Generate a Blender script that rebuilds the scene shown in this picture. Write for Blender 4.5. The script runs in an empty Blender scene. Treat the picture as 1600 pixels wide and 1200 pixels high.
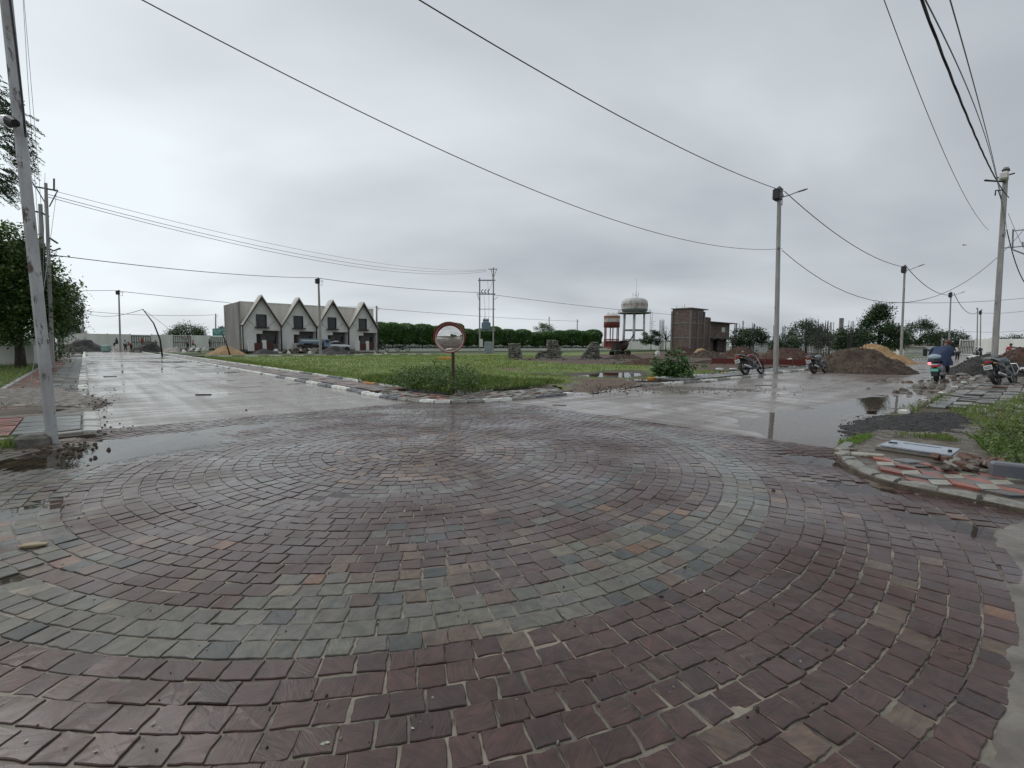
import bpy, math, random
import numpy as np
from mathutils import Vector, Matrix, Euler
random.seed(7); rng = np.random.default_rng(7)
SC = bpy.context.scene; COL = SC.collection
PI = math.pi; RAD = math.radians

# ------------------------------------------------------------------ camera
F, HY, ROLL, CAMH = 739.1, 538.06, 0.006, 1.5
TH = math.atan((600 - HY) / F)
cd = bpy.data.cameras.new('camera'); cam = bpy.data.objects.new('camera', cd); COL.objects.link(cam)
cd.sensor_width = 36; cd.lens = F / 1600 * 36; cd.clip_start = 0.05; cd.clip_end = 6000
cam.matrix_world = Matrix.Translation((0, 0, CAMH)) @ Matrix.Rotation(PI/2 - TH, 4, 'X') @ Matrix.Rotation(ROLL, 4, 'Z')
SC.camera = cam
# ------------------------------------------------------------------ sky, sun, exposure
SC.view_settings.view_transform = 'Standard'; SC.view_settings.look = 'None'
SC.view_settings.exposure = 0.0; SC.view_settings.gamma = 1.0; SC.view_settings.use_curve_mapping = False
SC.render.engine = 'CYCLES'
SC.cycles.max_bounces = 6; SC.cycles.transparent_max_bounces = 12; SC.cycles.use_denoising = True
SUN_EL, SUN_AZ = RAD(48), RAD(-55)          # behind the cloud, up to the left (azimuth from +Y, clockwise)
W = bpy.data.worlds.new('World'); SC.world = W; W.use_nodes = True
nt = W.node_tree; N = nt.nodes; K = nt.links; N.clear()
out = N.new('ShaderNodeOutputWorld'); bg = N.new('ShaderNodeBackground'); bg2 = N.new('ShaderNodeBackground')
sky = N.new('ShaderNodeTexSky'); sky.sky_type = 'NISHITA'; sky.sun_disc = False
sky.sun_elevation = SUN_EL; sky.sun_rotation = SUN_AZ; bg.inputs[1].default_value = 0.06
K.new(sky.outputs[0], bg.inputs[0])
tc = N.new('ShaderNodeTexCoord'); sep = N.new('ShaderNodeSeparateXYZ'); K.new(tc.outputs['Generated'], sep.inputs[0])
def wm(op, a, b=None, c=None, clamp=False):
    m = N.new('ShaderNodeMath'); m.operation = op; m.use_clamp = clamp
    for i, v in enumerate((a, b, c)):
        if v is None: continue
        if hasattr(v, 'links') or hasattr(v, 'is_linked'): K.new(v, m.inputs[i])
        else: m.inputs[i].default_value = v
    return m.outputs[0]
zc = wm('MAXIMUM', sep.outputs[2], 0.0)
den = wm('ADD', zc, 0.30)
cx = wm('DIVIDE', sep.outputs[0], den); cy = wm('DIVIDE', sep.outputs[1], den)
comb = N.new('ShaderNodeCombineXYZ'); K.new(cx, comb.inputs[0]); K.new(cy, comb.inputs[1])
n1 = N.new('ShaderNodeTexNoise'); n1.inputs['Scale'].default_value = 0.95; n1.inputs['Detail'].default_value = 4; n1.inputs['Roughness'].default_value = 0.45; n1.inputs['Distortion'].default_value = 0.3
mp = N.new('ShaderNodeMapping'); mp.inputs['Location'].default_value = (3.7, 1.9, 0.4); mp.inputs['Rotation'].default_value = (0, 0, 0.4); mp.inputs['Scale'].default_value = (0.8, 1.25, 1)
K.new(comb.outputs[0], mp.inputs[0]); K.new(mp.outputs[0], n1.inputs[0])
n2 = N.new('ShaderNodeTexNoise'); n2.inputs['Scale'].default_value = 1.9; n2.inputs['Detail'].default_value = 5; n2.inputs['Roughness'].default_value = 0.5
K.new(mp.outputs[0], n2.inputs[0])
# brightness of the cloud deck: thinner (brighter) towards the hidden sun on the left, thicker to the right
vs = N.new('ShaderNodeVectorMath'); vs.operation = 'DOT_PRODUCT'; K.new(tc.outputs['Generated'], vs.inputs[0])
vs.inputs[1].default_value = (math.sin(RAD(-62))*math.cos(RAD(26)), math.cos(RAD(-62))*math.cos(RAD(26)), math.sin(RAD(26)))
glow = wm('POWER', wm('MAXIMUM', vs.outputs['Value'], 0.0), 3.0)
mix1 = wm('MULTIPLY_ADD', n1.outputs[0], 1.35, -0.675)
mix2 = wm('MULTIPLY_ADD', n2.outputs[0], 0.30, -0.15)
hor = wm('POWER', wm('SUBTRACT', 1.0, zc), 14.0)                 # paler just above the horizon
val = wm('ADD', wm('ADD', wm('MULTIPLY', glow, 0.74), mix1), wm('ADD', mix2, wm('MULTIPLY', hor, 0.10)))
val = wm('ADD', val, 0.33, clamp=True)
cr = N.new('ShaderNodeValToRGB'); K.new(val, cr.inputs[0])
e = cr.color_ramp.elements
e[0].position = 0.0; e[0].color = (0.355, 0.39, 0.43, 1)
e[1].position = 1.0; e[1].color = (0.87, 0.94, 0.975, 1)
e2 = e.new(0.45); e2.color = (0.56, 0.60, 0.64, 1)
K.new(cr.outputs[0], bg2.inputs[0]); bg2.inputs[1].default_value = 1.04
ad = N.new('ShaderNodeAddShader'); sc1 = N.new('ShaderNodeMixShader'); sc1.inputs[0].default_value = 0.95
K.new(bg.outputs[0], sc1.inputs[1]); K.new(bg2.outputs[0], sc1.inputs[2]); K.new(sc1.outputs[0], out.inputs[0])
sd = bpy.data.lights.new('sun', 'SUN'); sun = bpy.data.objects.new('sun', sd); COL.objects.link(sun)
sd.energy = 0.9; sd.angle = RAD(40); sd.color = (1.0, 0.97, 0.93)
sun.rotation_euler = Vector((-math.sin(SUN_AZ)*math.cos(SUN_EL), -math.cos(SUN_AZ)*math.cos(SUN_EL), -math.sin(SUN_EL))).to_track_quat('-Z', 'Y').to_euler()

# ------------------------------------------------------------------ geometry helpers
RM = (Matrix.Rotation(PI/2 - TH, 3, 'X') @ Matrix.Rotation(ROLL, 3, 'Z'))
def ray(x, y): return RM @ Vector(((x-800)/F, (600-y)/F, -1.0))
def G(x, y, z=0.0):                      # point of the photograph on the horizontal plane z
    d = ray(x, y); t = (z-CAMH)/d.z
    return Vector((d.x*t, d.y*t, z))
def AT(x, y, Y):                         # point of the photograph at distance Y
    d = ray(x, y); t = Y/d.y
    return Vector((d.x*t, Y, CAMH+d.z*t))
def SY(x, Y):                            # ground point in column x at distance Y
    p = AT(x, 545, Y); return Vector((p.x, p.y, 0))
ROT = RAD(42); CR, SR = math.cos(ROT), math.sin(ROT)
def LR(l, r, z=0.0): return Vector((-SR*l + CR*r, CR*l + SR*r, z))
def toLR(p): return (-SR*p[0] + CR*p[1], CR*p[0] + SR*p[1])
def Glr(x, y, z=0.0): return toLR(G(x, y, z))

def vnoise(x, y, seed=0):
    x = np.asarray(x, float); y = np.asarray(y, float)
    xi = np.floor(x).astype(np.int64); yi = np.floor(y).astype(np.int64); u = x-xi; v = y-yi
    u = u*u*(3-2*u); v = v*v*(3-2*v)
    def h(a, b):
        n = (a*374761393 + b*668265263 + seed*974634777) & 0x7fffffff
        n = ((n ^ (n >> 13))*1274126177) & 0x7fffffff
        return ((n ^ (n >> 16)) & 0xffff)/65535.0
    return (h(xi, yi)*(1-u)+h(xi+1, yi)*u)*(1-v)+(h(xi, yi+1)*(1-u)+h(xi+1, yi+1)*u)*v
def fbm(x, y, seed=0, o=4):
    s = 0; a = .5; t = 0
    for i in range(o):
        s = s + a*vnoise(np.asarray(x)*2**i, np.asarray(y)*2**i, seed+i*17); t += a; a *= .5
    return s/t

def tag(o, label=None, cat=None, group=None, kind=None):
    if label: o['label'] = label
    if cat: o['category'] = cat
    if group: o['group'] = group
    if kind: o['kind'] = kind
    return o
def empty(name, loc=(0, 0, 0), rz=0.0, parent=None):
    o = bpy.data.objects.new(name, None); COL.objects.link(o); o.location = loc; o.rotation_euler = (0, 0, rz)
    o.empty_display_size = .2; o.parent = parent
    return o
def link(name, me, parent=None, loc=None, rz=None):
    o = bpy.data.objects.new(name, me); COL.objects.link(o); o.parent = parent
    if loc is not None: o.location = loc
    if rz is not None: o.rotation_euler = (0, 0, rz)
    return o
def copy_tree(o, parent=None):
    c = o.copy(); COL.objects.link(c); c.parent = parent
    for ch in list(o.children): copy_tree(ch, c)
    return c

class MB:
    def __init__(s): s.v = []; s.f = []; s.m = []; s.mats = []; s.cur = 0; s.sm = []; s.smooth = False
    def mat(s, m):
        if m not in s.mats: s.mats.append(m)
        s.cur = s.mats.index(m); return s
    def add(s, vs, fs):
        b = len(s.v); s.v += [tuple(p) for p in vs]
        for f in fs: s.f.append(tuple(i+b for i in f)); s.m.append(s.cur); s.sm.append(s.smooth)
        return s
    def box(s, c, d, rz=0, R=None, taper=1.0):
        hx, hy, hz = d[0]/2, d[1]/2, d[2]/2
        M = R if R is not None else Matrix.Rotation(rz, 3, 'Z')
        vs = []
        for z in (-1, 1):
            k = taper if z > 0 else 1
            for x, y in ((-1, -1), (1, -1), (1, 1), (-1, 1)):
                vs.append(Vector(c) + M @ Vector((x*hx*k, y*hy*k, z*hz)))
        return s.add(vs, [(3, 2, 1, 0), (4, 5, 6, 7), (0, 1, 5, 4), (1, 2, 6, 5), (2, 3, 7, 6), (3, 0, 4, 7)])
    def bbox(s, c, d, b=0.01, rz=0, R=None):        # box with chamfered edges
        M = R if R is not None else Matrix.Rotation(rz, 3, 'Z')
        hx, hy, hz = d[0]/2, d[1]/2, d[2]/2; b = min(b, hx*.45, hy*.45, hz*.45)
        prof = [(-hz, b), (-hz+b, 0), (hz-b, 0), (hz, b)]
        vs = []
        for z, i in prof:
            x, y = hx-i, hy-i; c2 = b*.7 if i == 0 else b*.4
            for px, py in ((-x+c2, -y), (x-c2, -y), (x, -y+c2), (x, y-c2), (x-c2, y), (-x+c2, y), (-x, y-c2), (-x, -y+c2)):
                vs.append(Vector(c) + M @ Vector((px, py, z)))
        fs = [tuple(range(7, -1, -1)), tuple(range(24, 32))]
        for k in range(3):
            for i in range(8): fs.append((k*8+i, k*8+(i+1) % 8, k*8+8+(i+1) % 8, k*8+8+i))
        return s.add(vs, fs)
    def tube(s, pts, r, n=8, cap=True, sq=None):
        pts = [Vector(p) for p in pts]; rs = r if hasattr(r, '__len__') else [r]*len(pts)
        rings = []; up = Vector((0, 0, 1)); prev = None
        for i, p in enumerate(pts):
            a = pts[max(i-1, 0)]; b = pts[min(i+1, len(pts)-1)]; t = (b-a)
            t = t.normalized() if t.length > 1e-9 else Vector((0, 0, 1))
            if prev is None:
                u = t.cross(up)
                if u.length < 1e-3: u = Vector((1, 0, 0)) - t*t.x
                u.normalize()
            else:
                u = prev - t*prev.dot(t)
                u = u.normalized() if u.length > 1e-6 else t.orthogonal().normalized()
            prev = u; w = t.cross(u)
            ring = []
            for k in range(n):
                an = 2*PI*(k+.5*(n == 4))/n; ca, sa = math.cos(an), math.sin(an)
                ring.append(p + (u*ca + w*sa*(sq or 1))*rs[i])
            rings.append(ring)
        vs = [q for rg in rings for q in rg]; fs = []
        for i in range(len(pts)-1):
            for k in range(n): fs.append((i*n+k, i*n+(k+1) % n, (i+1)*n+(k+1) % n, (i+1)*n+k))
        if cap: fs.append(tuple(range(n-1, -1, -1))); fs.append(tuple((len(pts)-1)*n+k for k in range(n)))
        return s.add(vs, fs)
    def lathe(s, prof, n=24, c=(0, 0, 0), M=None):
        vs = []; fs = []
        for r, z in prof:
            for k in range(n):
                a = 2*PI*k/n; q = Vector((r*math.cos(a), r*math.sin(a), z))
                vs.append((M @ q if M else q) + Vector(c))
        for i in range(len(prof)-1):
            for k in range(n): fs.append((i*n+k, i*n+(k+1) % n, (i+1)*n+(k+1) % n, (i+1)*n+k))
        return s.add(vs, fs)
    def loft(s, secs, n=12, e=2.6, axis='x'):       # secs: (pos, y, z, halfw, halfh)
        vs = []; fs = []
        for (x, y, z, w, h) in secs:
            for k in range(n):
                a = 2*PI*k/n; c_, s_ = math.cos(a), math.sin(a)
                dy = math.copysign(abs(c_)**(2/e), c_)*w; dz = math.copysign(abs(s_)**(2/e), s_)*h
                vs.append(Vector((x, y+dy, z+dz)) if axis == 'x' else Vector((z+dz*0+dy, x, z+dz)))
        m = len(secs)
        for i in range(m-1):
            for k in range(n): fs.append((i*n+k, i*n+(k+1) % n, (i+1)*n+(k+1) % n, (i+1)*n+k))
        fs.append(tuple(range(n-1, -1, -1))); fs.append(tuple((m-1)*n+k for k in range(n)))
        return s.add(vs, fs)
    def prism(s, poly, h0, h1, M=None, off=(0, 0, 0)):  # polygon in xy between heights
        n = len(poly); vs = [Vector((p[0], p[1], h)) for h in (h0, h1) for p in poly]
        if M: vs = [M @ v for v in vs]
        vs = [v+Vector(off) for v in vs]
        return s.add(vs, [tuple(range(n-1, -1, -1)), tuple(range(n, 2*n))] + [(i, (i+1) % n, n+(i+1) % n, n+i) for i in range(n)])
    def mesh(s, name):
        me = bpy.data.meshes.new(name); me.from_pydata(s.v, [], s.f)
        for m in s.mats: me.materials.append(m)
        me.polygons.foreach_set('material_index', s.m)
        me.polygons.foreach_set('use_smooth', s.sm); me.update(); return me
    def build(s, name, parent=None, loc=None, rz=None): return link(name, s.mesh(name), parent, loc, rz)

def np_mesh(name, V, Fc, mat, col=None, smooth=False):
    me = bpy.data.meshes.new(name); V = np.asarray(V, np.float32); Fc = np.asarray(Fc, np.int32)
    k = Fc.shape[1]
    me.vertices.add(len(V)); me.vertices.foreach_set('co', V.ravel())
    me.loops.add(Fc.size); me.loops.foreach_set('vertex_index', Fc.ravel())
    me.polygons.add(len(Fc)); me.polygons.foreach_set('loop_start', np.arange(0, Fc.size, k, dtype=np.int32))
    me.polygons.foreach_set('loop_total', np.full(len(Fc), k, np.int32))
    if smooth: me.polygons.foreach_set('use_smooth', np.ones(len(Fc), bool))
    if mat: me.materials.append(mat)
    if col is not None:
        a = me.color_attributes.new('col', 'FLOAT_COLOR', 'POINT')
        c4 = np.ones((len(V), 4), np.float32); c4[:, :3] = col; a.data.foreach_set('color', c4.ravel())
    me.update(calc_edges=True); me.validate()
    return me
def grid_mesh(name, xs, ys, zf, mat, colf=None, mask=None, smooth=True):
    X, Y = np.meshgrid(xs, ys); Z = zf(X, Y); nx, ny = len(xs), len(ys)
    V = np.stack([X.ravel(), Y.ravel(), np.broadcast_to(Z, X.shape).ravel()], 1)
    i = np.arange((nx-1)*(ny-1)); a = (i//(nx-1))*nx + i % (nx-1)
    Fc = np.stack([a, a+1, a+nx+1, a+nx], 1)
    if mask is not None:
        cxm = V[Fc].mean(1); Fc = Fc[mask(cxm[:, 0], cxm[:, 1])]
    return np_mesh(name, V, Fc, mat, colf(X.ravel(), Y.ravel(), Z.ravel()) if colf else None, smooth)
def inpoly(x, y, poly):
    x = np.asarray(x); y = np.asarray(y); ins = np.zeros(x.shape, bool); n = len(poly)
    for i in range(n):
        x1, y1 = poly[i][:2]; x2, y2 = poly[(i+1) % n][:2]
        c = ((y1 > y) != (y2 > y)) & (x < (x2-x1)*(y-y1)/((y2-y1) if y2 != y1 else 1e-9)+x1)
        ins ^= c
    return ins
def pdist(x, y, poly):
    d = np.full(np.shape(x), 1e9); n = len(poly)
    for i in range(n):
        ax, ay = poly[i][:2]; bx, by = poly[(i+1) % n][:2]; vx, vy = bx-ax, by-ay
        t = np.clip(((x-ax)*vx+(y-ay)*vy)/(vx*vx+vy*vy+1e-12), 0, 1)
        d = np.minimum(d, np.hypot(x-ax-vx*t, y-ay-vy*t))
    return np.where(inpoly(x, y, poly), d, -d)

# ------------------------------------------------------------------ materials
MATS = {}
def mat(name, c1, c2=None, scale=5.0, rough=0.6, bump=0.0, bscale=None, metal=0.0, spec=0.5, detail=5, stretch=(1, 1, 1),
        attr=False, r2=None, trans=0.0, emit=None, c3=None, bdist=0.01, coords='Object', rndobj=0.0, spots=None):
    if name in MATS: return MATS[name]
    m = bpy.data.materials.new(name); m.use_nodes = True; t = m.node_tree; n = t.nodes; k = t.links; n.clear()
    o = n.new('ShaderNodeOutputMaterial'); p = n.new('ShaderNodeBsdfPrincipled')
    p.inputs['Roughness'].default_value = rough; p.inputs['Metallic'].default_value = metal
    p.inputs['Specular IOR Level'].default_value = spec
    tcn = n.new('ShaderNodeTexCoord'); mpn = n.new('ShaderNodeMapping'); mpn.inputs['Scale'].default_value = stretch
    k.new(tcn.outputs[coords], mpn.inputs[0])
    nz = n.new('ShaderNodeTexNoise'); nz.inputs['Scale'].default_value = scale; nz.inputs['Detail'].default_value = detail; nz.inputs['Roughness'].default_value = .6
    k.new(mpn.outputs[0], nz.inputs[0])
    colout = None
    if attr:
        at = n.new('ShaderNodeAttribute'); at.attribute_name = 'col'
        mx = n.new('ShaderNodeMix'); mx.data_type = 'RGBA'; mx.blend_type = 'MULTIPLY'; mx.inputs[0].default_value = 1
        rp = n.new('ShaderNodeValToRGB'); rp.color_ramp.elements[0].position = .3; rp.color_ramp.elements[1].position = .7
        a = c1 if c1 else (.75, .75, .75); b = c2 if c2 else (1.2, 1.2, 1.2)
        rp.color_ramp.elements[0].color = (*a, 1); rp.color_ramp.elements[1].color = (*b, 1)
        k.new(nz.outputs[0], rp.inputs[0]); k.new(at.outputs[0], mx.inputs[6]); k.new(rp.outputs[0], mx.inputs[7]); colout = mx.outputs[2]
    elif c2 is not None:
        rp = n.new('ShaderNodeValToRGB'); el = rp.color_ramp.elements; el[0].position = .32; el[1].position = .68
        el[0].color = (*c1, 1); el[1].color = (*c2, 1)
        if c3 is not None: x = el.new(.5); x.color = (*c3, 1)
        k.new(nz.outputs[0], rp.inputs[0]); colout = rp.outputs[0]
    if spots:                                  # (colour, scale, threshold): chips, stains, rust
        n3 = n.new('ShaderNodeTexNoise'); n3.inputs['Scale'].default_value = spots[1]; n3.inputs['Detail'].default_value = 6; n3.inputs['Roughness'].default_value = .7
        k.new(mpn.outputs[0], n3.inputs[0])
        r3 = n.new('ShaderNodeValToRGB'); r3.color_ramp.elements[0].position = spots[2]; r3.color_ramp.elements[1].position = spots[2]+.06
        k.new(n3.outputs[0], r3.inputs[0])
        m3 = n.new('ShaderNodeMix'); m3.data_type = 'RGBA'; k.new(r3.outputs[0], m3.inputs[0])
        if colout: k.new(colout, m3.inputs[6])
        else: m3.inputs[6].default_value = (*c1, 1)
        m3.inputs[7].default_value = (*spots[0], 1); colout = m3.outputs[2]
    if rndobj:
        oi = n.new('ShaderNodeObjectInfo'); hs = n.new('ShaderNodeHueSaturation')
        mr = n.new('ShaderNodeMapRange'); mr.inputs[3].default_value = 1-rndobj; mr.inputs[4].default_value = 1+rndobj
        k.new(oi.outputs['Random'], mr.inputs[0]); k.new(mr.outputs[0], hs.inputs['Value'])
        if colout: k.new(colout, hs.inputs['Color'])
        else: hs.inputs['Color'].default_value = (*c1, 1)
        colout = hs.outputs[0]
    if colout: k.new(colout, p.inputs['Base Color'])
    else: p.inputs['Base Color'].default_value = (*c1, 1)
    if r2 is not None:
        mr = n.new('ShaderNodeMapRange'); mr.inputs[1].default_value = .35; mr.inputs[2].default_value = .65; mr.inputs[3].default_value = rough; mr.inputs[4].default_value = r2
        k.new(nz.outputs[0], mr.inputs[0]); k.new(mr.outputs[0], p.inputs['Roughness'])
    if bump:
        nb = n.new('ShaderNodeTexNoise'); nb.inputs['Scale'].default_value = bscale or scale*4; nb.inputs['Detail'].default_value = 4
        k.new(mpn.outputs[0], nb.inputs[0]); bp = n.new('ShaderNodeBump'); bp.inputs['Strength'].default_value = bump; bp.inputs['Distance'].default_value = bdist
        k.new(nb.outputs[0], bp.inputs['Height']); k.new(bp.outputs[0], p.inputs['Normal'])
    if emit: p.inputs['Emission Color'].default_value = (*emit[:3], 1); p.inputs['Emission Strength'].default_value = emit[3]
    if trans:
        tr = n.new('ShaderNodeBsdfTranslucent'); mxs = n.new('ShaderNodeMixShader'); mxs.inputs[0].default_value = trans
        if colout: k.new(colout, tr.inputs[0])
        else: tr.inputs[0].default_value = (*c1, 1)
        k.new(p.outputs[0], mxs.inputs[1]); k.new(tr.outputs[0], mxs.inputs[2]); k.new(mxs.outputs[0], o.inputs[0])
    else: k.new(p.outputs[0], o.inputs[0])
    m['n'] = 1; MATS[name] = m
    return m

def sett_material():
    m = bpy.data.materials.new('wet_sandstone'); m.use_nodes = True; t = m.node_tree; n = t.nodes; k = t.links; n.clear()
    o = n.new('ShaderNodeOutputMaterial'); p = n.new('ShaderNodeBsdfPrincipled'); k.new(p.outputs[0], o.inputs[0])
    g = n.new('ShaderNodeNewGeometry'); at = n.new('ShaderNodeAttribute'); at.attribute_name = 'col'
    # per-stone seed is kept in the alpha-free attribute 'seed' so that every stone has its own bedding lines
    sd_ = n.new('ShaderNodeAttribute'); sd_.attribute_name = 'seed'
    ad_ = n.new('ShaderNodeVectorMath'); ad_.operation = 'MULTIPLY_ADD'; ad_.inputs[1].default_value = (1, 1, 1)
    k.new(g.outputs['Position'], ad_.inputs[0]); k.new(sd_.outputs['Vector'], ad_.inputs[2])
    rt = n.new('ShaderNodeVectorRotate'); rt.rotation_type = 'Z_AXIS'; k.new(ad_.outputs[0], rt.inputs[0])
    mm = n.new('ShaderNodeMath'); mm.operation = 'MULTIPLY'; mm.inputs[1].default_value = 0.35; k.new(sd_.outputs['Fac'], mm.inputs[0]); k.new(mm.outputs[0], rt.inputs['Angle'])
    mpn = n.new('ShaderNodeMapping'); mpn.inputs['Scale'].default_value = (5, 34, 20); k.new(rt.outputs[0], mpn.inputs[0])
    cl = n.new('ShaderNodeTexNoise'); cl.inputs['Scale'].default_value = 1.2; cl.inputs['Detail'].default_value = 5; cl.inputs['Distortion'].default_value = 1.4; k.new(mpn.outputs[0], cl.inputs[0])
    fi = n.new('ShaderNodeTexNoise'); fi.inputs['Scale'].default_value = 180; fi.inputs['Detail'].default_value = 3; k.new(g.outputs['Position'], fi.inputs[0])
    bl = n.new('ShaderNodeTexNoise'); bl.inputs['Scale'].default_value = 14; bl.inputs['Detail'].default_value = 4; k.new(ad_.outputs[0], bl.inputs[0])
    rp = n.new('ShaderNodeValToRGB'); rp.color_ramp.elements[0].position = .3; rp.color_ramp.elements[0].color = (.72, .72, .74, 1); rp.color_ramp.elements[1].position = .72; rp.color_ramp.elements[1].color = (1.28, 1.24, 1.2, 1)
    k.new(bl.outputs[0], rp.inputs[0])
    mx = n.new('ShaderNodeMix'); mx.data_type = 'RGBA'; mx.blend_type = 'MULTIPLY'; mx.inputs[0].default_value = 1
    k.new(at.outputs[0], mx.inputs[6]); k.new(rp.outputs[0], mx.inputs[7])
    rp2 = n.new('ShaderNodeValToRGB'); rp2.color_ramp.elements[0].position = .35; rp2.color_ramp.elements[0].color = (.85, .85, .85, 1); rp2.color_ramp.elements[1].position = .6; rp2.color_ramp.elements[1].color = (1.12, 1.12, 1.12, 1)
    k.new(cl.outputs[0], rp2.inputs[0])
    mx2 = n.new('ShaderNodeMix'); mx2.data_type = 'RGBA'; mx2.blend_type = 'MULTIPLY'; mx2.inputs[0].default_value = 1
    k.new(mx.outputs[2], mx2.inputs[6]); k.new(rp2.outputs[0], mx2.inputs[7]); k.new(mx2.outputs[2], p.inputs['Base Color'])
    # damp patches: large soft noise decides how much water film lies on the stone
    wet = n.new('ShaderNodeTexNoise'); wet.inputs['Scale'].default_value = .55; wet.inputs['Detail'].default_value = 5; wet.inputs['Roughness'].default_value = .65; k.new(g.outputs['Position'], wet.inputs[0])
    mr = n.new('ShaderNodeMapRange'); mr.inputs[1].default_value = .38; mr.inputs[2].default_value = .62; mr.inputs[3].default_value = .50; mr.inputs[4].default_value = .24
    k.new(wet.outputs[0], mr.inputs[0])
    a2 = n.new('ShaderNodeMath'); a2.operation = 'MULTIPLY_ADD'; a2.inputs[1].default_value = .14; k.new(bl.outputs[0], a2.inputs[0]); k.new(mr.outputs[0], a2.inputs[2])
    s2 = n.new('ShaderNodeMath'); s2.operation = 'SUBTRACT'; s2.inputs[1].default_value = .07; k.new(a2.outputs[0], s2.inputs[0]); k.new(s2.outputs[0], p.inputs['Roughness'])
    p.inputs['Specular IOR Level'].default_value = .34
    cw_ = n.new('ShaderNodeMapRange'); cw_.inputs[1].default_value = .36; cw_.inputs[2].default_value = .60; cw_.inputs[3].default_value = .0; cw_.inputs[4].default_value = .5; k.new(wet.outputs[0], cw_.inputs[0]); k.new(cw_.outputs[0], p.inputs['Coat Weight']); p.inputs['Coat Roughness'].default_value = .13; p.inputs['Coat IOR'].default_value = 1.36
    b1 = n.new('ShaderNodeBump'); b1.inputs['Strength'].default_value = .6; b1.inputs['Distance'].default_value = .004; k.new(cl.outputs[0], b1.inputs['Height'])
    b2 = n.new('ShaderNodeBump'); b2.inputs['Strength'].default_value = .25; b2.inputs['Distance'].default_value = .0015; k.new(fi.outputs[0], b2.inputs['Height'])
    k.new(b1.outputs[0], b2.inputs['Normal']); k.new(b2.outputs[0], p.inputs['Normal'])
    return m

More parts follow.
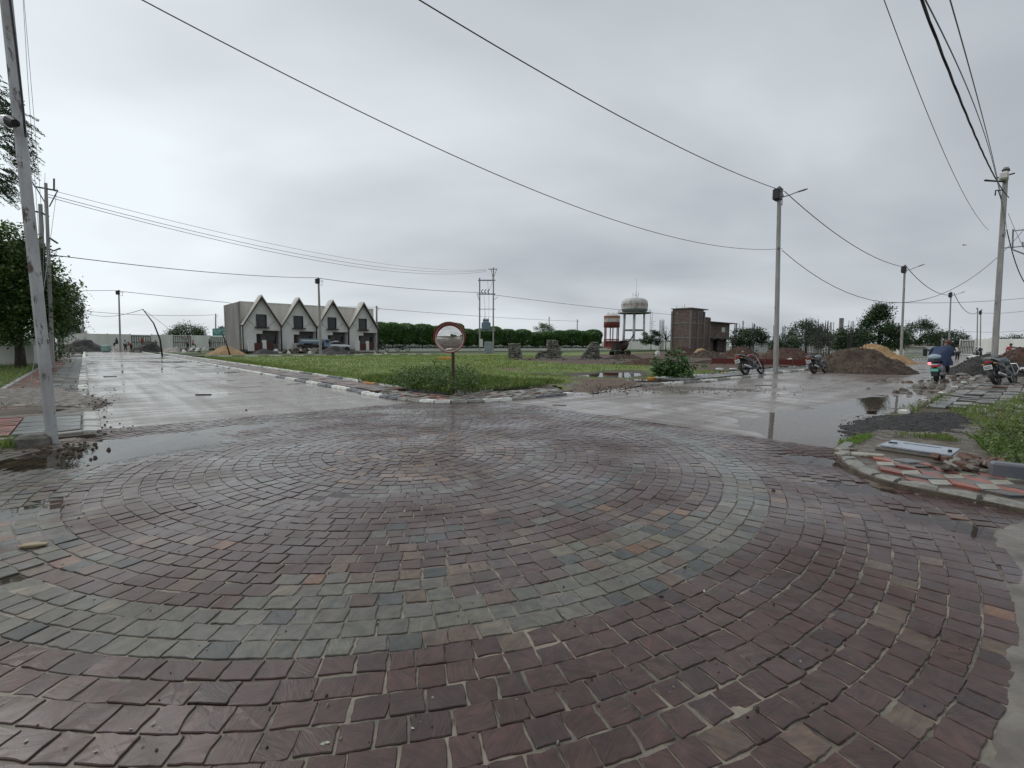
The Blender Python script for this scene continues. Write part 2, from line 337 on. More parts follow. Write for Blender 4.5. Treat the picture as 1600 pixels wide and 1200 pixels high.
def concrete_material(name='wet_concrete', c1=(.165, .141, .125), c2=(.295, .250, .218), stretch=(.55, 3.6, 1)):
    # object coords: x along R, y along L; broom marks run across the carriageway
    m = bpy.data.materials.new(name); m.use_nodes = True; t = m.node_tree; n = t.nodes; k = t.links; n.clear()
    o = n.new('ShaderNodeOutputMaterial'); p = n.new('ShaderNodeBsdfPrincipled'); k.new(p.outputs[0], o.inputs[0])
    tcn = n.new('ShaderNodeTexCoord'); mpn = n.new('ShaderNodeMapping'); mpn.inputs['Scale'].default_value = stretch; k.new(tcn.outputs['Object'], mpn.inputs[0])
    a = n.new('ShaderNodeTexNoise'); a.inputs['Scale'].default_value = 1.0; a.inputs['Detail'].default_value = 6; a.inputs['Roughness'].default_value = .62; k.new(mpn.outputs[0], a.inputs[0])
    b = n.new('ShaderNodeTexNoise'); b.inputs['Scale'].default_value = .35; b.inputs['Detail'].default_value = 5; k.new(tcn.outputs['Object'], b.inputs[0])
    rp = n.new('ShaderNodeValToRGB'); rp.color_ramp.elements[0].position = .35; rp.color_ramp.elements[0].color = (*c1, 1); rp.color_ramp.elements[1].position = .65; rp.color_ramp.elements[1].color = (*c2, 1)
    md = n.new('ShaderNodeMath'); md.operation = 'MULTIPLY_ADD'; md.inputs[1].default_value = .5; k.new(a.outputs[0], md.inputs[0])
    md2 = n.new('ShaderNodeMath'); md2.operation = 'MULTIPLY'; md2.inputs[1].default_value = .5; k.new(b.outputs[0], md2.inputs[0]); k.new(md2.outputs[0], md.inputs[2])
    k.new(md.outputs[0], rp.inputs[0])
    # fine aggregate, silt stains and faint wheel tracks along the carriageway
    ag = n.new('ShaderNodeTexNoise'); ag.inputs['Scale'].default_value = 9; ag.inputs['Detail'].default_value = 7; ag.inputs['Roughness'].default_value = .75; k.new(tcn.outputs['Object'], ag.inputs[0])
    mp3 = n.new('ShaderNodeMapping'); mp3.inputs['Scale'].default_value = (1.5, .06, 1) if stretch[1] > stretch[0] else (.06, 1.5, 1); k.new(tcn.outputs['Object'], mp3.inputs[0])
    tk_ = n.new('ShaderNodeTexNoise'); tk_.inputs['Scale'].default_value = 1.4; tk_.inputs['Detail'].default_value = 3; k.new(mp3.outputs[0], tk_.inputs[0])
    ra = n.new('ShaderNodeMapRange'); ra.inputs[1].default_value = .3; ra.inputs[2].default_value = .7; ra.inputs[3].default_value = .72; ra.inputs[4].default_value = 1.22; k.new(ag.outputs[0], ra.inputs[0])
    rt_ = n.new('ShaderNodeMapRange'); rt_.inputs[1].default_value = .35; rt_.inputs[2].default_value = .65; rt_.inputs[3].default_value = .80; rt_.inputs[4].default_value = 1.15; k.new(tk_.outputs[0], rt_.inputs[0])
    mu = n.new('ShaderNodeMath'); mu.operation = 'MULTIPLY'; k.new(ra.outputs[0], mu.inputs[0]); k.new(rt_.outputs[0], mu.inputs[1])
    hv_ = n.new('ShaderNodeHueSaturation'); k.new(mu.outputs[0], hv_.inputs['Value']); k.new(rp.outputs[0], hv_.inputs['Color']); k.new(hv_.outputs[0], p.inputs['Base Color'])
    mr = n.new('ShaderNodeMapRange'); mr.inputs[1].default_value = .40; mr.inputs[2].default_value = .60; mr.inputs[3].default_value = .48; mr.inputs[4].default_value = .08
    mw = n.new('ShaderNodeMath'); mw.operation = 'MULTIPLY_ADD'; mw.inputs[1].default_value = .35; k.new(tk_.outputs[0], mw.inputs[0]); k.new(md.outputs[0], mw.inputs[2])
    mw2 = n.new('ShaderNodeMath'); mw2.operation = 'SUBTRACT'; mw2.inputs[1].default_value = .175; k.new(mw.outputs[0], mw2.inputs[0])
    k.new(mw2.outputs[0], mr.inputs[0]); k.new(mr.outputs[0], p.inputs['Roughness'])
    p.inputs['Specular IOR Level'].default_value = .45
    mp2 = n.new('ShaderNodeMapping'); mp2.inputs['Scale'].default_value = (stretch[0]*2, stretch[1]*5, 1); k.new(tcn.outputs['Object'], mp2.inputs[0])
    c = n.new('ShaderNodeTexNoise'); c.inputs['Scale'].default_value = 1.6; c.inputs['Detail'].default_value = 4; k.new(mp2.outputs[0], c.inputs[0])
    bp = n.new('ShaderNodeBump'); bp.inputs['Strength'].default_value = .5; bp.inputs['Distance'].default_value = .006; k.new(c.outputs[0], bp.inputs['Height']); k.new(bp.outputs[0], p.inputs['Normal'])
    return m

def water_material(name='rain_water', tint=(.93, .90, .86), rough=.015):
    m = bpy.data.materials.new(name); m.use_nodes = True; t = m.node_tree; n = t.nodes; k = t.links; n.clear()
    o = n.new('ShaderNodeOutputMaterial'); tr = n.new('ShaderNodeBsdfTransparent'); tr.inputs[0].default_value = (*tint, 1)
    gl = n.new('ShaderNodeBsdfGlossy'); gl.inputs['Roughness'].default_value = rough; fr = n.new('ShaderNodeFresnel'); fr.inputs[0].default_value = 1.33
    tcn = n.new('ShaderNodeTexCoord'); nz = n.new('ShaderNodeTexNoise'); nz.inputs['Scale'].default_value = 9; nz.inputs['Detail'].default_value = 2; k.new(tcn.outputs['Object'], nz.inputs[0])
    bp = n.new('ShaderNodeBump'); bp.inputs['Strength'].default_value = .12; bp.inputs['Distance'].default_value = .003; k.new(nz.outputs[0], bp.inputs['Height'])
    k.new(bp.outputs[0], gl.inputs['Normal'])
    mx = n.new('ShaderNodeMixShader'); k.new(fr.outputs[0], mx.inputs[0]); k.new(tr.outputs[0], mx.inputs[1]); k.new(gl.outputs[0], mx.inputs[2]); k.new(mx.outputs[0], o.inputs[0])
    return m

M_SETT = sett_material(); M_CONC = concrete_material(); M_CONC2 = concrete_material('wet_concrete_b', stretch=(3.6, .55, 1))
M_WATER = water_material(); M_POND = water_material('pond_water', (.55, .48, .38), .01)
M_GROUND = mat('rough_ground', (.060, .062, .030), (.10, .085, .055), scale=.25, rough=.9, bump=.4, bscale=3)
M_MORTAR = mat('joint_mortar', (.035, .031, .028), (.30, .26, .20), scale=3.4, rough=.55, bump=.5, bscale=60, detail=6)
M_SLABC = mat('old_concrete', (.17, .155, .135), (.26, .24, .21), scale=3, rough=.5, r2=.25, bump=.4, bscale=40)
M_KW = mat('kerb_white_paint', (.60, .60, .55), (.80, .80, .74), scale=3, rough=.45, spots=((.19, .175, .155), 5.0, .60), bump=.3, bscale=30, rndobj=.08)
M_KB = mat('kerb_dark_paint', (.085, .092, .105), (.14, .145, .16), scale=3, rough=.4, spots=((.27, .26, .24), 6.0, .64), bump=.3, bscale=30, rndobj=.12)
M_KO = mat('kerb_orange_paint', (.55, .24, .03), (.66, .34, .07), scale=4, rough=.5, spots=((.4, .38, .33), 6.0, .6))
M_KG = mat('kerb_bare_concrete', (.17, .165, .145), (.30, .285, .25), scale=5, rough=.5, bump=.6, bscale=25, rndobj=.12, spots=((.07, .075, .045), 5, .64))
M_TR = mat('tile_red', (.27, .075, .055), (.36, .115, .085), scale=8, rough=.35, rndobj=.28, bump=.2, bscale=60, spots=((.13, .10, .075), 5, .52))
M_TG = mat('tile_grey', (.055, .062, .070), (.10, .108, .115), scale=8, rough=.35, rndobj=.15, bump=.2, bscale=60, spots=((.14, .115, .085), 5, .53))
M_TC = mat('tile_cream', (.27, .26, .215), (.38, .36, .30), scale=8, rough=.4, rndobj=.12, bump=.2, bscale=60, spots=((.15, .12, .085), 5, .51))
M_TP = mat('tile_pale_grey', (.13, .14, .135), (.23, .235, .225), scale=8, rough=.33, rndobj=.28, bump=.2, bscale=60, spots=((.12, .10, .075), 6, .62))
M_MUD = mat('wet_mud', (.055, .042, .030), (.125, .095, .068), scale=6, rough=.75, bump=.8, bscale=30, r2=.3)
M_SOIL = mat('brown_soil', (.050, .034, .023), (.105, .074, .052), scale=2.5, rough=.85, bump=1, bscale=14, bdist=.04)
M_SOILR = mat('red_soil', (.060, .028, .018), (.11, .060, .040), scale=2.5, rough=.85, bump=1, bscale=10, bdist=.04)
M_SAND = mat('yellow_sand', (.33, .20, .095), (.43, .28, .145), scale=2.0, rough=.9, bump=.6, bscale=12, bdist=.03)
M_GRIT = mat('black_grit', (.014, .013, .013), (.050, .045, .042), scale=25, rough=.75, bump=1, bscale=60, bdist=.02)
M_FIELD = mat('meadow_soil', (.7, .7, .7), (1.25, 1.25, 1.2), scale=1.6, rough=.8, attr=True, bump=.6, bscale=18, bdist=.03)
M_LEAF = mat('leaf', (.8, .8, .8), (1.2, 1.2, 1.2), scale=.8, rough=.42, attr=True, trans=.28)
M_BLADE = mat('grass_blade', (.8, .8, .8), (1.2, 1.2, 1.2), scale=.6, rough=.5, attr=True, trans=.45)
M_BARK = mat('bark', (.035, .028, .022), (.08, .064, .052), scale=9, rough=.85, bump=.8, stretch=(1, 1, .3))
M_POLE = mat('pole_weathered_concrete', (.30, .285, .275), (.44, .425, .41), scale=2.2, rough=.6, bump=.5, bscale=14, stretch=(1.6, 1.6, .5), spots=((.13, .085, .075), 3.5, .62))
M_POLEL = mat('pole_whitewashed', (.36, .35, .345), (.62, .63, .63), scale=2.6, rough=.55, bump=.5, bscale=14, stretch=(1.6, 1.6, .55), spots=((.13, .085, .075), 4.2, .56))
M_STEEL = mat('galvanised_steel', (.20, .215, .22), (.32, .33, .33), scale=6, rough=.45, metal=.6, spots=((.16, .09, .06), 7, .64))
M_DARKST = mat('dark_steel', (.028, .028, .030), (.06, .055, .052), scale=6, rough=.5, metal=.3)
M_CABLEG = mat('bare_conductor', (.17, .175, .18), rough=.5)
M_CABLE = mat('cable_rubber', (.018, .018, .020), rough=.6)
M_BLACK = mat('black_plastic', (.012, .012, .013), (.028, .028, .03), scale=10, rough=.35)
M_TYRE = mat('tyre_rubber', (.012, .012, .012), (.03, .028, .026), scale=20, rough=.7)
M_CHROME = mat('chrome', (.55, .56, .58), rough=.18, metal=1.0)
M_PLW = mat('plate_white', (.62, .64, .62), (.72, .73, .71), scale=20, rough=.35)
M_PLG = mat('plate_green', (.02, .42, .30), (.03, .50, .36), scale=20, rough=.35)
M_REDP = mat('red_plastic', (.38, .012, .014), (.5, .02, .02), scale=10, rough=.25)
M_LIT = mat('tail_lamp_lit', (.6, .05, .05), rough=.3, emit=(1.0, .22, .22, 2.2))
M_SKIN = mat('skin', (.16, .075, .045), (.22, .11, .07), scale=12, rough=.5)
M_HAIR = mat('hair', (.010, .008, .008), (.025, .02, .018), scale=40, rough=.6)
M_MIRROR = mat('mirror_silver', (.86, .84, .80), rough=.02, metal=1.0)
# ================================================================== GROUND AND PAVING
RK = [(1312, 699), (1301, 707), (1308, 721), (1322, 734), (1345, 747), (1375, 758), (1420, 769), (1470, 779), (1520, 789), (1560, 797), (1600, 806), (1680, 822)]
PKD = [tuple(G(x, y))[:2] for x, y in RK] + [tuple(LR(-.2, 12))[:2], tuple(LR(1.8, 12))[:2], tuple(LR(1.8, 8.6))[:2]]
CX, CY, R0, PITCH = -1.389, 6.485, 4.3845, 0.140
def gauss(x, y, cx_, cy_, sx, sy, ang=0.0):
    c, s = math.cos(ang), math.sin(ang); u = (x-cx_)*c+(y-cy_)*s; v = -(x-cx_)*s+(y-cy_)*c
    return np.exp(-(u/sx)**2-(v/sy)**2)
def HCOB(x, y):          # lie of the stone paving in world coordinates: hollows hold rain water at z = 0
    x = np.asarray(x, float); y = np.asarray(y, float)
    h = .016 + .020*(fbm(x*.45+9, y*.45+3, 5, 3)-.5) + .007*(fbm(x*2.1, y*2.1, 9, 2)-.5)
    for px, py, sx, sy, a, d in DIPS: h = h - d*gauss(x, y, px, py, sx, sy, a)
    return h
def dip(px, py, sx, sy, a, d): g = G(px, py); return (g.x, g.y, sx, sy, a, d)
DIPS = [dip(240, 690, 2.2, 1.1, ROT, .016), dip(150, 715, 1.1, .7, ROT, .016), dip(430, 662, 1.4, .6, ROT, .010),
        dip(1285, 722, .34, .55, .9, .034), dip(1345, 765, .28, .5, 1.0, .030), dip(1590, 850, .22, .5, .5, .026),
        dip(1450, 810, .2, .6, .9, .018), dip(560, 770, 1.0, .25, .5, .014), dip(740, 720, .9, .3, .3, .012), dip(20, 800, .7, .7, 0, .012), dip(90, 885, .16, .14, 0, .012),
        dip(30, 905, .25, .12, .3, .018)]
def HRD(r, l):           # concrete carriageways, local (r, l)
    h = .0075 + .012*(fbm(r*.5+3, l*.9+5, 21, 3)-.5) + .016*(fbm(r*.35+3, l*2.2+5, 22, 3)-.5) - .0015 - .004*np.clip((l-14)/20, 0, 1)
    return h
PUD = [Glr(1310, 660)+(1.5, 2.4, .026), Glr(1230, 668)+(.8, 1.1, .012), Glr(1400, 628)+(1.0, 3.2, .018), Glr(1280, 692)+(.6, .7, .02), Glr(1450, 605)+(.8, 4, .012), Glr(1300, 633)+(.9, 1.8, .008)]
def HRR(r, l):
    h = .0125 + .012*(fbm(r*.9+31, l*.5+5, 31, 3)-.5) + .018*(fbm(r*2.2+3, l*.35+5, 32, 3)-.5)
    for pl, pr, sl, sr, d in PUD: h = h - d*np.exp(-((l-pl)/sl)**2-((r-pr)/sr)**2)
    return h

# one ground sheet to the horizon
gs = np.concatenate([-np.geomspace(1500, 60, 12), np.linspace(-50, 50, 12), np.geomspace(60, 1500, 12)])
tag(link('ground', grid_mesh('ground', gs, gs, lambda X, Y: -.09+0*X, M_GROUND)), kind='structure')

RL, RRr = 6.17, 8.06                      # left road width, start of the right road
def spc(a, b, s0, g=1.03, smax=2.0):
    o = [a]; s = s0
    while o[-1] < b: o.append(o[-1]+s); s = min(s*g, smax)
    return np.array(o)
LROAD0, LROAD1 = 10.62, 100.0
# left carriageway
xs = np.linspace(-.12, RL+.1, 46); ys = spc(LROAD0, LROAD1, .05, 1.025, .8)
tag(link('concrete_road', grid_mesh('concrete_road', xs, ys, HRD, M_CONC), rz=ROT), kind='structure')
xs = spc(RRr, 150, .05, 1.025, .8); ys = np.linspace(1.55, 9.55, 56)
tag(link('concrete_road', grid_mesh('concrete_road', xs, ys, HRR, M_CONC2), rz=ROT), kind='structure')
# carriageway the camera stands on, and the arm off to the side
xs = np.linspace(-2.6, 6.5, 40); ys = -spc(-.03, 60, .05, 1.05, 1.5)[::-1]
tag(link('concrete_road', grid_mesh('concrete_road', xs, ys, lambda r, l: .004+.006*(fbm(r, l*3, 3, 2)), M_CONC), rz=ROT), kind='structure')
xs = np.linspace(-40, -2.35, 40); ys = np.linspace(.02, 9.75, 30)
tag(link('concrete_road', grid_mesh('concrete_road', xs, ys, lambda r, l: .004+.006*(fbm(r*3, l, 3, 2)), M_CONC2), rz=ROT), kind='structure')
# cross street in front of the houses
tag(link('street', grid_mesh('street', np.linspace(-2, 150, 30), np.linspace(70.5, 74.5, 4), lambda r, l: .02+0*r, M_CONC), rz=ROT), kind='structure')

# rain water lying on the paving and the roads (fills hollows at z = 0)
mb = MB().mat(M_WATER)
for (r0, r1, l0, l1) in ((-2.4, RRr, .0, LROAD0), (-.1, RL, LROAD0+.001, 60), (RRr+.001, 70, 1.6, 9.5)):
    mb.add([(r0, l0, 0), (r1, l0, 0), (r1, l1, 0), (r0, l1, 0)], [(0, 1, 2, 3)])
tag(mb.build('rainwater', rz=ROT), kind='structure')

# bed of joint mortar between the setts
def hb(r, l):
    x = -SR*l+CR*r; y = CR*l+SR*r
    return HCOB(x, y) - .0068 + .007*(fbm(x*3, y*3, 77, 3)-.5)
paving = empty('stone_paving'); tag(paving, kind='structure')
bed = link('mortar_bed', grid_mesh('mortar_bed', np.linspace(-2.4, RRr, 260), np.linspace(0, LROAD0, 260), hb, M_MORTAR), paving, rz=ROT)

PAL = {'p': (.067, .036, .031), 'g': (.106, .100, .082), 'b': (.112, .078, .056), 'o': (.150, .084, .052), 's': (.058, .060, .055), 't': (.142, .126, .093), 'd': (.053, .031, .028), 'v': (.074, .046, .041)}
def sett_colour(r, th, x, y):
    n = float(vnoise(x*1.1+50, y*1.1+50, 3)); n2 = random.random(); k = (r-R0)/PITCH
    left = x < -4.2 or (y < 3.4 and x < -3.0 and False)
    if r > R0:
        if x < -4.3 and y < 7: c = 'b' if n2 < .35 else ('d' if n2 < .6 else ('t' if n2 < .68 else 'g'))
        else: c = 'p' if n2 < .80 else ('d' if n2 < .965 else ('b' if n2 < .995 else 'o'))
    elif k > -3.02: c = 'g' if n2 < .88 else ('s' if n2 < .92 else ('t' if n2 < .96 else 'b'))
    elif k > -5.6:
        if y < 6.2 and x < 2.1 and n > .30: c = 'g' if n2 < .45 else ('b' if n2 < .75 else ('t' if n2 < .84 else ('s' if n2 < .93 else ('o' if n2 < .97 else 'v'))))
        else: c = 'v' if n2 < .6 else ('p' if n2 < .85 else 'b')
    elif k > -9: c = 'p' if n2 < .62 else ('v' if n2 < .86 else ('b' if n2 < .96 else 'o'))
    elif k > -12: c = ('s' if n2 < .35 else 'g' if n2 < .45 else 'v') if n < .36 else ('v' if n2 < .7 else 'p')
    elif k > -17: c = 'v' if n2 < .62 else ('p' if n2 < .94 else 'b')
    elif k > -20: c = 'g' if n2 < .35 else 'v'
    else: c = 'v' if n2 < .5 else ('b' if n2 < .72 else ('p' if n2 < .92 else 'o'))
    b = np.array(PAL[c]); v = random.uniform(.86, 1.15)
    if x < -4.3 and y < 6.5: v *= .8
    return b*v*np.array([1+random.uniform(-.04, .04), 1+random.uniform(-.03, .03), 1+random.uniform(-.04, .04)])
def make_sett(cx_, cy_, th, wr, wt, fine):
    """one hand-cut stone: wr radial, wt tangential size; returns verts and faces"""
    per = 5 if fine else 3; pts = []
    cor = []
    for sx, sy in ((-1, -1), (1, -1), (1, 1), (-1, 1)):
        cor.append((sx*wt/2+random.gauss(0, .0038), sy*wr/2+random.gauss(0, .0038)))
    for i in range(4):
        a = cor[i]; b = cor[(i+1) % 4]; ex, ey = b[0]-a[0], b[1]-a[1]; L_ = math.hypot(ex, ey); nx, ny = ey/L_, -ex/L_
        bow = random.gauss(0, .0022)
        for j in range(per):
            if fine: t = (.025, .27, .5, .73, .975)[j]
            else: t = (.04, .5, .96)[j]
            w = bow*4*t*(1-t)+random.gauss(0, .0019 if fine else .001)
            pts.append((a[0]+ex*t+nx*w, a[1]+ey*t+ny*w))
    n = len(pts); c, s = math.cos(th), math.sin(th)
    z0 = float(HCOB(cx_, cy_)) + random.gauss(0, .0013); tx, ty = random.gauss(0, .011), random.gauss(0, .011)
    V = []
    kx_, ky_, ph_ = random.gauss(0, 45), random.gauss(0, 45), random.uniform(0, 6); am_ = random.uniform(.0002, .0009)
    def put(px, py, dz):
        # local y is radial (outwards), local x tangential
        X = cx_ + px*(-s) + py*c; Y = cy_ + px*c + py*s
        V.append((X, Y, z0+dz+px*tx+py*ty+(am_*math.sin(kx_*px+ky_*py+ph_) if fine else 0)))
    for px, py in pts: put(px*1.012, py*1.012, -.022)
    for px, py in pts: put(px, py, -.0036+random.gauss(0, .0008))
    ins = .0030
    for px, py in pts:
        q = math.hypot(px, py); put(px*(1-ins/q*1.2), py*(1-ins/q*1.2), random.gauss(0, .0002))
    k2 = []
    if fine:
        for px, py in pts[::1]: put(px*.5, py*.5, 0)
        put(0, 0, 0)
    else: put(0, 0, random.gauss(.0, .0005))
    Fq = []
    rings = 3 if fine else 2
    for kx in range(rings):
        for i in range(n):
            j = (i+1) % n; Fq.append((kx*n+i, kx*n+j, (kx+1)*n+j, (kx+1)*n+i))
    last = rings*n; cen = len(V)-1
    for i in range(n): Fq.append((last+i, last+(i+1) % n, cen))
    return V, Fq
SV, SF, SCc, SS = [], [], [], []; SMF = []
def smooth_flags(Fq, fine):      # the split top is smooth, the chipped edge and the sides stay crisp
    n = 20 if fine else 12; return [False]*len(Fq)
random.seed(11)
rk = -31
allsetts = []
while True:
    r = R0 + (rk+.5)*PITCH
    if r > 10.5: break
    if r > .12:
        circ = 2*PI*r; nst = max(5, int(circ/ .152)); off = random.random()*2*PI
        ws = np.array([random.uniform(.84, 1.16) for _ in range(nst)]); ws = ws/ws.sum()*2*PI; a = off
        for w in ws:
            th = a+w/2; a += w; jit = random.gauss(0, .0015)
            x = CX+(r+jit)*math.cos(th); y = CY+(r+jit)*math.sin(th); l, rr = toLR((x, y))
            if l < -.03 or l > LROAD0-.02 or rr < -2.3 or rr > RRr-.03: continue
            if y < 1.1 or abs(x) > 1.22*y+.5: continue         # nothing of these is in the photograph
            if PKD is not None and inpoly(np.array([x]), np.array([y]), PKD)[0]: continue
            gapr = random.uniform(.005, .011) + .006*max(0, math.sin(th*3+rk)); gapt = random.uniform(.006, .015)
            allsetts.append((x*x+y*y, x, y, th, PITCH-gapr, r*w-gapt, r))
    else: allsetts.append((CX**2+CY**2, CX, CY, 0, .2, .2, 0))
    rk += 1
allsetts.sort()
# the 300 that show largest (nearest, inside the frame) are parts of their own, the others one joined part
def infr(x, y, z=0):
    d = RM.transposed() @ Vector((x, y, z-CAMH)); px = 800+F*d.x/-d.z; py = 600-F*d.y/-d.z
    return -20 < px < 1620 and py < 1225
cnt = 0
for q in allsetts:
    d2, x, y, th, wr, wt, r = q
    near = cnt < 300 and infr(x, y); fine = d2 < 12
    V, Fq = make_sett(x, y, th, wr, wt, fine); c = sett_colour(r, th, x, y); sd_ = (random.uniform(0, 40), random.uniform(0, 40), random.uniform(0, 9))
    if near:
        cnt += 1; me = bpy.data.meshes.new('sett'); me.from_pydata([(a-x, b-y, z) for a, b, z in V], [], Fq); me.materials.append(M_SETT)
        for nm, val_ in (('col', c), ('seed', sd_)):
            at = me.color_attributes.new(nm, 'FLOAT_COLOR', 'POINT'); at.data.foreach_set('color', np.tile(np.array([*val_, 1], np.float32), len(V)))
        me.polygons.foreach_set('use_smooth', np.array(smooth_flags(Fq, fine)))
        link('sett', me, paving, (x, y, 0))
    else:
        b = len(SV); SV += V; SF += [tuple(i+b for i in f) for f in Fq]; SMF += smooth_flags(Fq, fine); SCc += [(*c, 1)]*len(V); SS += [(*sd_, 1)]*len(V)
me = bpy.data.meshes.new('setts'); me.from_pydata(SV, [], SF); me.materials.append(M_SETT)
for nm, arr in (('col', SCc), ('seed', SS)):
    at = me.color_attributes.new(nm, 'FLOAT_COLOR', 'POINT'); at.data.foreach_set('color', np.array(arr, np.float32).ravel())
me.polygons.foreach_set('use_smooth', np.array(SMF))
tag(link('setts', me, paving), kind='stuff')
del SV, SF, SCc, SS

M_PAVD = mat('tile_wet_dark', (.07, .062, .058), (.125, .11, .10), scale=2.5, rough=.3, rndobj=.15, spots=((.10, .075, .055), 2.5, .55))
# ------------------------------------------------------------------ kerbs
def resample(pts, step):
    pts = [Vector((p[0], p[1])) for p in pts]; out = [pts[0]]; d = 0; acc = 0
    seg = 0; cur = pts[0]
    while seg < len(pts)-1:
        rem = (pts[seg+1]-cur).length
        if rem < step-acc: acc += rem; cur = pts[seg+1]; seg += 1
        else: cur = cur+(pts[seg+1]-cur).normalized()*(step-acc); acc = 0; out.append(cur)
    return out
def kerb_block(length, w, h, material, rough=.004, batter=0.03):
    m = MB().mat(material); vs = []
    n = 3
    for i in range(n+1):
        x = -length/2+length*i/n; e = .012 if i in (0, n) else 0
        j = lambda s=rough: random.gauss(0, s)
        ww = w/2-e
        vs += [(x, -ww-batter/2+j(), -h*.9), (x, -ww-batter/2+j(), h*.35+j()), (x, -ww*.82+j(), h-e+j()), (x, ww*.9+j(), h-e*.5+j()), (x, ww+j(), h*.8), (x, ww, -h*.9)]
    fs = []
    for i in range(n):
        for k in range(5): fs.append((i*6+k, i*6+k+1, i*6+6+k+1, i*6+6+k))
    fs.append((5, 4, 3, 2, 1, 0)); fs.append(tuple(n*6+k for k in range(6)))
    m.add(vs, fs); return m
_kb = {}
def kerb_line(name, pts, step, w, h, pattern, z=0.0, gap=.02, maxparts=300, rough=.004, skip=0.0, side=1, tilt=.01):
    root = empty(name); tag(root, kind='structure'); P_ = resample(pts, step)
    stuff = MB(); cnt = 0
    for i in range(len(P_)-1):
        a, b = P_[i], P_[i+1]; c = (a+b)/2; ang = math.atan2(b.y-a.y, b.x-a.x)+(PI if side < 0 else 0)
        mt = pattern(i, c)
        if mt is None or random.random() < skip: continue
        key = (mt.name, random.randrange(3), round(step, 3), w, h)
        if key not in _kb: _kb[key] = kerb_block(step-gap, w, h, mt, rough)
        if cnt < maxparts and c.length < 45:
            if (key, 'me') not in _kb: _kb[(key, 'me')] = _kb[key].mesh('kerb_block')
            o = link('kerb_block', _kb[(key, 'me')], root, (c.x, c.y, z+random.gauss(0, .004)))
            o.rotation_euler = (random.gauss(0, tilt), random.gauss(0, tilt*.6), ang+random.gauss(0, tilt)); cnt += 1
        else:
            stuff.mat(mt); Mx = Matrix.Rotation(ang, 3, 'Z')
            stuff.add([Mx @ Vector(v)+Vector((c.x, c.y, z)) for v in _kb[key].v], _kb[key].f)
    if stuff.v: tag(stuff.build('far_kerb_blocks', root), kind='stuff')
    return root
def alt(n, start=0, mats=None, extra=None):
    mats = mats or (M_KW, M_KB)
    def f(i, c):
        if extra and i in extra: return extra[i]
        return mats[((i+start)//n) % 2]
    return f
def w2(pts, z=0.0): return [tuple(G(x, y, z))[:2] for x, y in pts]
# island corner: straight along the left road, rounded, straight along the right road
o1 = [LR(l, RL+.06)[:2] for l in (92, 60, 30, 14)] + w2([(575, 617), (610, 623), (650, 628), (690, 630.5), (740, 629.5), (790, 626.5), (840, 622), (885, 617.5), (905, 614.5)])
kerb_line('island_front_kerb', o1, .42, .20, .085, lambda i, c: (M_KW if ((i+2)//3) % 2 or (c.length > 24 and i % 8) else M_KB) if c.y > 13 or c.x < -3 else (M_KW if (i//2) % 2 else M_KG), rough=.006, side=1, tilt=.02)
i1 = [LR(l, RL+1.38)[:2] for l in (80, 60, 30, 17)] + w2([(565, 601.5), (600, 606.5), (640, 611.5), (668, 614), (700, 616.5), (725, 616), (770, 611), (810, 607), (855, 603.5)])
kerb_line('island_back_kerb', i1, .42, .17, .15, lambda i, c: M_KO if i in (152, 153) else ((M_KW if ((i+1)//4) % 2 or (c.length > 26 and i % 7) else M_KB)), rough=.006, tilt=.02)
# right road, far side, beyond the earth track
o2 = w2([(1003, 604.5), (1050, 600.5), (1100, 597.0), (1160, 590.8)]) + [LR(9.5, r)[:2] for r in (26, 40, 60, 110)]
kerb_line('roadside_front_kerb', o2, .42, .20, .10, lambda i, c: M_KG if i < 3 else (M_KW if (i//3) % 2 else M_KG), rough=.008, tilt=.02)
i2 = w2([(1013, 594.5), (1060, 592), (1110, 587.5), (1160, 583)]) + [LR(11.0, r)[:2] for r in (28, 40, 60, 110)]
kerb_line('roadside_back_kerb', i2, .42, .17, .13, lambda i, c: M_KO if i in (0, 15) else ((M_KW if (i//4) % 2 == 0 else M_KG) if i not in (5, 6, 7) else None), rough=.008, tilt=.02)
# pavement between those kerbs
def strip_tiles(name, l0, l1, r0, r1, tl, tr, mats, z, near=0, rough=.003, skip=0.0, rows=None):
    root = empty(name, rz=ROT); tag(root, kind='structure'); cnt = 0; st = MB()
    slab = MB().mat(M_MUD); slab.box(((r0+r1)/2, (l0+l1)/2, z-.06), (r1-r0, l1-l0, .10)); slab.build('sand_bed', root)
    cache = {}
    L_ = l0; j = 0
    while L_ < l1-tl*.5:
        rr = r0; i = 0
        while rr < r1-tr*.5:
            mt = mats(i, j); c = (rr+tr/2, L_+tl/2, z-.01)
            if mt is not None and random.random() >= skip:
                w = LR(c[1], c[0])
                if w.length < near and cnt < 300:
                    if mt.name not in cache:
                        m = MB().mat(mt); m.bbox((0, 0, 0), (tr-.02, tl-.02, .05), .006); cache[mt.name] = m.mesh('tile')
                    o = link('tile', cache[mt.name], root, (c[0], c[1], c[2]+random.gauss(0, rough)))
                    o.rotation_euler = (random.gauss(0, .02), random.gauss(0, .02), random.gauss(0, .015)); cnt += 1
                else: st.mat(mt); st.box((c[0], c[1], c[2]+random.gauss(0, rough)), (tr-.015, tl-.015, .05))
            rr += tr; i += 1
        L_ += tl; j += 1
    if st.v: tag(st.build('far_tiles', root), kind='stuff')
    return root
M_TRW = mat('tile_worn_red', (.155, .075, .052), (.22, .115, .08), scale=3, rough=.35, rndobj=.1, spots=((.12, .095, .07), 2.5, .52), bump=.3)
strip_tiles('pavement', 13.2, 62, RL+.20, RL+1.26, .5, .265, lambda i, j: random.choice([M_TRW, M_TRW, M_PAVD, M_PAVD, M_MUD]), .085, rough=.004)
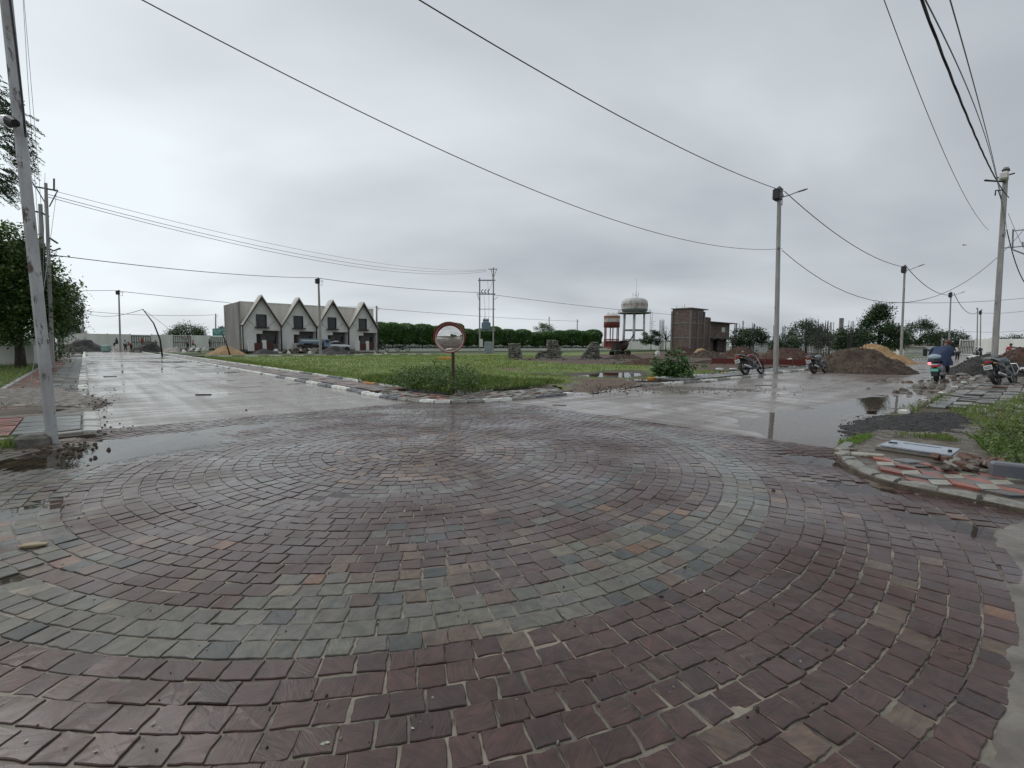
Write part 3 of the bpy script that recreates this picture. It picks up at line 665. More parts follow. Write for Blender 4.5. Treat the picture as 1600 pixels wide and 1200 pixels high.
strip_tiles('pavement', 9.62, 10.9, 18, 90, .32, .5, lambda i, j: M_PAVD if random.random() < .6 else M_TP, .085, rough=.004)
# worn corner pavement inside the island kerbs
poly = w2([(600, 611), (640, 616), (700, 621), (770, 616.5), (850, 609), (895, 613), (840, 620), (780, 625.5), (700, 629), (650, 626.5), (590, 618)])
mb = MB().mat(M_MUD); mb.prism(poly, -.05, .062); cr_ = mb.build('corner_paving'); tag(cr_, kind='structure')
cnt = 0
for k in range(900):
    px, py = random.uniform(600, 890), random.uniform(611, 628); g = G(px, py)
    if pdist(np.array([g.x]), np.array([g.y]), poly)[0] < .12: continue
    if any((g.x-a)**2+(g.y-b)**2 < .075 for a, b in cr_.get('_p', [])) : continue
    cnt += 1
    m = MB().mat(random.choice([M_TRW, M_TRW, M_TP, M_SLABC, M_TR]) if px < 700 else random.choice([M_TP, M_KG, M_SLABC, M_TRW])); m.bbox((0, 0, 0), (random.uniform(.24, .34), .2, .05), .008)
    o = m.build('tile', cr_, (g.x, g.y, .062)); o.rotation_euler = (random.gauss(0, .06), random.gauss(0, .06), ROT+random.choice((0, PI/2))+random.gauss(0, .15))
    lst = [tuple(q) for q in cr_.get('_p', [])]; lst.append((g.x, g.y)); cr_['_p'] = lst
    if cnt > 90: break
if '_p' in cr_: del cr_['_p']
b_ = MB().mat(M_MUD); b_.box((13.5, 11.2, -.04), (13.2, 3.5, .10)); tag(b_.build('earth_base', rz=ROT), kind='structure')
# far kerb of the meadow and the low white plinths under the clipped trees
kerb_line('meadow_far_kerb', [LR(53.6, r)[:2] for r in (8.5, 36)], 1.15, .2, .16, lambda i, c: M_KW if i % 2 else M_KG, z=.06)
tag(MB().mat(M_KW).box((75, 83.6, .17), (82, .25, .34)).box((75, 86.5, .38), (82, .25, .30)).build('white_plinth', rz=ROT), 'two low white plinths running below the row of clipped trees', 'kerb wall', None)

M_KWD = mat('kerb_dirty_white', (.40, .40, .37), (.62, .62, .57), scale=4, rough=.45, spots=((.15, .13, .10), 6.0, .54), bump=.3, bscale=30, rndobj=.15)
# ------------------------------------------------------------------ left corner pavement and strip
KL = 0.0
crn = empty('corner_pavement', rz=ROT); tag(crn, kind='structure')
MB().mat(M_MUD).box((-3.0, 12.05, .015), (6.1, 4.45, .09)).build('sand_bed', crn)
def lcol(r0_, r1_, l0_, l1_, mts, st, nm='tile'):
    L_ = l0_
    while L_ < l1_-.02:
        m = MB().mat(random.choice(mts)); m.bbox((0, 0, 0), (r1_-r0_-.014, min(st, l1_-L_)-.022, .06), .008)
        o = m.build(nm, crn, ((r0_+r1_)/2, L_+st/2, .075+random.gauss(0, .003))); o.rotation_euler = (random.gauss(0, .02), random.gauss(0, .02), random.gauss(0, .012))
        L_ += st
cols = [(-.50, -.12, M_TP), (-.90, -.54, M_TP), (-1.32, -.92, M_TR), (-1.74, -1.34, M_TG), (-2.16, -1.76, M_TR), (-2.6, -2.18, M_TR), (-3.05, -2.62, M_TG), (-3.5, -3.07, M_TR)]
for a, b, mt in cols: lcol(a, b, 10.22, 12.55, [mt], .20)
for i in range(14):                       # sloping white kerb blocks beside the road
    m = MB().mat(M_KWD if random.random() < .7 else M_KG); m.add([(-.16, -.1, .03), (.14, -.1, -.09), (.14, .1, -.09), (-.16, .1, .03), (-.16, -.1, -.1), (-.16, .1, -.1)], [(0, 1, 2, 3), (0, 4, 1), (3, 2, 5), (0, 3, 5, 4)])
    m.bbox((-.04, 0, -.01), (.22, .185, .1), .012)
    o = m.build('kerb_block', crn, (.06, 10.05+i*.19, .065)); o.rotation_euler = (0, RAD(6)+random.gauss(0, .02), random.gauss(0, .03))
for i in range(8):                        # front edging towards the stone paving
    m = MB().mat(M_KG); m.bbox((0, 0, 0), (.72, .2, .12), .014)
    o = m.build('kerb_block', crn, (-.45-i*.75, 10.02, .035)); o.rotation_euler = (random.gauss(0, .03), random.gauss(0, .02), random.gauss(0, .03))
strip_tiles('pavement', 14.2, 60, -1.78, -.24, .24, .38, lambda i, j: random.choice([M_TRW, M_TRW, M_TR, M_PAVD]) if i % 4 in (0, 1) else random.choice([M_TP, M_PAVD, M_TP]), .085, near=34, rough=.006)
kerb_line('pavement_kerb', [LR(l, -.13)[:2] for l in (14.0, 90)], .4, .24, .09, lambda i, c: random.choice([M_KW, M_KG, M_TP]), rough=.006)
kerb_line('pavement_back_kerb', [LR(l, -1.85)[:2] for l in (14.6, 40)], .5, .14, .14, lambda i, c: M_KG, rough=.006)

# verge on the left, mud spread over the pavement
def blades(name, pts, hgt, wid, cols, mat_=M_BLADE, parent=None, lean=.35, zf=None, kind='stuff', seg=1):
    n = len(pts); pts = np.asarray(pts, float); h = hgt*rng.uniform(.5, 1.25, n); a = rng.uniform(0, 2*PI, n); w = wid*rng.uniform(.6, 1.3, n)
    lx = rng.normal(0, lean, n)*h; ly = rng.normal(0, lean, n)*h
    dx, dy = np.cos(a)*w/2, np.sin(a)*w/2; z = pts[:, 2]
    V = np.empty((n, 4, 3)); V[:, 0] = np.stack([pts[:, 0]-dx, pts[:, 1]-dy, z-.02], 1); V[:, 1] = np.stack([pts[:, 0]+dx, pts[:, 1]+dy, z-.02], 1)
    V[:, 2] = np.stack([pts[:, 0]+lx*.45+dx*.7, pts[:, 1]+ly*.45+dy*.7, z+h*.6], 1); V[:, 3] = np.stack([pts[:, 0]+lx, pts[:, 1]+ly, z+h], 1)
    i = np.arange(n)[:, None]*4; Fc = np.concatenate([i+np.array([[0, 1, 2]]), i+np.array([[0, 2, 3]])], 0)
    cc = np.asarray(cols)[rng.integers(0, len(cols), n)]*rng.uniform(.75, 1.25, (n, 1)); C_ = np.repeat(cc, 4, 0)
    return tag(link(name, np_mesh(name, V.reshape(-1, 3), Fc, mat_, C_), parent), kind=kind)
GREENS = [(.16, .24, .045), (.19, .28, .06), (.13, .20, .04), (.22, .27, .085), (.25, .25, .11)]
GDARK = [(.055, .11, .024), (.075, .14, .03), (.09, .155, .035)]
GFRESH = [(.15, .27, .04), (.18, .31, .055), (.13, .23, .04), (.20, .26, .07)]
def scat(poly, n, z=0.0, dens=None):
    xs_ = [p[0] for p in poly]; ys_ = [p[1] for p in poly]
    X = rng.uniform(min(xs_), max(xs_), n*3); Y = rng.uniform(min(ys_), max(ys_), n*3); k = inpoly(X, Y, poly)
    X, Y = X[k][:n], Y[k][:n]
    if dens is not None: k = rng.random(len(X)) < dens(X, Y); X, Y = X[k], Y[k]
    return np.stack([X, Y, np.full(len(X), z) if not callable(z) else z(X, Y)], 1)
vp = [LR(12.75, -1.0), LR(14.4, -.35), LR(14.5, -1.95), LR(41, -1.95), LR(41, -30), LR(12.75, -30)]
vp = [tuple(p)[:2] for p in vp]
def vcol(X, Y, Z):
    l = -SR*X+CR*Y; r = CR*X+SR*Y; n_ = fbm(X*.9, Y*.9, 4); g = np.clip((l-14.6)*.9+(n_-.5)*3, 0, 1)[:, None]
    return g*np.array([.07, .105, .028])+(1-g)*np.array([.10, .078, .055])
xs = np.linspace(-45, -5, 90); ys = np.linspace(4, 34, 90)
tag(link('verge', grid_mesh('verge', xs, ys, lambda X, Y: (.10+.05*(fbm(X*.7, Y*.7, 6)-.5))-.16*np.clip(1-(-SR*X+CR*Y-12.75)/.8, 0, 1), M_FIELD, vcol, mask=lambda x, y: inpoly(x, y, vp))), kind='structure')
pp = scat(vp, 60000, .1, lambda X, Y: np.clip((-SR*X+CR*Y-14.9)*.8+(fbm(X*.9, Y*.9, 4)-.5)*3, .02, 1)*np.clip(22/np.hypot(X, Y), 0, 1))
blades('verge_grass', pp, .16, .016, GREENS)
def heap(name, label, cat, poly, h, m, seed=1, res=40, edge=.5, rough=.02, z0=0.0, kind=None, fscale=3.0, base=.0):
    xs_ = [p[0] for p in poly]; ys_ = [p[1] for p in poly]; pad = .15
    def zf(X, Y):
        d = pdist(X, Y, poly)+ (fbm(X*fscale, Y*fscale, seed, 4)-.5)*edge*.6
        return z0 + np.where(d > 0, h*np.clip(d/edge, 0, 1)**.7, -.06) + rough*(fbm(X*fscale*4, Y*fscale*4, seed+5, 4)-.5)*np.clip(d/edge*3, 0, 1) + base
    o = link(name, grid_mesh(name, np.linspace(min(xs_)-pad, max(xs_)+pad, res), np.linspace(min(ys_)-pad, max(ys_)+pad, res), zf, m))
    if kind: tag(o, kind=kind)
    else: tag(o, label, cat)
    return o, zf
mudp = w2([(-60, 640), (0, 638), (60, 637), (100, 637), (135, 642), (155, 634), (180, 626), (150, 617), (120, 610), (95, 606), (60, 608), (-60, 612)], .07)
heap('mud', None, None, mudp, .15, M_MUD, 3, 90, .45, .05, kind='stuff')
mudq = w2([(108, 660), (120, 640), (134, 634), (146, 645), (138, 655), (150, 662), (140, 672), (150, 682), (125, 690), (95, 692), (88, 700), (72, 700), (30, 697), (0, 703), (0, 694), (80, 690), (100, 680)])
heap('mud', None, None, mudq, .035, M_MUD, 8, 90, .14, .03, kind='stuff', fscale=6)
def pebbles(name, pts, s, m, parent=None, flat=.55, zoff=0):
    b = MB(); mats = m if isinstance(m, (list, tuple)) else [m]
    for p in pts:
        q = s*random.uniform(.45, 1.3); b.mat(random.choice(mats)); a = random.random()*6
        vs = []
        for k in range(6):
            r_ = q*random.uniform(.35, .6); vs.append((p[0]+r_*math.cos(a+k*PI/3), p[1]+r_*math.sin(a+k*PI/3), p[2]+zoff-.2*q+random.uniform(-.05, .05)*q))
        t = (p[0]+random.gauss(0, .1)*q, p[1]+random.gauss(0, .1)*q, p[2]+zoff+q*flat*random.uniform(.4, .9)); t2 = []
        for k in range(6):
            v = vs[k]; t2.append((v[0]*.6+t[0]*.4, v[1]*.6+t[1]*.4, p[2]+zoff+q*flat*random.uniform(.3, .6)))
        b.add(vs+t2+[t], [(k, (k+1) % 6, 6+(k+1) % 6, 6+k) for k in range(6)]+[(6+k, 6+(k+1) % 6, 12) for k in range(6)])
    return tag(b.build(name, parent), kind='stuff')
pts = []
for (px, py, sx, sy, n) in ((140, 665, 14, 16, 60), (110, 700, 20, 10, 50), (160, 640, 16, 10, 50), (60, 702, 40, 5, 30), (175, 668, 25, 4, 12), (100, 620, 40, 8, 60)):
    for _ in range(n): g = G(random.gauss(px, sx), random.gauss(py, sy)); pts.append((g.x, g.y, .012 if py > 640 else .12))
pebbles('mud_lumps', pts, .055, [M_MUD, M_SOIL])
blades('verge_weeds', scat(w2([(0, 692), (70, 690), (60, 698), (0, 703)]), 500, .03), .09, .012, GREENS)
# loose bits lying on the setts
LOOSE_L = ['brown lump lying on the wet setts below the whitewashed pole', 'small brown lump lying alone near the middle of the stone circles', 'dark chip on the purple outer rings at the left edge', 'dark chip on the first purple ring at the right of the circle',
  'black pebble on the edge between green-grey and purple rings', 'small lump where the setts meet the left concrete road']
loose = [(138, 728, .075, M_MUD), (682, 727, .06, M_SOIL), (123, 812, .05, M_DARKST), (1208, 770, .04, M_SOIL), (1033, 935, .03, M_BLACK), (385, 642, .05, M_SOIL)]
for i, (px, py, s, m) in enumerate(loose):
    g = G(px, py); z = float(HCOB(g.x, g.y)); random.seed(100+i)
    o = pebbles('stone', [(g.x, g.y, z)], s, m); del o['kind']; tag(o, LOOSE_L[i], 'stone')

# cement washed over the edge of the setts beside the camera's carriageway
M_SPILL = mat('cement_wash', (.115, .10, .085), (.20, .175, .145), scale=3.5, rough=.6, r2=.25, bump=.5, bscale=35)
sp_ = [tuple(LR(.03, 1.2))[:2], tuple(LR(.06, 3))[:2], tuple(LR(.05, 4.6))[:2], tuple(LR(.16, 5.3))[:2], tuple(LR(.03, 6.2))[:2], tuple(LR(-.9, 6.2))[:2], tuple(LR(-.9, 1.2))[:2]]
heap('cement_wash', None, None, sp_, .0225, M_SPILL, 71, 260, .10, .006, kind='structure', fscale=5, z0=.0)
# ================================================================== NEAR RIGHT CORNER
rc = empty('corner_pavement'); tag(rc, kind='structure')
inner = [(p[0], p[1]) for p in PKD]
mb = MB().mat(M_MUD); mb.prism(PKD, -.08, .058); mb.build('sand_bed', rc)
kp = resample(w2(RK), .33); random.seed(5)
for i in range(len(kp)-1):
    a, b = kp[i], kp[i+1]; c = (a+b)/2; ang = math.atan2(b.y-a.y, b.x-a.x); n_ = Vector((-(b-a).y, (b-a).x)).normalized()
    if (c+n_*.1-Vector((9, 5))).length > (c-n_*.1-Vector((9, 5))).length: n_ = -n_
    m = kerb_block(.31 if i not in (3, 6) else .22, .13, .095, M_KG, .006, .05)
    o = m.build('kerb_block', rc, (c.x+n_.x*.10, c.y+n_.y*.10, -.005)); o.rotation_euler = (random.gauss(0, .07), random.gauss(0, .06), ang+random.gauss(0, .08))
# three-colour rhombus tiles
S_ = .215; hh = S_*math.sqrt(3)/2
tset = w2([(1352, 742), (1340, 728), (1352, 716), (1372, 711), (1400, 713), (1440, 716), (1480, 719), (1560, 728), (1700, 745), (1760, 850), (1600, 800), (1520, 783), (1450, 770), (1400, 760)], .07)
tc_ = {}
def rhomb(mt, dirs):
    m = MB().mat(mt); k = .955; a, b = dirs; pts_ = [Vector((0, 0)), a, a+b, b]; c = (a+b)/2
    m.prism([(c+(p-c)*k) for p in pts_], -.03, .018); pts2 = [c+(p-c)*(k-.05) for p in pts_]
    m.v = [(v[0], v[1], v[2]) for v in m.v]; return m.mesh('tile'), c
th0 = ROT+RAD(17)
U = [Vector((math.cos(th0+k*PI/3), math.sin(th0+k*PI/3)))*S_ for k in range(6)]
RH = [rhomb(M_TR, (U[0], U[1])), rhomb(M_TC, (U[2], U[3])), rhomb(M_TG, (U[4], U[5]))]
g0 = G(1480, 750, .07); A1 = U[0]+U[1]; A2 = U[1]+U[2]; nt_ = 0
for i in range(-16, 17):
    for j in range(-16, 17):
        o0 = Vector((g0.x, g0.y)) + A1*i + A2*j
        for (me, c) in RH:
            q = o0+c
            if pdist(np.array([q.x]), np.array([q.y]), tset)[0] < .04 or pdist(np.array([q.x]), np.array([q.y]), PKD)[0] < .30 or nt_ > 290: continue
            if (q.y > 5.4 and random.random() < .3) or random.random() < .03: continue
            o = link('tile', me, rc, (o0.x, o0.y, .062+random.gauss(0, .004))); o.rotation_euler = (random.gauss(0, .018), random.gauss(0, .018), random.gauss(0, .01)); nt_ += 1
# loose pale slabs near the tip of the corner
for px, py, l_, w_, a in ((1356, 712, .36, .16, -.6), (1322, 703, .26, .12, .1), (1316, 710, .22, .12, .5), (1420, 722, .24, .2, .2)):
    g = G(px, py, .07); m = MB().mat(M_TC if px != 1420 else M_TP); m.bbox((0, 0, 0), (l_, w_, .05), .012); o = m.build('loose_slab', rc, (g.x, g.y, .07)); o.rotation_euler = (random.gauss(0, .07), random.gauss(0, .07), a)
random.seed(9)
# earth bank, chamber cover, broken bricks
M_BANK = mat('bank_mud', (.075, .060, .045), (.17, .14, .105), scale=4, rough=.7, bump=1, bscale=22, bdist=.03, r2=.4)
bank = w2([(1318, 702), (1340, 692), (1370, 683), (1440, 672), (1560, 690), (1760, 720), (1900, 780), (1640, 742), (1550, 738), (1500, 728), (1440, 718), (1380, 712), (1335, 712)], .0)
heap('earth_bank', None, None, bank, .065, M_BANK, 12, 90, .25, .04, kind='structure')
cov = empty('chamber_cover', (0, 0, 0)); tag(cov, 'pale metal chamber cover plate lying on a concrete rim behind the rhombus tiles', 'cover plate')
pA, pB, pC, pD = G(1376, 697, .12), G(1394, 689, .12), G(1500, 703, .12), G(1486, 713, .12)
M_PLATE = mat('metal_plate', (.36, .40, .46), (.47, .51, .57), scale=4, rough=.30, metal=.35, r2=.5, spots=((.25, .22, .19), 5, .62))
m = MB().mat(M_PLATE); q = [pA, pD, pC, pB]; up = Vector((0, 0, .018)); m.add([p for p in q]+[p+up for p in q], [(0, 3, 2, 1), (4, 5, 6, 7), (0, 1, 5, 4), (1, 2, 6, 5), (2, 3, 7, 6), (3, 0, 4, 7)]); m.build('plate', cov)
c = (pA+pB+pC+pD)/4; ax = ((pD+pC)/2-(pA+pB)/2); ang = math.atan2(ax.y, ax.x)
m = MB().mat(M_SLABC); m.bbox((c.x-.03, c.y-.02, .088), (ax.length*1.16, .50, .06), .02, rz=ang); m.build('concrete_rim', cov)
m = MB().mat(M_DARKST); hp = pA.lerp(pB, .5)+ax*.1+up; m.bbox((hp.x, hp.y, hp.z+.008), (.10, .035, .016), .004, rz=ang+.2); m.build('handle', cov)
m = MB().mat(M_DARKST); hp = pD.lerp(pC, .35)-ax*.06+up; m.tube([hp, hp+Vector((0, 0, .03))], .022, 10); m.build('bolt', cov)
m = MB().mat(M_DARKST); hp = (pA+pD)/2*.5+(pB+pC)/2*.5+up; m.box((hp.x+.1, hp.y+.08, hp.z+.002), (.40, .012, .006), rz=ang); m.build('weld_seam', cov)
M_BRK = mat('broken_brick', (.11, .060, .042), (.17, .095, .065), scale=9, rough=.7, bump=.8, spots=((.10, .08, .06), 6, .55))
for i in range(26):
    px, py = random.gauss(1515, 26), random.gauss(722, 5); g = G(px, py, .13); m = MB().mat(random.choice([M_BRK, M_SLABC, M_MUD, M_BRK])); m.bbox((0, 0, 0), (random.uniform(.08, .2), random.uniform(.06, .1), random.uniform(.04, .08)), .01)
    o = m.build('brick', rc, g); o.rotation_euler = (random.gauss(0, .3), random.gauss(0, .3), random.uniform(0, 6))
m = MB().mat(M_KB); a, b = G(1546, 738, .1), G(1660, 752, .1); d = b-a; m.bbox(((a.x+b.x)/2, (a.y+b.y)/2, .13), (d.length, .16, .20), .02, rz=math.atan2(d.y, d.x)); m.build('kerb_block', rc)
# black grit spread at the corner
gp = w2([(1316, 672), (1330, 662), (1360, 652), (1400, 647), (1450, 644), (1500, 646), (1540, 655), (1555, 668), (1535, 688), (1520, 700), (1470, 690), (1410, 684), (1370, 684), (1340, 690), (1322, 682)])
heap('grit_heap', 'spread heap of black grit behind the metal chamber cover', 'grit', gp, .10, M_GRIT, 5, 190, .9, .05, fscale=5)
pts = []
for k in range(1500):
    px, py = random.uniform(1312, 1550), random.uniform(648, 697); g = G(px, py)
    d = pdist(np.array([g.x]), np.array([g.y]), gp)[0]
    if d > -.25: pts.append((g.x, g.y, max(0, .10*min(max(d, 0)/.9, 1)**.7)))
pebbles('grit_lumps', pts, .028, [M_GRIT, M_GRIT, M_GRIT, M_DARKST])
# verge on the right: soil sheet, grass, pavement along the road
rv = [tuple(p)[:2] for p in (LR(1.75, 9.2), LR(1.75, 120), LR(-40, 120), LR(-40, 7.2), LR(.4, 7.2), LR(.8, 8.4))]
def rcol(X, Y, Z):
    l = -SR*X+CR*Y; r = CR*X+SR*Y; n_ = fbm(X*.6, Y*.6, 14); g = np.clip(.35+(n_-.48)*5+np.clip(-l*.5, -1, .8), 0, 1)[:, None]
    return g*np.array([.085, .115, .03])+(1-g)*np.array([.095, .068, .048])
tag(link('verge', grid_mesh('verge', np.linspace(-5, 110, 150), np.linspace(-30, 70, 130), lambda X, Y: .05+.05*(fbm(X*.8, Y*.8, 8)-.5), M_FIELD, rcol, mask=lambda x, y: inpoly(x, y, rv))), kind='structure')
gpoly = w2([(1530, 700), (1522, 690), (1560, 672), (1700, 660), (2100, 690), (2100, 760), (1650, 745), (1560, 738), (1545, 728)])
blades('tall_grass', scat(gpoly, 14000, .08, lambda X, Y: np.clip(fbm(X*1.6, Y*1.6, 91)*3-.8, .12, 1)), .12, .009, GREENS+GDARK, lean=.6)
gpoly2 = w2([(1530, 668), (1500, 655), (1480, 645), (1545, 640), (1620, 615), (1800, 610), (2000, 690), (1600, 690)])
blades('verge_grass', scat(gpoly2, 9000, .07), .13, .014, GREENS)
gpoly3 = w2([(1405, 642), (1440, 634), (1470, 620), (1490, 616), (1480, 632), (1450, 645), (1425, 650)])
blades('verge_grass', scat(gpoly3, 1500, .03), .13, .013, GREENS+[(.16, .12, .05)])
gpoly4 = w2([(1308, 697), (1330, 690), (1350, 684), (1366, 686), (1350, 696), (1330, 702)])
blades('verge_grass', scat(gpoly4, 900, .03), .07, .010, GFRESH)
gpoly5 = w2([(1370, 687), (1480, 690), (1500, 700), (1420, 690)])
blades('verge_grass', scat(gpoly5, 500, .1), .05, .008, GREENS)
def broadleaf(name, pts, n_per, rad, size, cols, mat_=M_LEAF, kind='stuff', parent=None, flat=.6):
    P_ = np.repeat(np.asarray(pts, float), n_per, 0); n = len(P_)
    C0 = P_ + np.stack([rng.normal(0, rad, n), rng.normal(0, rad, n), np.abs(rng.normal(0, rad*flat, n))], 1)
    return leafcloud(name, C0, size, cols, mat_, parent, kind)
def leafcloud(name, C0, size, cols, mat_=M_LEAF, parent=None, kind=None, shade=None, up=.4, asp=.55, colvar=.25, ret='obj'):
    n = len(C0); s = size*rng.uniform(.6, 1.35, n)
    nrm = rng.normal(0, 1, (n, 3)); nrm[:, 2] = np.abs(nrm[:, 2])+up; nrm /= np.linalg.norm(nrm, axis=1)[:, None]
    t = rng.normal(0, 1, (n, 3)); t -= nrm*(t*nrm).sum(1)[:, None]; t /= np.linalg.norm(t, axis=1)[:, None]; b = np.cross(nrm, t)
    V = np.empty((n, 4, 3)); S1 = (s/2)[:, None]; S2 = S1*asp
    V[:, 0] = C0-t*S1; V[:, 1] = C0+b*S2-nrm*S1*.12; V[:, 2] = C0+t*S1; V[:, 3] = C0-b*S2-nrm*S1*.12
    cc = np.asarray(cols)[rng.integers(0, len(cols), n)]*rng.uniform(1-colvar, 1+colvar, (n, 1))
    if shade is not None: cc = cc*shade[:, None]
    me = np_mesh(name, V.reshape(-1, 3), np.arange(n*4).reshape(-1, 4), mat_, np.repeat(cc, 4, 0))
    if ret == 'mesh': return me
    return tag(link(name, me, parent), kind=kind)
broadleaf('weeds', scat(gpoly, 1500, .12), 14, .08, .042, GDARK+GDARK+GREENS)
# pavement beside the road, broken and half buried
pvp = empty('roadside_pavement', rz=ROT); tag(pvp, kind='structure'); random.seed(21)
L_ = .25; nn = 0
cache = {}
for j in range(46):
    for i in range(5):
        r_ = 11.7+j*.42; l_ = .12+i*.36
        if random.random() < .24: continue
        p = LR(l_, r_); 
        if pdist(np.array([p.x]), np.array([p.y]), gp)[0] > -.1: continue
        mt = random.choice([M_PAVD, M_SLABC, M_TP, M_KG]) if random.random() < .96 else M_TRW
        if mt.name not in cache: m = MB().mat(mt); m.bbox((0, 0, 0), (.40, .34, .06), .01); cache[mt.name] = m.mesh('slab')
        o = link('slab', cache[mt.name], pvp, (r_, l_, .058+random.gauss(0, .014))); o.rotation_euler = (random.gauss(0, .035), random.gauss(0, .035), random.gauss(0, .05))
kerb_line('roadside_kerb', [LR(1.92, r)[:2] for r in (13.2, 60)], .45, .16, .11, lambda i, c: M_KG if (i % 7) else M_KW, rough=.012, skip=.10, tilt=.04)

# ================================================================== MEADOW
pond = w2([(872, 588), (905, 584), (950, 582), (1000, 580.5), (1022, 583), (1030, 589), (1000, 593.5), (950, 595), (900, 593), (868, 590.5), (820, 588.5), (800, 586.5), (840, 584.5)])
track = w2([(880, 613), (905, 600), (880, 594), (960, 595), (1010, 594), (1018, 600), (1000, 604), (960, 612), (920, 617)])
soilz = w2([(930, 573), (1000, 569), (1040, 578), (1060, 584), (1260, 580), (1330, 577), (1380, 566), (1340, 556), (1200, 551), (1040, 552), (930, 555), (860, 560), (800, 562), (830, 566), (880, 571)])
bare = w2([(770, 577), (800, 575.5), (822, 577), (815, 582), (780, 582)])
fpoly = i1_ = [tuple(LR(l, RL+1.45))[:2] for l in (53, 30, 17)] + w2([(565, 600.5), (600, 605.5), (640, 610.5), (668, 613), (700, 615.5), (725, 615), (770, 610), (810, 606), (850, 603), (885, 612), (925, 617), (1000, 604.5), (1013, 594)]) + [tuple(LR(11.1, r))[:2] for r in (28, 60, 120)] + [tuple(LR(70, 120))[:2], tuple(LR(53, 60))[:2]]
def fz(X, Y):
    dp = pdist(X, Y, pond); dt = pdist(X, Y, track); ds = pdist(X, Y, soilz)
    z = .115+.05*(fbm(X*.35, Y*.35, 40, 3)-.5)+.035*(fbm(X*1.7, Y*1.7, 41, 3)-.5)
    z = z + np.clip(.25+dp*.35, 0, 1)*-.085*1.0
    z = z + np.clip(ds, 0, 1)*(.10*fbm(X*.5, Y*.5, 44, 4))
    tr_ = np.clip(dt/.5+.5, 0, 1); z = z*(1-tr_)+tr_*(.045+.05*fbm(X*2, Y*2, 45, 4)); fo = pdist(X, Y, fpoly); z = np.where(tr_ > 0, z-.12*tr_*np.clip(1-fo/.55, 0, 1.4), z)
    return z
def fcol(X, Y, Z):
    n_ = fbm(X*.8, Y*.8, 50, 4)-.5; n2_ = fbm(X*.16, Y*.16, 51, 3)-.5
    gcol = np.array([.155, .205, .045])+np.clip(n_+n2_, -.5, .5)[:, None]*np.array([.09, .06, .03])
    out_ = gcol
    def lay(poly, c, w=.8, off=0):
        nonlocal out_
        k = np.clip((pdist(X, Y, poly)+off)/w+n_*2.2+.5, 0, 1)[:, None]; out_ = out_*(1-k)+np.array(c)*k
    lay(soilz, (.095, .058, .038), 1.6); lay(track, (.125, .082, .058), .3); lay(bare, (.15, .10, .062), 1.6, -.6); lay(pond, (.07, .055, .035), .6)
    return np.clip(out_, .01, 1)
def lrmask(poly): return lambda x, y: inpoly(x, y, poly)
fx = np.concatenate([np.linspace(-50, -8, 80), np.linspace(-7.8, 16, 190), np.linspace(16.5, 80, 90)]); fy = np.concatenate([np.linspace(12, 32, 170), np.linspace(32.4, 90, 90)])
tag(link('meadow', grid_mesh('meadow', fx, fy, fz, M_FIELD, fcol, mask=lrmask(fpoly))), kind='structure')
tag(link('far_meadow', grid_mesh('far_meadow', np.linspace(-160, 260, 60), np.linspace(40, 420, 60), lambda X, Y: .02+0*X, M_FIELD, lambda X, Y, Z: np.array([.085, .115, .035])+(fbm(X*.05, Y*.05, 61)-.5)[:, None]*np.array([.10, .02, .05]), mask=lambda x, y: ~inpoly(x, y, fpoly) & ((-SR*x+CR*y) > 53) & ~((CR*x+SR*y < 9) & (-SR*x+CR*y < 101)))), kind='structure')
def pextent(p, pad=1.): xs_ = [q[0] for q in p]; ys_ = [q[1] for q in p]; return min(xs_)-pad, max(xs_)+pad, min(ys_)-pad, max(ys_)+pad
x0, x1, y0, y1 = pextent(pond, .6)
tag(MB().mat(M_POND).add([(x0, y0, .062), (x1, y0, .062), (x1, y1, .062), (x0, y1, .062)], [(0, 1, 2, 3)]).build('pond_water'), kind='structure')
def gdens(X, Y):
    k = np.clip(1-np.clip(pdist(X, Y, soilz)/1.5+.6, 0, 1), 0, 1)*(pdist(X, Y, track) < -.05)*(pdist(X, Y, pond) < .25)
    return k*np.clip(fbm(X*.7, Y*.7, 50, 3)*1.6-.1, .15, 1)
near_f = [p for p in fpoly]
def band(y0_, y1_, n, h, w, cols):
    poly_ = [(-60, y0_), (45, y0_), (60, y1_), (-60, y1_)]
    P_ = scat(poly_, n, 0.0); k = inpoly(P_[:, 0], P_[:, 1], fpoly) & (pdist(P_[:, 0], P_[:, 1], fpoly) > .12) & (np.abs(P_[:, 0]) < P_[:, 1]*1.15); P_ = P_[k]
    k = rng.random(len(P_)) < gdens(P_[:, 0], P_[:, 1]); P_ = P_[k]; P_[:, 2] = fz(P_[:, 0], P_[:, 1])
    return blades('meadow_grass', P_, h, w, cols)
GY = GFRESH+GREENS+[(.26, .29, .08), (.22, .30, .06)]
band(13.5, 20, 90000, .09, .017, GY); band(20, 30, 110000, .09, .026, GY); band(30, 60, 130000, .10, .045, GY)
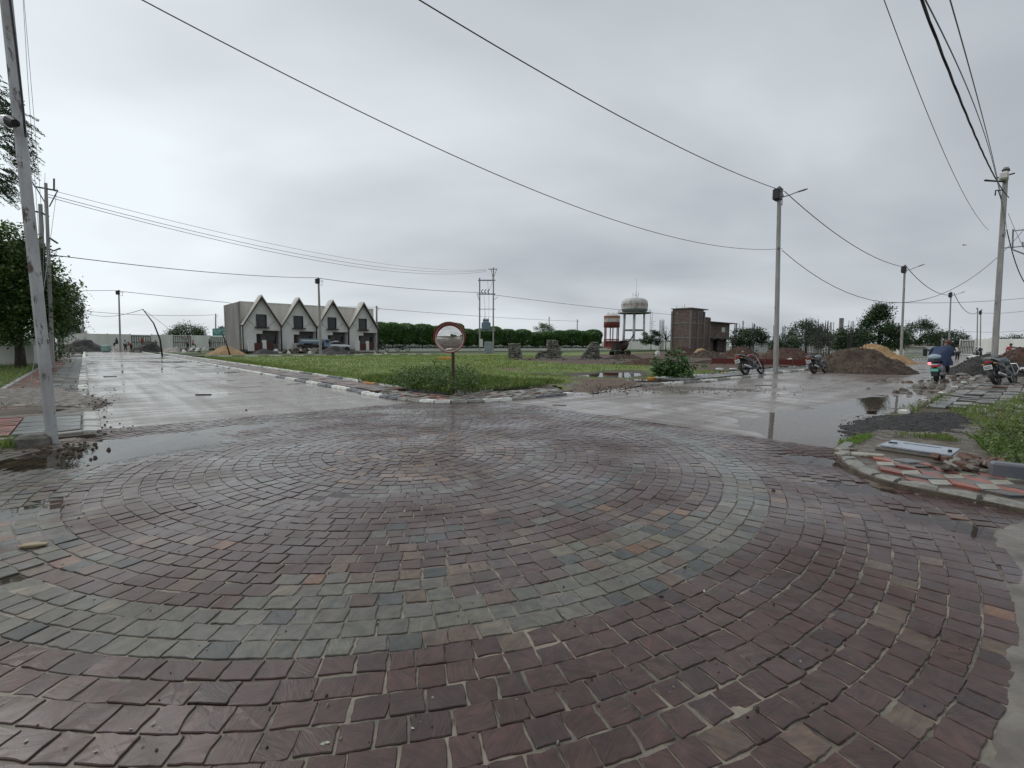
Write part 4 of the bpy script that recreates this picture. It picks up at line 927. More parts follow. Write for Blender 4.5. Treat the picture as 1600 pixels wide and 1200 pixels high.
# taller rough growth along the left kerb and round the mirror post
edge_ = []
for l in np.linspace(15, 50, 1600): edge_.append(tuple(LR(l+random.gauss(0, .2), RL+1.75+abs(random.gauss(0, .5)), .1)))
blades('meadow_weeds', edge_ + edge_, .17, .02, GREENS+[(.16, .16, .07)], lean=.4)
wp = w2([(560, 597), (600, 602), (650, 609), (700, 614.5), (728, 614), (770, 609), (850, 602.5), (870, 598), (800, 596), (760, 590), (700, 588), (640, 590), (590, 590)], .1)
blades('meadow_weeds', scat(wp, 16000, .1, lambda X, Y: np.clip(fbm(X*1.5, Y*1.5, 3)*2.2-.5, .1, 1)), .20, .016, GREENS+GDARK, lean=.45)
wq = w2([(600, 603), (640, 608), (680, 612.5), (706, 614.5), (730, 613), (745, 606), (735, 596), (690, 592), (640, 594)], .1)
cen = scat(wq, 700, .1); cen[:, 2] += np.abs(rng.normal(0, .2, len(cen)))
broadleaf('weeds', cen, 34, .12, .065, GDARK+GDARK+GREENS[:3], flat=.9)
wr = w2([(745, 610), (850, 602), (870, 598), (840, 594), (760, 600)], .1)
broadleaf('weeds', scat(wr, 500, .1), 16, .10, .05, GFRESH+GREENS, flat=.5)
heap('earth_mound', None, None, w2([(815, 601), (850, 598), (890, 599), (915, 604), (900, 611), (865, 607.5), (835, 606.5)]), .12, M_BANK, 15, 70, .3, .03, kind='structure')
blades('meadow_weeds', scat(w2([(820, 601), (860, 599), (885, 602), (872, 606), (835, 606)]), 900, .1), .14, .016, GREENS)
# leafy shrub at the kerb
sh = empty('leafy_shrub', tuple(G(1050, 592))); tag(sh, 'bushy broad-leaved shrub growing at the kerb beside the meadow puddle', 'shrub')
Cn = rng.normal(0, 1, (150, 3))*np.array([.42, .36, .30])+np.array([0, 0, .42]); Cn = Cn[Cn[:, 2] > .05]
Pl = np.repeat(Cn, 16, 0)+rng.normal(0, .075, (len(Cn)*16, 3)); Pl[:, 2] = np.abs(Pl[:, 2])
leafcloud('foliage', Pl, .15, [(.04, .09, .025), (.06, .13, .035), (.085, .17, .05), (.11, .21, .06)], parent=sh, asp=.6)
m = MB().mat(M_BARK)
for c_ in Cn[:36]: m.tube([(0, 0, -.02), Vector(c_)*.55+Vector((0, 0, .04)), Vector(c_)], [.014, .01, .005], 5)
m.build('stems', sh)
tp = []
for k in range(260): g = G(random.gauss(950, 40), random.gauss(607, 5)); tp.append((g.x, g.y, .07))
for k in range(220): g = G(random.gauss(1110, 70), random.gauss(609, 4)); tp.append((g.x, g.y, .012))
pebbles('grit_lumps', tp, .05, [M_SOIL, M_SOILR, M_SOIL])
spread = w2([(990, 606), (1040, 603), (1100, 604), (1180, 607), (1240, 611), (1200, 614), (1120, 611), (1050, 612), (960, 618), (930, 617)])
heap('earth_smear', None, None, spread, .018, M_MUD, 31, 120, .6, .02, kind='stuff', fscale=3)
# ================================================================== HOUSES
M_HW = mat('house_white', (.76, .75, .71), (.86, .85, .81), scale=.9, rough=.7, stretch=(1, 1, .4), spots=((.50, .48, .44), 1.6, .62))
M_HB = mat('house_beige', (.60, .57, .52), (.74, .71, .65), scale=.8, rough=.75, stretch=(1, 1, .3), spots=((.33, .30, .27), 1.2, .58))
M_HG = mat('house_grey_plaster', (.20, .185, .17), (.33, .31, .285), scale=.7, rough=.8, stretch=(1, 1, .3))
M_DB = mat('dark_brown_trim', (.035, .022, .02), (.06, .04, .034), scale=5, rough=.5)
M_GLS = mat('window_glass', (.02, .024, .028), (.04, .045, .05), scale=2, rough=.08)
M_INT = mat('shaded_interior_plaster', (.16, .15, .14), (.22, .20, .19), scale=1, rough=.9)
M_GATE = mat('brown_gate', (.075, .022, .018), (.11, .035, .028), scale=4, rough=.45)
HR0, HL0, HWID = 16.6, 75.5, 5.12
def house(i, lab):
    x0 = HR0+i*HWID; h = empty('row_house', LR(HL0, x0, 0), ROT); tag(h, lab, 'house', 'row houses with pointed gables')
    W_ = HWID; zb = .55
    # main block with openings at the front of the ground floor
    m = MB().mat(M_HB); m.box((W_/2, 5.6, 3.65), (W_-.006, 8.6, 7.3)); m.box((W_/2, 1.34, 7.36), (W_-.02, .18, .14)); m.build('wall', h)
    # gable front, cut as pieces round the window and the car porch
    def P(poly, y0, y1, mt, name):
        mm = MB().mat(mt); M_ = Matrix(((1, 0, 0), (0, 0, -1), (0, 1, 0)))  # (x, z) polygon pushed along y
        n = len(poly); vs = [Vector((p[0], y, p[1])) for y in (y0, y1) for p in poly]
        mm.add(vs, [tuple(range(n)), tuple(range(2*n-1, n-1, -1))]+[(k, n+k, n+(k+1) % n, (k+1) % n) for k in range(n)]); return mm.build(name, h)
    e = 3.85; pk = 8.0; cx_ = W_/2
    zr = lambda x: e+(pk-e)*(1-abs(x-cx_)/(W_/2))
    wx0, wx1, wz0, wz1 = 1.85, 3.22, 3.75, 5.6
    P([(0.02, zb), (1.80, zb), (1.80, 3.75), (wx0, 3.75), (wx0, zr(wx0)), (.02, zr(.02))], .0, .12, M_HW, 'gable_wall')
    P([(wx0, wz1), (wx1, wz1), (wx1, zr(wx1)), (cx_, pk), (wx0, zr(wx0))], .0, .12, M_HW, 'gable_wall')
    P([(wx1, 3.75), (W_-.02, 3.3), (W_-.02, zr(W_-.02)), (wx1, zr(wx1))], .0, .12, M_HW, 'gable_wall')
    P([(1.80, 2.8), (2.62, 2.8), (2.62, 3.3), (W_-.02, 3.3), (wx1, 3.75), (1.80, 3.75)], .0, .12, M_HW, 'gable_wall')
    # cheeks closing the gable to the block
    for x in (.04, W_-.10): m = MB().mat(M_HW); m.box((x+.03, .72, 2.2), (.06, 1.2, 3.3)); m.build('cheek_wall', h)
    for sgn in (-1, 1):
        a = Vector((cx_, 0, pk+.16)); b = Vector((cx_+sgn*(W_/2+.0), 0, e+.16)); d = (b-a)
        m = MB().mat(M_HB); nrm = Vector((-d.z, 0, d.x)).normalized()*(.11 if sgn > 0 else -.11)
        if nrm.z < 0: nrm = -nrm
        y0, y1 = -.62, 1.3
        q = [a, b, b+nrm*.5, a+Vector((0, 0, .24))]
        vs = [p+Vector((0, y0, 0)) for p in q]+[p+Vector((0, y1, 0)) for p in q]
        m.add(vs, [(0, 1, 2, 3), (7, 6, 5, 4), (0, 4, 5, 1), (1, 5, 6, 2), (2, 6, 7, 3), (3, 7, 4, 0)]); m.build('roof', h)
        m = MB().mat(M_DB); q = [a-Vector((0, 0, .02)), b-Vector((0, 0, .02)), b-Vector((0, 0, .24)), a-Vector((0, 0, .30))]
        vs = [p+Vector((0, -.66, 0)) for p in q]+[p+Vector((0, -.50, 0)) for p in q]
        m.add(vs, [(0, 1, 2, 3), (7, 6, 5, 4), (0, 4, 5, 1), (1, 5, 6, 2), (2, 6, 7, 3), (3, 7, 4, 0)])
        q = [a-Vector((0, 0, .02)), b-Vector((0, 0, .02)), b-Vector((0, 0, .08)), a-Vector((0, 0, .08))]
        vs = [p+Vector((0, -.5, 0)) for p in q]+[p+Vector((0, -.003, 0)) for p in q]
        m.add(vs, [(0, 1, 2, 3), (7, 6, 5, 4), (0, 4, 5, 1), (1, 5, 6, 2), (2, 6, 7, 3), (3, 7, 4, 0)]); m.build('gable_board', h)
        # thin diagonal joint from the ledge to the roof edge
        m = MB().mat(M_DB); xa = wx0-.1 if sgn < 0 else wx1+.1; xb = .75 if sgn < 0 else W_-.75
        m.tube([(xa, -.012, 3.8), (xb, -.012, zr(xb)-.35)], .022, 4); m.build('trim_line', h)
    m = MB().mat(M_DB); m.box((W_-.03, -.3, 2.15), (.12, .3, 3.5)); m.build('post', h)
    if i == 0: m = MB().mat(M_DB); m.box((.0, -.3, 2.15), (.12, .3, 3.5)); m.build('post', h)
    w = MB().mat(M_DB); 
    for (c, d) in (((wx0+.05, .0, (wz0+wz1)/2), (.10, .2, wz1-wz0)), ((wx1-.05, .0, (wz0+wz1)/2), (.10, .2, wz1-wz0)), (((wx0+wx1)/2, .0, wz1-.05), (wx1-wx0-.2, .2, .1)), (((wx0+wx1)/2, .0, wz0+.05), (wx1-wx0-.2, .2, .1))): w.box(c, d)
    wo = w.build('window', h); MB().mat(M_GLS).box(((wx0+wx1)/2, .09, (wz0+wz1)/2), (wx1-wx0-.2, .03, wz1-wz0-.1)).build('pane', wo)
    MB().mat(M_DB).box(((wx0+wx1)/2, -.3, 3.68), (1.85, .62, .14)).build('ledge', h)
    # porch: dark recess with door and side window
    MB().mat(M_INT).box((3.3, 1.24, 1.9), (3.4, .05, 2.7)).build('porch_wall', h)
    MB().mat(M_DB).box((2.15, 1.16, 1.7), (.9, .08, 2.1)).build('door', h)
    MB().mat(M_GLS).box((4.1, 1.18, 2.0), (1.3, .06, 1.2)).build('porch_window', h)
    # front boundary: pillars, low wall, gate
    MB().mat(M_HW).box((.55, -2.2, 1.15), (.75, .22, 1.6)).build('pillar', h); MB().mat(M_HW).box((2.25, -2.2, 1.12), (.5, .22, 1.55)).build('pillar', h)
    MB().mat(M_GATE if i in (0, 3) else M_HB).box((1.46, -2.2, .95), (1.06, .14, 1.1)).build('boundary_wall', h)
    g = MB().mat(M_GATE)
    for k in range(7): g.box((2.62+k*.12, -2.2, 1.1), (.05, .05, 1.35))
    g.box((2.98, -2.2, 1.0), (.86, .03, 1.15)).build('gate', h)
    for k in range(3): MB().mat(M_DARKST).tube([(1+k*1.4, 5, 7.25), (1+k*1.4, 5, 7.75)], .03, 5).build('rebar', h)
    return h
labs = ['pale row house at the grey plastered end of the gabled terrace', 'second pointed-gable row house from the grey end wall, behind the black heap and truck', 'third pointed-gable row house from the grey end wall, with a white car before it', 'last pointed-gable row house, beside the first clipped tree']
for i in range(4): house(i, labs[i])
M1 = MB().mat(M_HG); o = empty('end_wall', LR(HL0, HR0, 0), ROT); tag(o, 'bare grey plastered end wall closing the row of gabled houses', 'wall')
M1.box((-.12, 5.35, 3.6), (.22, 9.3, 7.35)).build('wall', o); MB().mat(M_HG).box((-.26, 9.2, 3.3), (.05, .5, 6.2)).build('drain_channel', o)

# compound walls
M_CW = mat('compound_wall_white', (.66, .66, .62), (.82, .82, .77), scale=.7, rough=.7, stretch=(1, 1, .3), spots=((.45, .42, .38), .9, .62))
M_GRILL = mat('grille_steel', (.05, .06, .055), (.08, .09, .085), scale=3, rough=.5)
def wall_run(name, label, a, b, h, panel, grilles=(), m_=M_CW, th=.2):
    a = Vector(a); b = Vector(b); d = b-a; L_ = d.length; ang = math.atan2(d.y, d.x); o = empty(name, a, ang); tag(o, label, 'wall')
    n = max(1, round(L_/panel)); st = L_/n
    for i in range(n):
        if i in grilles:
            g = MB().mat(M_GRILL); w = st*.86; x = (i+.5)*st
            for k in range(9): g.box((x-w/2+w*k/8, 0, h/2+.1), (.09, .06, h*.82))
            for z in (.3, h*.5, h*.9): g.box((x, 0, z), (w+.1, .05, .07))
            g.build('grille', o)
            MB().mat(m_).box((x, .12, h/2-.03), (st, th*.5, h-.06)).build('panel', o)
        else: MB().mat(m_).box(((i+.5)*st, random.gauss(0, .02), h/2), (st-.07, th, h)).build('panel', o)
        MB().mat(m_).box((i*st, 0, h/2+.06), (.14, th+.1, h+.12)).build('post', o)
    return o
wa, wb = SY(92, 84), SY(356, 104)
wall_run('compound_wall', 'long white panelled wall with barred openings beyond the end of the left road', wa, wb, 3.0, 3.2, (3, 5, 7, 9, 14), M_CW)
wall_run('compound_wall', 'low white wall beside the grass verge under the big leafy tree', SY(-330, 28.9)+Vector((0, 0, 0)), SY(56, 28.9), 1.22, 3.0)
a = SY(58, 29.1); wall_run('compound_wall', 'white wall returning along the left pavement under the trees', a, LR(72, -4.2), 1.9, 4)
wall_run('compound_wall', 'white wall seen in gaps behind the clipped tree row', LR(97, 42), LR(97, 120), 2.0, 4)
wall_run('compound_wall', 'pale wall behind the water tower and scrub', SY(940, 175), SY(1140, 150), 2.6, 6)
wall_run('compound_wall', 'pale wall behind the red earth mounds', SY(1150, 110), SY(1330, 100), 2.3, 5)
wall_run('compound_wall', 'white wall with a barred opening across the far end of the right road', SY(1500, 95), SY(1720, 70), 3.0, 3.5, (0, 5, 10, 11))
wall_run('compound_wall', 'grey wall running behind the two far poles at the right road', SY(1415, 130), SY(1508, 112), 2.6, 5, (), M_HG)

# ================================================================== TREES
def tree(name, label, cat, base, H, rad, zc, n, leaf, cols, nclump=60, trunk=.16, group=None, shell=.6, cl=.20, seed=0, tz=None, cone=0, limbs=14, up=.4, lean=(0, 0)):
    global rng
    r_ = np.random.default_rng(seed+100); t = empty(name, base); tag(t, label, cat, group)
    a = r_.uniform(0, 2*PI, nclump); u = r_.uniform(-.85, 1, nclump); rr = r_.uniform(shell, 1, nclump)**.6; q = np.sqrt(1-u*u)
    k = 1.0
    if cone: k = np.clip(1-cone*(u+.6)/1.6, .12, 1.1)
    C_ = np.stack([q*np.cos(a)*rr*rad[0]*k, q*np.sin(a)*rr*rad[1]*k, u*rr*rad[2]], 1)*r_.uniform(.8, 1.15, (nclump, 1))+np.array([lean[0], lean[1], zc])
    per = n//nclump; s = cl*min(rad[0], rad[1])
    P_ = np.repeat(C_, per, 0)+r_.normal(0, 1, (per*nclump, 3))*np.array([s, s, s*.7]); P_[:, 2] = np.maximum(P_[:, 2], .1)
    tone = np.repeat(r_.uniform(.72, 1.3, nclump), per)
    sv = rng; rng = r_; leafcloud('crown', P_, leaf, cols, parent=t, shade=tone, up=up); rng = sv
    m = MB().mat(M_BARK); m.smooth = True; fork = Vector((lean[0]*.4, lean[1]*.4, max(.3, zc-rad[2]*.75)))
    m.tube([(0, 0, -.1), fork*.5+Vector((r_.normal(0, .03), 0, 0)), fork, (lean[0], lean[1], zc+rad[2]*.5)], [trunk*1.25, trunk, trunk*.85, trunk*.2], 8); m.build('trunk', t)
    m = MB().mat(M_BARK); m.smooth = True
    for c_ in C_[:limbs]:
        v = Vector(c_); m.tube([fork+Vector((0, 0, r_.uniform(-.2, .5))), fork.lerp(v, .5)+Vector((0, 0, .15*rad[2]*.5)), v], [trunk*.5, trunk*.3, trunk*.08], 5)
    m.build('branches', t)
    return t
TG_ = [(.038, .080, .020), (.055, .105, .026), (.075, .135, .033), (.105, .17, .042)]
TD_ = [(.032, .070, .022), (.046, .095, .028), (.066, .12, .034)]
TB_ = [(.032, .062, .032), (.045, .078, .042), (.062, .098, .05)]
tree('street_tree', 'big leafy tree with bright outer leaves overhanging the left pavement', 'tree', SY(30, 25), 8, (1.95, 2.2, 3.0), 4.1, 26000, .18, TG_+[(.11, .16, .04)], 110, .2, 'trees beside the left pavement', seed=1, cl=.16, shell=.5)
tree('street_tree', 'dark leafy tree at the frame edge above the low white wall', 'tree', SY(-25, 27), 7, (3.0, 2.6, 3.1), 4.2, 28000, .17, TD_+TG_[:2], 100, .22, 'trees beside the left pavement', seed=2, cl=.18)
tree('street_tree', 'dark tree with reddish trunk standing at the far pavement edge', 'tree', SY(84, 39), 6, (1.7, 1.8, 2.6), 4.0, 13000, .17, TD_, 60, .14, 'trees beside the left pavement', seed=3)
for k, (px, Y) in enumerate(((93, 46), (98, 56))):
    m = MB().mat(M_BARK); m.smooth = True; b = SY(px, Y); m.tube([b, b+Vector((.05, 0, 1.4)), b+Vector((.12, 0, 3.2))], [.14, .11, .07], 8)
    tag(m.build('tree_trunk'), ['bare trunk standing on the left pavement before the trees', 'thin second trunk farther along the left pavement'][k], 'tree trunk')
# feathery tree at the top left
ft = empty('feathery_tree', SY(-62, 14)); tag(ft, 'feathery-leaved tree reaching into view behind the whitewashed pole', 'tree')
r_ = np.random.default_rng(77); cl_ = []
for k in range(150):
    u = r_.uniform(-1, 1); a = r_.uniform(0, 2*PI); q = math.sqrt(1-u*u)
    c = Vector((1.55*q*math.cos(a), 1.6*q*math.sin(a), 7.6+1.9*u)); dr = Vector((math.cos(a), math.sin(a), -.55)).normalized()
    for j in range(9):
        f0 = c+Vector(r_.normal(0, .12, 3)); dd = (dr+Vector(r_.normal(0, .35, 3))).normalized(); sd_ = dd.cross(Vector((0, 0, 1))).normalized()
        for s_ in range(14):
            t = s_/13; 
            for g_ in (-1, 1): cl_.append(f0+dd*t*.42+Vector((0, 0, -.12*t*t))+sd_*g_*.05*(1-.4*t))
leafcloud('crown', np.array([tuple(p) for p in cl_]), .085, TD_+TB_, parent=ft, asp=.35)
m = MB().mat(M_BARK); m.smooth = True; m.tube([(0, 0, -.1), (.1, .1, 3), (0, 0, 7.6)], [.2, .17, .05], 8); m.build('trunk', ft)
m = MB().mat(M_BARK)
for k in range(12): a = k*.9; m.tube([(0, 0, 4.4+.2*k), (.8*math.cos(a), .8*math.sin(a), 5.9+.2*k), (1.5*math.cos(a), 1.5*math.sin(a), 6.4+.18*k)], [.06, .035, .012], 5)
m.build('branches', ft)
# small trees right and far
tree('conical_tree', 'tall dark tree with a pointed top behind the yellow sand heap', 'tree', SY(1372, 62), 6, (3.4, 3, 3.5), 3.7, 15000, .24, TD_+TB_+TG_[:1], 90, .16, seed=4, cone=.86, cl=.13)
tree('scrub_tree', 'low spreading tree joined to the left of the pointed tree', 'tree', SY(1330, 60), 3, (1.9, 2, 1.5), 2.2, 5000, .22, TD_+TB_, 40, .1, seed=5)
tree('round_tree', 'round dark tree behind the standing rebar columns', 'tree', SY(1259, 95), 5, (3.6, 3, 2.5), 3.6, 7000, .32, TB_+TD_, 60, .15, 'dark trees behind the building plots', seed=6)
tree('round_tree', 'low dark tree between the first right pole and the brick house', 'tree', SY(1172, 100), 4, (3.8, 3, 2.0), 3.0, 7000, .32, TB_+TD_, 50, .15, 'dark trees behind the building plots', seed=7)
tree('scrub_tree', 'low dark scrub beside the first right pole', 'tree', SY(1225, 88), 3, (2.6, 2, 1.3), 1.8, 4500, .26, TB_+TD_, 40, .1, seed=8)
tree('scrub_tree', 'low dark scrub between the rebar columns and the pointed tree', 'tree', SY(1295, 75), 3, (2.9, 2, 1.2), 2.2, 5000, .24, TB_+TD_, 40, .1, seed=9)
tree('loose_tree', 'pale green loose tree behind the brick shed', 'tree', SY(1436, 85), 4, (3.2, 3, 2.4), 3.6, 7000, .26, [(.05, .09, .035), (.07, .11, .045), (.04, .07, .03)], 60, .13, seed=10, cl=.15)
tree('round_tree', 'far grey-green tree behind the rider', 'tree', SY(1480, 110), 4, (4.0, 3, 2.3), 3.1, 5000, .34, TB_, 40, .15, seed=11)
tree('far_bush_tree', 'dark bushy tree rising over the white wall beyond the right pole', 'tree', SY(1578, 150), 5, (4.0, 4, 1.7), 2.9, 5000, .4, TD_+TB_, 40, .15, seed=12)
tree('dome_tree', 'dark dome-shaped tree behind the long white wall', 'tree', SY(293, 130), 5, (4.0, 4, 2.6), 3.6, 9000, .34, TD_, 70, .2, seed=13)
tree('scrub_tree', 'small dark tree beside the teal signboard', 'tree', SY(350, 112), 4, (1.5, 2, 2.1), 3.6, 3000, .26, TD_+TB_, 40, .1, seed=14)
tree('hazy_tree', 'pale far tree at the end of the left pavement', 'tree', SY(112, 125), 4, (3.6, 3, 1.6), 3.4, 3000, .34, [(.07, .085, .07), (.09, .11, .09)], 40, .1, seed=15)
tree('round_tree', 'small pale-green tree showing above the clipped row', 'tree', SY(851, 165), 7, (3.0, 3, 2.4), 6.4, 3000, .36, [(.06, .11, .03), (.09, .14, .04)], 40, .14, seed=16)
tree('scrub_tree', 'dark scrub beside the water tower ladder', 'tree', SY(1017, 140), 4, (3.3, 2, 2.4), 3.4, 4000, .34, TB_+TD_, 40, .1, seed=17)
tree('bare_tree', 'sparse twiggy tree between the water tower and the brick house', 'tree', SY(1040, 135), 5, (1.9, 2, 2.2), 4.6, 700, .2, TB_, 40, .12, seed=18, limbs=40)
tree('far_treeline_tree', 'small far tree beside the two distant poles', 'tree', SY(1521, 170), 4, (2.4, 2, 1.2), 2.6, 2000, .36, TB_, 30, .1, seed=19)
fb = []
for k in range(70):
    px = random.choice([random.uniform(1010, 1090), random.uniform(1140, 1330), random.uniform(1400, 1500), random.uniform(-40, 420), random.uniform(1500, 1640)])
    p = SY(px, random.uniform(230, 330)); fb.append((p.x, p.y, 1.6))
P_ = np.repeat(np.array(fb), 260, 0)+rng.normal(0, 1, (len(fb)*260, 3))*np.array([5, 3, 1.2]); P_[:, 2] = np.abs(P_[:, 2])
leafcloud('far_treeline', P_, 1.0, [(.05, .07, .055), (.06, .08, .06)], kind='stuff')
# clipped row
hx = [598, 617, 638, 664, 688, 712, 734, 755, 776, 797, 820, 841, 860, 879, 898, 915, 931]
protos = []
for v in range(4):
    r_ = np.random.default_rng(300+v); n = 13000; u = r_.uniform(-1, 1, n); a = r_.uniform(0, 2*PI, n); rr = np.where(r_.random(n) < .8, r_.uniform(.86, 1.03, n), r_.uniform(.3, .9, n))
    w = (1-np.abs(u)**4.5)**.5; bump_ = 1+.07*np.sin(a*3+v)+.06*np.sin(u*5+v*2)
    P_ = np.stack([np.cos(a)*w*rr*1.98*bump_, np.sin(a)*w*rr*1.98*bump_, 3.35+u*rr*2.15], 1)
    sv = rng; rng = r_; me = leafcloud('crown', P_, .24, [(.065, .15, .036), (.095, .20, .048), (.125, .25, .06)], ret='mesh', shade=.85+.3*fbm(a*2, u*3+v, v)); rng = sv
    m = MB().mat(M_BARK); m.tube([(0, 0, -.1), (0, 0, 1.7)], [.12, .09], 7); tm = m.mesh('trunk'); protos.append((me, tm))
NB = ['first clipped tree of the row, touching the last gabled house', 'second clipped tree from the gabled houses', 'third clipped tree from the gabled houses, behind a parked motorcycle', 'fourth clipped tree, just before the round mirror', 'clipped tree hidden mostly by the round mirror', 'clipped tree next beyond the round mirror', 'clipped tree between the mirror and the transformer frame', 'clipped tree behind the transformer tank', 'clipped tree just past the transformer frame',
      'clipped tree behind the first broken masonry stub', 'second clipped tree past the first broken masonry stub', 'clipped tree behind the middle masonry stub', 'clipped tree just past the middle masonry stub', 'fifth clipped tree from the water-tower end', 'clipped tree behind the last masonry stub', 'next-to-last clipped tree before the water towers', 'last clipped tree of the row, before the small red tower']
for i, px in enumerate(hx):
    # position on the line L = 88 at this column
    t = ray(px, 540); k = t.x/t.y; r_p = (SR*88*1.0+k*CR*88)/(CR-k*SR) if False else (SR*88 + k*CR*88)/(CR - k*SR)
    o = empty('clipped_tree', LR(89, r_p)); tag(o, NB[i], 'tree', 'row of clipped trees'); me, tm = protos[i % 4]
    s = random.uniform(.88, 1.10)*(1.03 if i < 6 else 1.0); wz = (1.15 if i in (3, 4, 5) else 1.0)
    c = link('crown', me, o); wz *= 1+.28*i/16; c.scale = (s*wz, s*wz, s*random.uniform(.97, 1.06)); c.rotation_euler = (0, 0, random.uniform(0, 6)); link('trunk', tm, o)
hl = np.stack([rng.uniform(42, 118, 9000), rng.normal(89.5, .4, 9000), np.abs(rng.normal(0, .35, 9000))+.3], 1)
o = leafcloud('undergrowth', hl, .3, TD_, kind='stuff'); o.rotation_euler = (0, 0, ROT)

# ================================================================== WATER TOWERS
def tower(name, label, base, s, cols_, big):
    o = empty(name, base); tag(o, label, 'water tower')
    cw, cb, cr_, lg = cols_
    if big:
        zt = 14.0; R_ = 4.9
        m = MB().mat(cw); m.smooth = True; m.lathe([(R_, zt+1.2), (R_*1.0, zt+3.3), (R_*.985, zt+3.9), (R_*.9, zt+4.6), (R_*.66, zt+5.2), (R_*.35, zt+5.5), (.02, zt+5.6)], 40); m.build('tank', o)
        m = MB().mat(cb); m.smooth = True; m.lathe([(R_*.7, zt-.1), (R_*.97, zt+.4), (R_*.985, zt+1.25)], 40); m.build('tank_base', o)
        m = MB().mat(cr_)
        for k in range(40):
            a = k*2*PI/40; 
            if k % 7 == 0: continue
            hh_ = random.uniform(.5, 1.0); m.box(((R_+.02)*math.cos(a), (R_+.02)*math.sin(a), zt+2.75+random.uniform(-.1, .1)), (.06, random.uniform(.3, .55), hh_), rz=a)
        tag(m.build('painted_letter_band', o), kind='stuff')
        m = MB().mat(cr_); m.lathe([(R_+.012, zt+1.95), (R_+.02, zt+2.05)], 40); m.build('painted_line', o)
        m = MB().mat(cb); m.lathe([(R_*.6, zt-.5), (R_*1.27, zt-.45), (R_*1.27, zt-.15), (R_*.6, zt-.1)], 40); m.build('gallery', o)
        m = MB().mat(lg)
        for z in (.5, 1.0): m.tube([(R_*1.24*math.cos(a), R_*1.24*math.sin(a), zt-.15+z) for a in np.linspace(0, 2*PI, 41)], .03, 4)
        for k in range(20): a = k*PI/10; m.tube([(R_*1.24*math.cos(a), R_*1.24*math.sin(a), zt-.2), (R_*1.24*math.cos(a), R_*1.24*math.sin(a), zt+.9)], .03, 4)
        m.build('railing', o)
        for k in range(6):
            a = k*PI/3+.25; x, y = R_*.86*math.cos(a), R_*.86*math.sin(a); m = MB().mat(cw); m.smooth = True; m.tube([(x*1.05, y*1.05, 0), (x, y, zt-.3)], [.42, .38], 10); m.build('leg', o)
        for z in (7.2, 3.4):
            m = MB().mat(cb)
            for k in range(6):
                a, b = k*PI/3+.25, (k+1)*PI/3+.25; p, q = Vector((R_*.86*math.cos(a), R_*.86*math.sin(a), z)), Vector((R_*.86*math.cos(b), R_*.86*math.sin(b), z)); d = q-p
                m.box((p+q)/2, (d.length, .35, .55), rz=math.atan2(d.y, d.x))
            m.build('ring_beam', o)
        m = MB().mat(cw); m.box((2.2, -5.0, 1.9), (1.6, .3, 3.8)); m.box((4.8, -4.6, 2.4), (2.4, .3, 4.8)); m.box((-3.2, -5, 1.9), (2.2, .3, 3.8)); m.build('base_wall', o)
        m = MB().mat(cb)
        for sx in (-.35, .35): m.tube([(5.4+sx, -3.8, 0), (5.4+sx, -3.8, zt)], .07, 4)
        for k in range(28): m.tube([(5.05, -3.8, k*.42), (5.75, -3.8, k*.42)], .05, 4)
        for k in range(8): m.box((5.9+.5*(k % 2), -3.8, 4.8+k*.8), (1.1, .7, .08))
        m.build('stair', o)
        m = MB().mat(lg); m.tube([(-1.6, -R_*.9, zt+1.4), (.2, -R_*.6, zt+5.4), (.6, -.5, zt+6.4)], .09, 5); m.build('roof_ladder', o)
        m = MB().mat(lg)
        for x, h_ in ((-.7, 1.2), (.2, 1.0), (.5, 2.0), (1.3, 1.4)): m.tube([(x, 0, zt+6), (x, 0, zt+6.1+h_)], .08, 5)
        m.tube([(.5, 0, zt+6), (.55, 0, zt+13)], .035, 4); m.build('aerial', o)
    else:
        zt = 8.1; R_ = 2.85
        m = MB().mat(cw); m.smooth = True; m.lathe([(R_, zt+1.6), (R_, zt+2.9)], 28); m.lathe([(R_*1.03, zt+3.7), (R_*.8, zt+4.3), (R_*.4, zt+4.7), (.02, zt+4.8)], 28); m.build('tank', o)
        m = MB().mat(cb); m.smooth = True; m.lathe([(R_*1.01, zt+2.9), (R_*1.01, zt+3.7), (R_*1.03, zt+3.72)], 28); m.build('pink_band', o)
        m = MB().mat(cr_); m.smooth = True; m.lathe([(R_*.6, zt-.4), (R_, zt-.3), (R_, zt+1.6)], 28); m.build('tank_base', o)
        for k in range(6): a = k*PI/3+.5; m = MB().mat(cr_); m.tube([(R_*.9*math.cos(a), R_*.9*math.sin(a), 0), (R_*.9*math.cos(a), R_*.9*math.sin(a), zt)], .2, 6); m.build('leg', o)
        m = MB().mat(cr_)
        for z in (2.6, 3.2): m.lathe([(R_*.82, z), (R_*.98, z), (R_*.98, z+.4), (R_*.82, z+.4), (R_*.82, z)], 24)
        m.lathe([(R_*.8, .6), (R_*.8, 2.6)], 16); m.build('lower_ring', o)
        m = MB().mat(cb); m.box((0, 0, .3), (6.4, 6.4, .9)); m.build('base', o)
        m = MB().mat(lg)
        for x in (-1.4, .4, 1.8): m.tube([(x, 0, zt+4), (x, 0, zt+5.2)], .08, 5)
        m.build('aerial', o)
M_TW = mat('tower_white', (.46, .45, .42), (.60, .59, .56), scale=.6, rough=.6, stretch=(1, 1, .3), spots=((.30, .27, .24), .8, .55)); M_TGY = mat('tower_grey', (.16, .17, .16), (.24, .25, .235), scale=.6, rough=.7)
M_TRB = mat('tower_rust_letters', (.30, .16, .12), (.40, .25, .2), scale=2, rough=.7); M_TPK = mat('tower_pink', (.42, .15, .12), (.52, .22, .17), scale=1, rough=.6); M_TRD = mat('tower_dark_red', (.16, .03, .028), (.23, .055, .05), scale=1, rough=.6)
